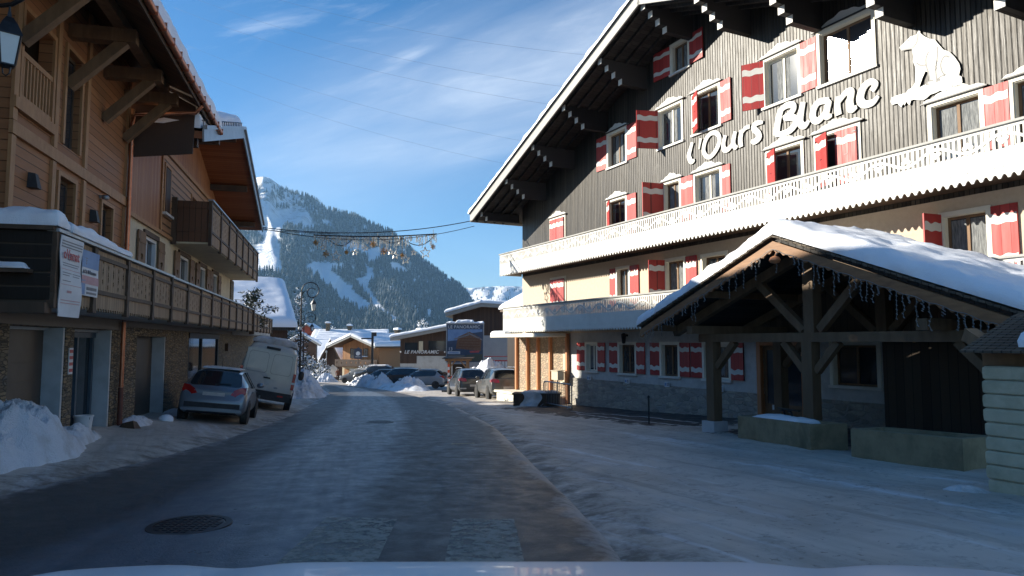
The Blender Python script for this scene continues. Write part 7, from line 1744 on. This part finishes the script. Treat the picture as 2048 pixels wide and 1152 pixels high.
def mound(name, label, cx, cy, rx, ry, hgt, seed, rot=0.0, m='snow_pile', group=None, lump=.28, n=46, cat='snow pile', sharp=1.0):
    t_ = thing(name, label, cat, (cx, cy, gz(cx, cy)), rot, group); z0 = gz(cx, cy)
    ca, sa = math.cos(rot), math.sin(rot); mb = MB()
    vs = []
    for i in range(n + 1):
        r_ = i / n
        for j in range(96):
            a = 2 * math.pi * j / 96; wob = 1 + .22 * nz(math.cos(a) * 1.3, math.sin(a) * 1.3, seed, 1.0, 3) + .07 * nz(math.cos(a) * 6, math.sin(a) * 6, seed, 1.0, 2)
            x = rx * r_ * wob * math.cos(a); y = ry * r_ * wob * math.sin(a); wx_, wy_ = cx + ca * x - sa * y, cy + sa * x + ca * y
            env = max(0, 1 - r_ ** 1.7) ** sharp
            hh = hgt * env * (1 + .35 * nz(wx_ * .9, wy_ * .9, seed + 3, 1.0, 3)) + lump * hgt * env ** .6 * (.75 * nz(wx_, wy_, seed + 7, 1.9, 3) + .42 * abs(nz(wx_, wy_, seed + 9, 4.2, 3)) + .16 * nz(wx_, wy_, seed + 4, 11.0, 2))
            vs.append((x, y, gz(wx_, wy_) - z0 + hh - .07 * r_ ** 3))
    fs = [(i * 96 + j, i * 96 + (j + 1) % 96, (i + 1) * 96 + (j + 1) % 96, (i + 1) * 96 + j) for i in range(n) for j in range(96)]
    mb.add(vs, [f[::-1] for f in fs]); mb.build('heap', MT[m], t_, smooth=180); return t_
SG = 'heaps of ploughed snow'
mound('snow_pile', 'big lumpy heap of ploughed snow at the left edge in front of the garages', -7.45, 10.55, 2.0, .85, .80, 1, ROT_L, group=SG, lump=.34)
c = LW(16.6, .35); mound('snow_pile', 'low crumbling strip of snow along the garage doorway', c[0], c[1], 1.5, .40, .30, 4, ROT_L, group=SG, lump=.6)
c = LW(21.8, .35); mound('snow_pile', 'thin line of snow at the wall by the copper downpipe', c[0], c[1], 1.2, .35, .20, 5, ROT_L, group=SG, lump=.6)
c = LW(26.6, .45); mound('snow_pile', 'small patch of heaped snow at the far reveal, behind the hatchback', c[0], c[1], 1.2, .45, .14, 6, ROT_L, group=SG, lump=.5)
mound('snow_pile', 'dirty snow bank at the lamp foot just past the white van', -12.3, 41.0, 1.5, 3.4, 1.35, 7, R(14), 'snow_pile', SG)
mound('snow_pile', 'lower end of the roadside snow bank reaching to the asphalt', -12.7, 44.5, 1.2, 2.4, .6, 8, R(14), 'snow_pile', SG)
mound('snow_pile', 'far snow heap before the steep-gabled barn', -23.9, 90, 1.5, 1.3, 1.0, 9, 0, 'snow_pile', SG)
mound('snow_pile', 'far snow heap left of the person', -26.2, 93, 1.4, 1.3, 1.2, 10, 0, 'snow_pile', SG)
for k, (x, y, rx, hg, lab) in enumerate(((-8.0, 54.8, 1.6, .95, 'snow bank heap in front of the pale car by the orange barrier'), (-11.0, 60.0, 1.25, 1.0, 'pointed snow heap in front of the black estate car'), (-13.3, 65.6, 1.35, .95, 'pointed snow heap in front of the low black hatchback'), (-14.9, 71.0, 1.6, .95, 'snow heap in front of the tall dark four-wheel drive'), (-16.0, 76.0, 1.5, 1.0, 'broad snow heap in front of the covered grey car'), (-17.7, 80.5, 1.3, .7, 'last snow heap of the bank towards the sunlit chalet'))):
    mound('snow_pile', lab, x, y, rx, 1.6, hg, 20 + k, R(35), 'snow_pile', SG, lump=.42)
bl_ = []
for k in range(34):
    s_ = k / 33; y = 50.5 + 22 * s_; x = interp_x(ROAD_R, y) + 1.2; bl_.append((x, y))
t_ = thing('snow_bank', 'low continuous ridge of ploughed snow along the right side of the bend', 'snow bank', (bl_[0][0], bl_[0][1], gz(*bl_[0])))
mb = MB(); vs = []; M_ = 12; o0 = Vector((bl_[0][0], bl_[0][1], gz(*bl_[0])))
for k, (x, y) in enumerate(bl_):
    for j in range(M_ + 1):
        v = j / M_; xx = x + (v - .5) * 2.6; z = gz(xx, y) + .42 * math.sin(math.pi * v) ** .8 * (1 + .6 * nz(xx, y, 3, .7, 3)) * min(1, k / 2, (33 - k) / 2) + .12 * nz(xx, y, 5, 2.3, 3) * math.sin(math.pi * v) - .02
        vs.append(tuple(Vector((xx, y, z)) - o0))
mb.add(vs, [(k * (M_ + 1) + j, k * (M_ + 1) + j + 1, (k + 1) * (M_ + 1) + j + 1, (k + 1) * (M_ + 1) + j) for k in range(33) for j in range(M_)]); mb.build('ridge', MT['snow_pile'], t_, smooth=180)
mound('snow_pile', 'bright white snow heap behind the two estate cars below the grey wall', at(975, 740, 52).x, 52, 2.6, 1.6, 2.1, 40, 0, 'snow', SG, lump=.22)
mound('snow_pile', 'snow in the corner by the stone pillar foot', *HW(25.75, 6.95)[:2], .42, .25, .10, 44, 0, 'snow_dirty', SG)
mb = MB()
lp = thing('snow_lump', 'single round lump of snow lying on the pavement by the downpipe', 'snow lump', (-8.9, 18.2, gz(-8.9, 18.2) + .06))
mb.lathe([(0, -.13)] + [(.19 * math.sin(a), -.14 * math.cos(a)) for a in [math.pi * k / 8 for k in range(1, 8)]] + [(0, .14)], n=16); mb.v = [(x * (1 + .25 * nz(x * 5, y * 5, z * 5)), y * (1 + .2 * nz(x * 5, y * 5, 3)), z) for x, y, z in mb.v]; mb.build('lump', MT['snow'], lp, smooth=180)
st_ = thing('broken_stone', 'dark broken stone at the end of the snow strip by the garage', 'stone', (-8.55, 15.8, gz(-8.55, 15.8)))
mb = MB(); mb.add([(-.2, -.1, 0), (.2, -.12, 0), (.22, .12, 0), (-.18, .14, 0), (-.12, -.06, .13), (.13, -.07, .19), (.14, .07, .15), (-.1, .08, .11)], [(3, 2, 1, 0), (4, 5, 6, 7), (0, 1, 5, 4), (1, 2, 6, 5), (2, 3, 7, 6), (3, 0, 4, 7)]); mb.build('stone', MT['dark_wood'], st_)
# orange works barrier and marker post
Y = 49.2; c = at(897, 775, Y); zb = gz(c.x, Y)
t_ = thing('works_barrier', 'orange and white works barrier with an upright marker by the parked cars', 'barrier', (c.x, Y, zb)); 
mb = MB(); mb.box(-.45, .45, -.25, .25, 0, .16); mb.build('foot', MT['plastic'], t_)
mb = MB()
for k in range(9): mb.box(-.07, .07, -.03, .03, .16 + k * .2, .16 + k * .2 + .198, k % 2)
mb.build('marker_post', [MT['orange_plastic'], MT['sign_white']], t_)
mb = MB(); mb.box(.08, 1.35, -.02, .02, 1.0, 1.14)
for k in range(8): mb.box(.1 + k * .16, .18 + k * .16, -.015, .015, .7, 1.0)
mb.box(.08, 1.35, -.02, .02, .60, .70); mb.build('rail', MT['orange_plastic'], t_)
Y = 64; c0 = at(968, 735, Y); c1 = at(1046, 735, Y); zb = base_z(0, Y)
t_ = thing('red_railing', 'red and white railing at the foot of the grey wall', 'railing', (c0.x, Y, zb)); W_ = c1.x - c0.x; za, zc = at(990, 720, Y).z - zb, at(990, 738, Y).z - zb
mb = MB(); mb.box(0, W_, -.04, .04, za - .12, za); mb.box(0, W_, -.04, .04, zc, zc + .12); mb.box(0, W_, -.03, .03, za + .28, za + .36); mb.build('rail', MT['sign_red'], t_)
mb = MB()
for k in range(int(W_ / .28)): mb.box(k * .28, k * .28 + .12, -.02, .02, zc - .9 if k % 6 == 0 else zc + .12, za - .12)
mb.build('bars', MT['sign_white'], t_)
Y = 93; c = at(744, 752, Y); zb = base_z(0, Y); Hh = at(744, 665, Y).z - zb
t_ = thing('sign_post', 'tall black post with a box and a side arm before the sunlit chalet', 'post', (c.x, Y, zb)); mb = MB(); mb.box(-.14, .14, -.1, .1, 0, Hh); mb.build('post', MT['iron'], t_); mb = MB(); mb.box(-.1, .5, -.2, .2, Hh - .5, Hh + .02); mb.box(-1.5, -.15, -.05, .05, Hh - .9, Hh - .72); mb.build('head_box', MT['iron'], t_)
Y = 92; c = at(716, 714, Y); t_ = thing('hanging_banner', 'dark banner with a pale emblem hanging by the sunlit chalet', 'banner', (c.x, Y, c.z)); s_ = Y / 1400
mb = MB(); mb.plate([(-7.5 * s_, -4 * s_), (7.5 * s_, -4 * s_), (7.5 * s_, 15 * s_), (0, 19 * s_), (-7.5 * s_, 15 * s_)], [], 0, .04); mb.build('cloth', MT['sign_dark'], t_)
mb = MB(); mb.lathe([(3.4 * s_, -.01), (4.2 * s_, -.01), (4.2 * s_, .0), (3.4 * s_, 0)], (0, -.012, 7 * s_), 16, axis='y'); mb.box(-.16, .16, -.02, -.008, 5.5 * s_, 8.5 * s_); mb.box(-5 * s_, 5 * s_, -.02, -.008, 0, .8 * s_); mb.build('emblem', MT['sign_white'], t_)
mb = MB(); mb.tube([(0, .08, base_z(0, Y) - c.z), (0, .08, 20 * s_)], .05, 6); mb.build('pole', MT['iron'], t_)
Y = 97; c = at(652, 757, Y); t_ = thing('thin_pole', 'thin pale pole standing by the steep-gabled barn', 'pole', (c.x, Y, base_z(0, Y))); mb = MB(); mb.tube([(0, 0, 0), (0, 0, at(652, 703, Y).z - base_z(0, Y))], .05, 8); mb.lathe([(0, -.2), (.14, -.15), (.14, .1), (0, .15)], (0, 0, at(652, 703, Y).z - base_z(0, Y)), 8); mb.build('pole', MT['zinc'], t_)
# ------------------------------------------------------------------ trees and shrubs
def shrub(name, label, x, y, z, rx, hgt, seed, nleaf=500, snow=.35, group=None, conifer=False, cat='shrub', leaf=.07, trunk=True, sx=1.0):
    t_ = thing(name, label, cat, (x, y, z), 0, group); rg = random.Random(seed)
    if trunk:
        mb = MB(); mb.tube([(0, 0, -.2), (.03, 0, hgt * .4), (0, .02, hgt * .9)], [.03 + hgt * .012, .02 + hgt * .008, .01], 6)
        for k in range(14):
            a = rg.uniform(0, 6.28); zz_ = hgt * rg.uniform(.25, .85); L_ = rx * rg.uniform(.5, 1); mb.tube([(0, 0, zz_), (L_ * .5 * math.cos(a), L_ * .5 * math.sin(a), zz_ + L_ * .25), (L_ * math.cos(a), L_ * math.sin(a), zz_ + L_ * .3)], [.02, .014, .006], 5)
        mb.build('trunk', MT['bark'], t_)
    lf = MB(); sn = MB()
    cl = [(rg.uniform(-1, 1), rg.uniform(-1, 1), rg.random()) for _ in range(26)]
    for k in range(nleaf):
        c_ = cl[rg.randrange(len(cl))]; f = c_[2]; w_ = (1 - f * .85) if conifer else math.sqrt(max(.05, 1 - (2 * f - 1) ** 2))
        p = Vector((rx * sx * w_ * c_[0] + rg.gauss(0, rx * .14), rx * w_ * c_[1] + rg.gauss(0, rx * .14), hgt * (.08 + .90 * f) + rg.gauss(0, hgt * .05)))
        d = Vector((rg.gauss(0, 1), rg.gauss(0, 1), rg.gauss(.1, .6))).normalized(); u = d.orthogonal().normalized(); s_ = leaf * rg.uniform(.7, 1.5)
        q = [p, p + d * s_ + u * s_ * .4, p + d * s_ * 2.2, p + d * s_ - u * s_ * .4]
        if rg.random() < snow: q = [v + Vector((0, 0, .03)) for v in q]; sn.add(q, [(0, 1, 2, 3)])
        else: lf.add(q, [(0, 1, 2, 3)])
    nb = len(lf.v); lf.v += sn.v; lf.f += [[i + nb for i in f] for f in sn.f]; lf.m += [1] * len(sn.f)
    lf.build('crown', [MT['needle'], MT['snow']], t_)
    return t_
c = LW(45.4, .6, 2.2); shrub('potted_conifer', 'dark shaggy conifer with snow on it above the balcony end', c[0], c[1], 2.2, .95, 1.9, 3, 900, .25, leaf=.09)
for k, (px, py, Y, rx, hg, lab) in enumerate(((597, 640, 66, .8, 5.2, 'snow-laden tree against the edge of the broad snow slope'), (583, 745, 62, 1.4, 3.4, 'snowy shrub left of the lamp post'), (560, 730, 60, 1.5, 3.6, 'snowy bush beside the van, under the broad snow slope'), (612, 735, 70, 1.2, 3.0, 'snow-dusted shrub right of the lamp post'), (648, 720, 96, 1.0, 3.0, 'small bare snowy tree by the long snowy roof'))):
    c = at(px, py, Y); zb = base_z(0, Y); hh = (at(px, 585, Y).z - zb) if k == 0 else hg
    shrub('snowy_tree' if k in (0, 4) else 'snowy_shrub', lab, c.x, Y, zb, rx, hh, 40 + k, 900, .55, group='snowy shrubs by the lamp posts', leaf=.12, cat='tree' if k in (0, 4) else 'shrub')
for k, (px, Y, hg) in enumerate(((846, 128, 2.6), (660, 150, 3.2), (735, 90, 1.6))):
    c = at(px, 650, Y); z = at(px, 668, Y).z - 1.5 if k < 2 else base_z(0, Y)
    shrub('snowy_tree', ['snowy tree poking above the sloping roof', 'frosted tree poking above the long snowy roof', 'small snowy garden tree in front of the sunlit chalet'][k], c.x, Y, (base_z(0, Y)), 1.6 if k < 2 else 1.2, (at(px, 640 if k == 0 else 655, Y).z - base_z(0, Y)) if k < 2 else 2.2, 60 + k, 900, .6, group='snowy trees among the far roofs', leaf=.2 if k < 2 else .1, cat='tree')
# ------------------------------------------------------------------ the walker far down the road
def person(x, y, label):
    t_ = thing('person', label, 'person', (x, y, gz(x, y)), R(20))
    bm = bmesh.new(); rad = {}
    def V_(p, r_):
        v = bm.verts.new(p); rad[v] = r_; return v
    pel = V_((0, 0, .93), .15); wst = V_((0, .01, 1.10), .14); ch_ = V_((0, .02, 1.32), .17); nk = V_((0, .02, 1.49), .065); hd_ = V_((0, -.005, 1.60), .095); tp = V_((0, -.005, 1.72), .075)
    for a, b in ((pel, wst), (wst, ch_), (ch_, nk), (nk, hd_), (hd_, tp)): bm.edges.new((a, b))
    for s_ in (-1, 1):
        hip = V_((s_ * .095, 0, .86), .105); kn = V_((s_ * .10, -.03 - .05 * s_, .48), .068); an = V_((s_ * .10, .02 - .08 * s_, .09), .048); to = V_((s_ * .11, -.15 - .08 * s_, .04), .04)
        for a, b in ((pel, hip), (hip, kn), (kn, an), (an, to)): bm.edges.new((a, b))
        shd = V_((s_ * .19, .02, 1.41), .075); el = V_((s_ * .25, .03, 1.14), .052); wr_ = V_((s_ * .24, -.08, .90), .036); pm_ = V_((s_ * .235, -.10, .83), .034)
        for a, b in ((ch_, shd), (shd, el), (el, wr_), (wr_, pm_)): bm.edges.new((a, b))
        for k, L_ in enumerate((.065, .078, .082, .074)):
            k0 = V_((s_ * .235, -.125 + .017 * k, .80), .011); k1 = V_((s_ * .225, -.13 + .018 * k, .80 - L_ * .5), .009); k2 = V_((s_ * .205, -.13 + .018 * k, .80 - L_ * .9), .008); bm.edges.new((pm_, k0)); bm.edges.new((k0, k1)); bm.edges.new((k1, k2))
        th0 = V_((s_ * .215, -.135, .84), .011); th1 = V_((s_ * .205, -.16, .80), .009); bm.edges.new((wr_, th0)); bm.edges.new((th0, th1))
    me = bpy.data.meshes.new('body'); bm.verts.index_update(); order = [rad[v] for v in bm.verts]; bm.to_mesh(me); bm.free()
    o = bpy.data.objects.new('body', me); COL.objects.link(o); o.modifiers.new('skin', 'SKIN'); 
    for i, r_ in enumerate(order): me.skin_vertices[0].data[i].radius = (r_, r_ * .9)
    me.skin_vertices[0].data[0].use_root = True
    o.modifiers.new('sub', 'SUBSURF').levels = 1
    bpy.context.view_layer.update(); m2 = bpy.data.meshes.new_from_object(o.evaluated_get(bpy.context.evaluated_depsgraph_get())); bpy.data.objects.remove(o)
    m2.materials.clear()
    for m_ in (mat('skin', (0.45, 0.27, 0.19), (0.42, 0.25, 0.18), 5, .6), mat('rust_jacket', (0.26, 0.085, 0.035), (0.21, 0.07, 0.03), 9, .85), mat('dark_trousers', (0.018, 0.018, 0.022), (0.026, 0.026, 0.03), 9, .85)): m2.materials.append(m_)
    for pl in m2.polygons:
        z = pl.center.z; pl.material_index = 0 if z > 1.50 or (abs(pl.center.x) > .17 and z < .885) else (1 if z > .84 else 2); pl.use_smooth = True
    o = bpy.data.objects.new('body', m2); COL.objects.link(o); o.parent = t_
    mb = MB(); mb.lathe([(.105, -.04), (.115, .02), (.10, .08), (.05, .125), (0, .13)], (0, .0, 1.665), 14); mb.build('hat', MT['plastic'], t_, smooth=180)
    mb = MB()
    for s_ in (-1, 1): mb.lathe([(0, -.012), (.012, 0), (0, .012)], (s_ * .035, -.094, 1.63), 6)
    mb.tube([(0, -.09, 1.64), (0, -.118, 1.60), (0, -.095, 1.59)], .012, 5); mb.box(-.025, .025, -.098, -.085, 1.555, 1.562); mb.build('face', mat('face_features', (0.25, 0.10, 0.08), (0.2, 0.09, 0.07), 5, .6), t_)
person(-24.0, 97, 'person in a rust-coloured jacket and dark trousers standing at the bend of the road')
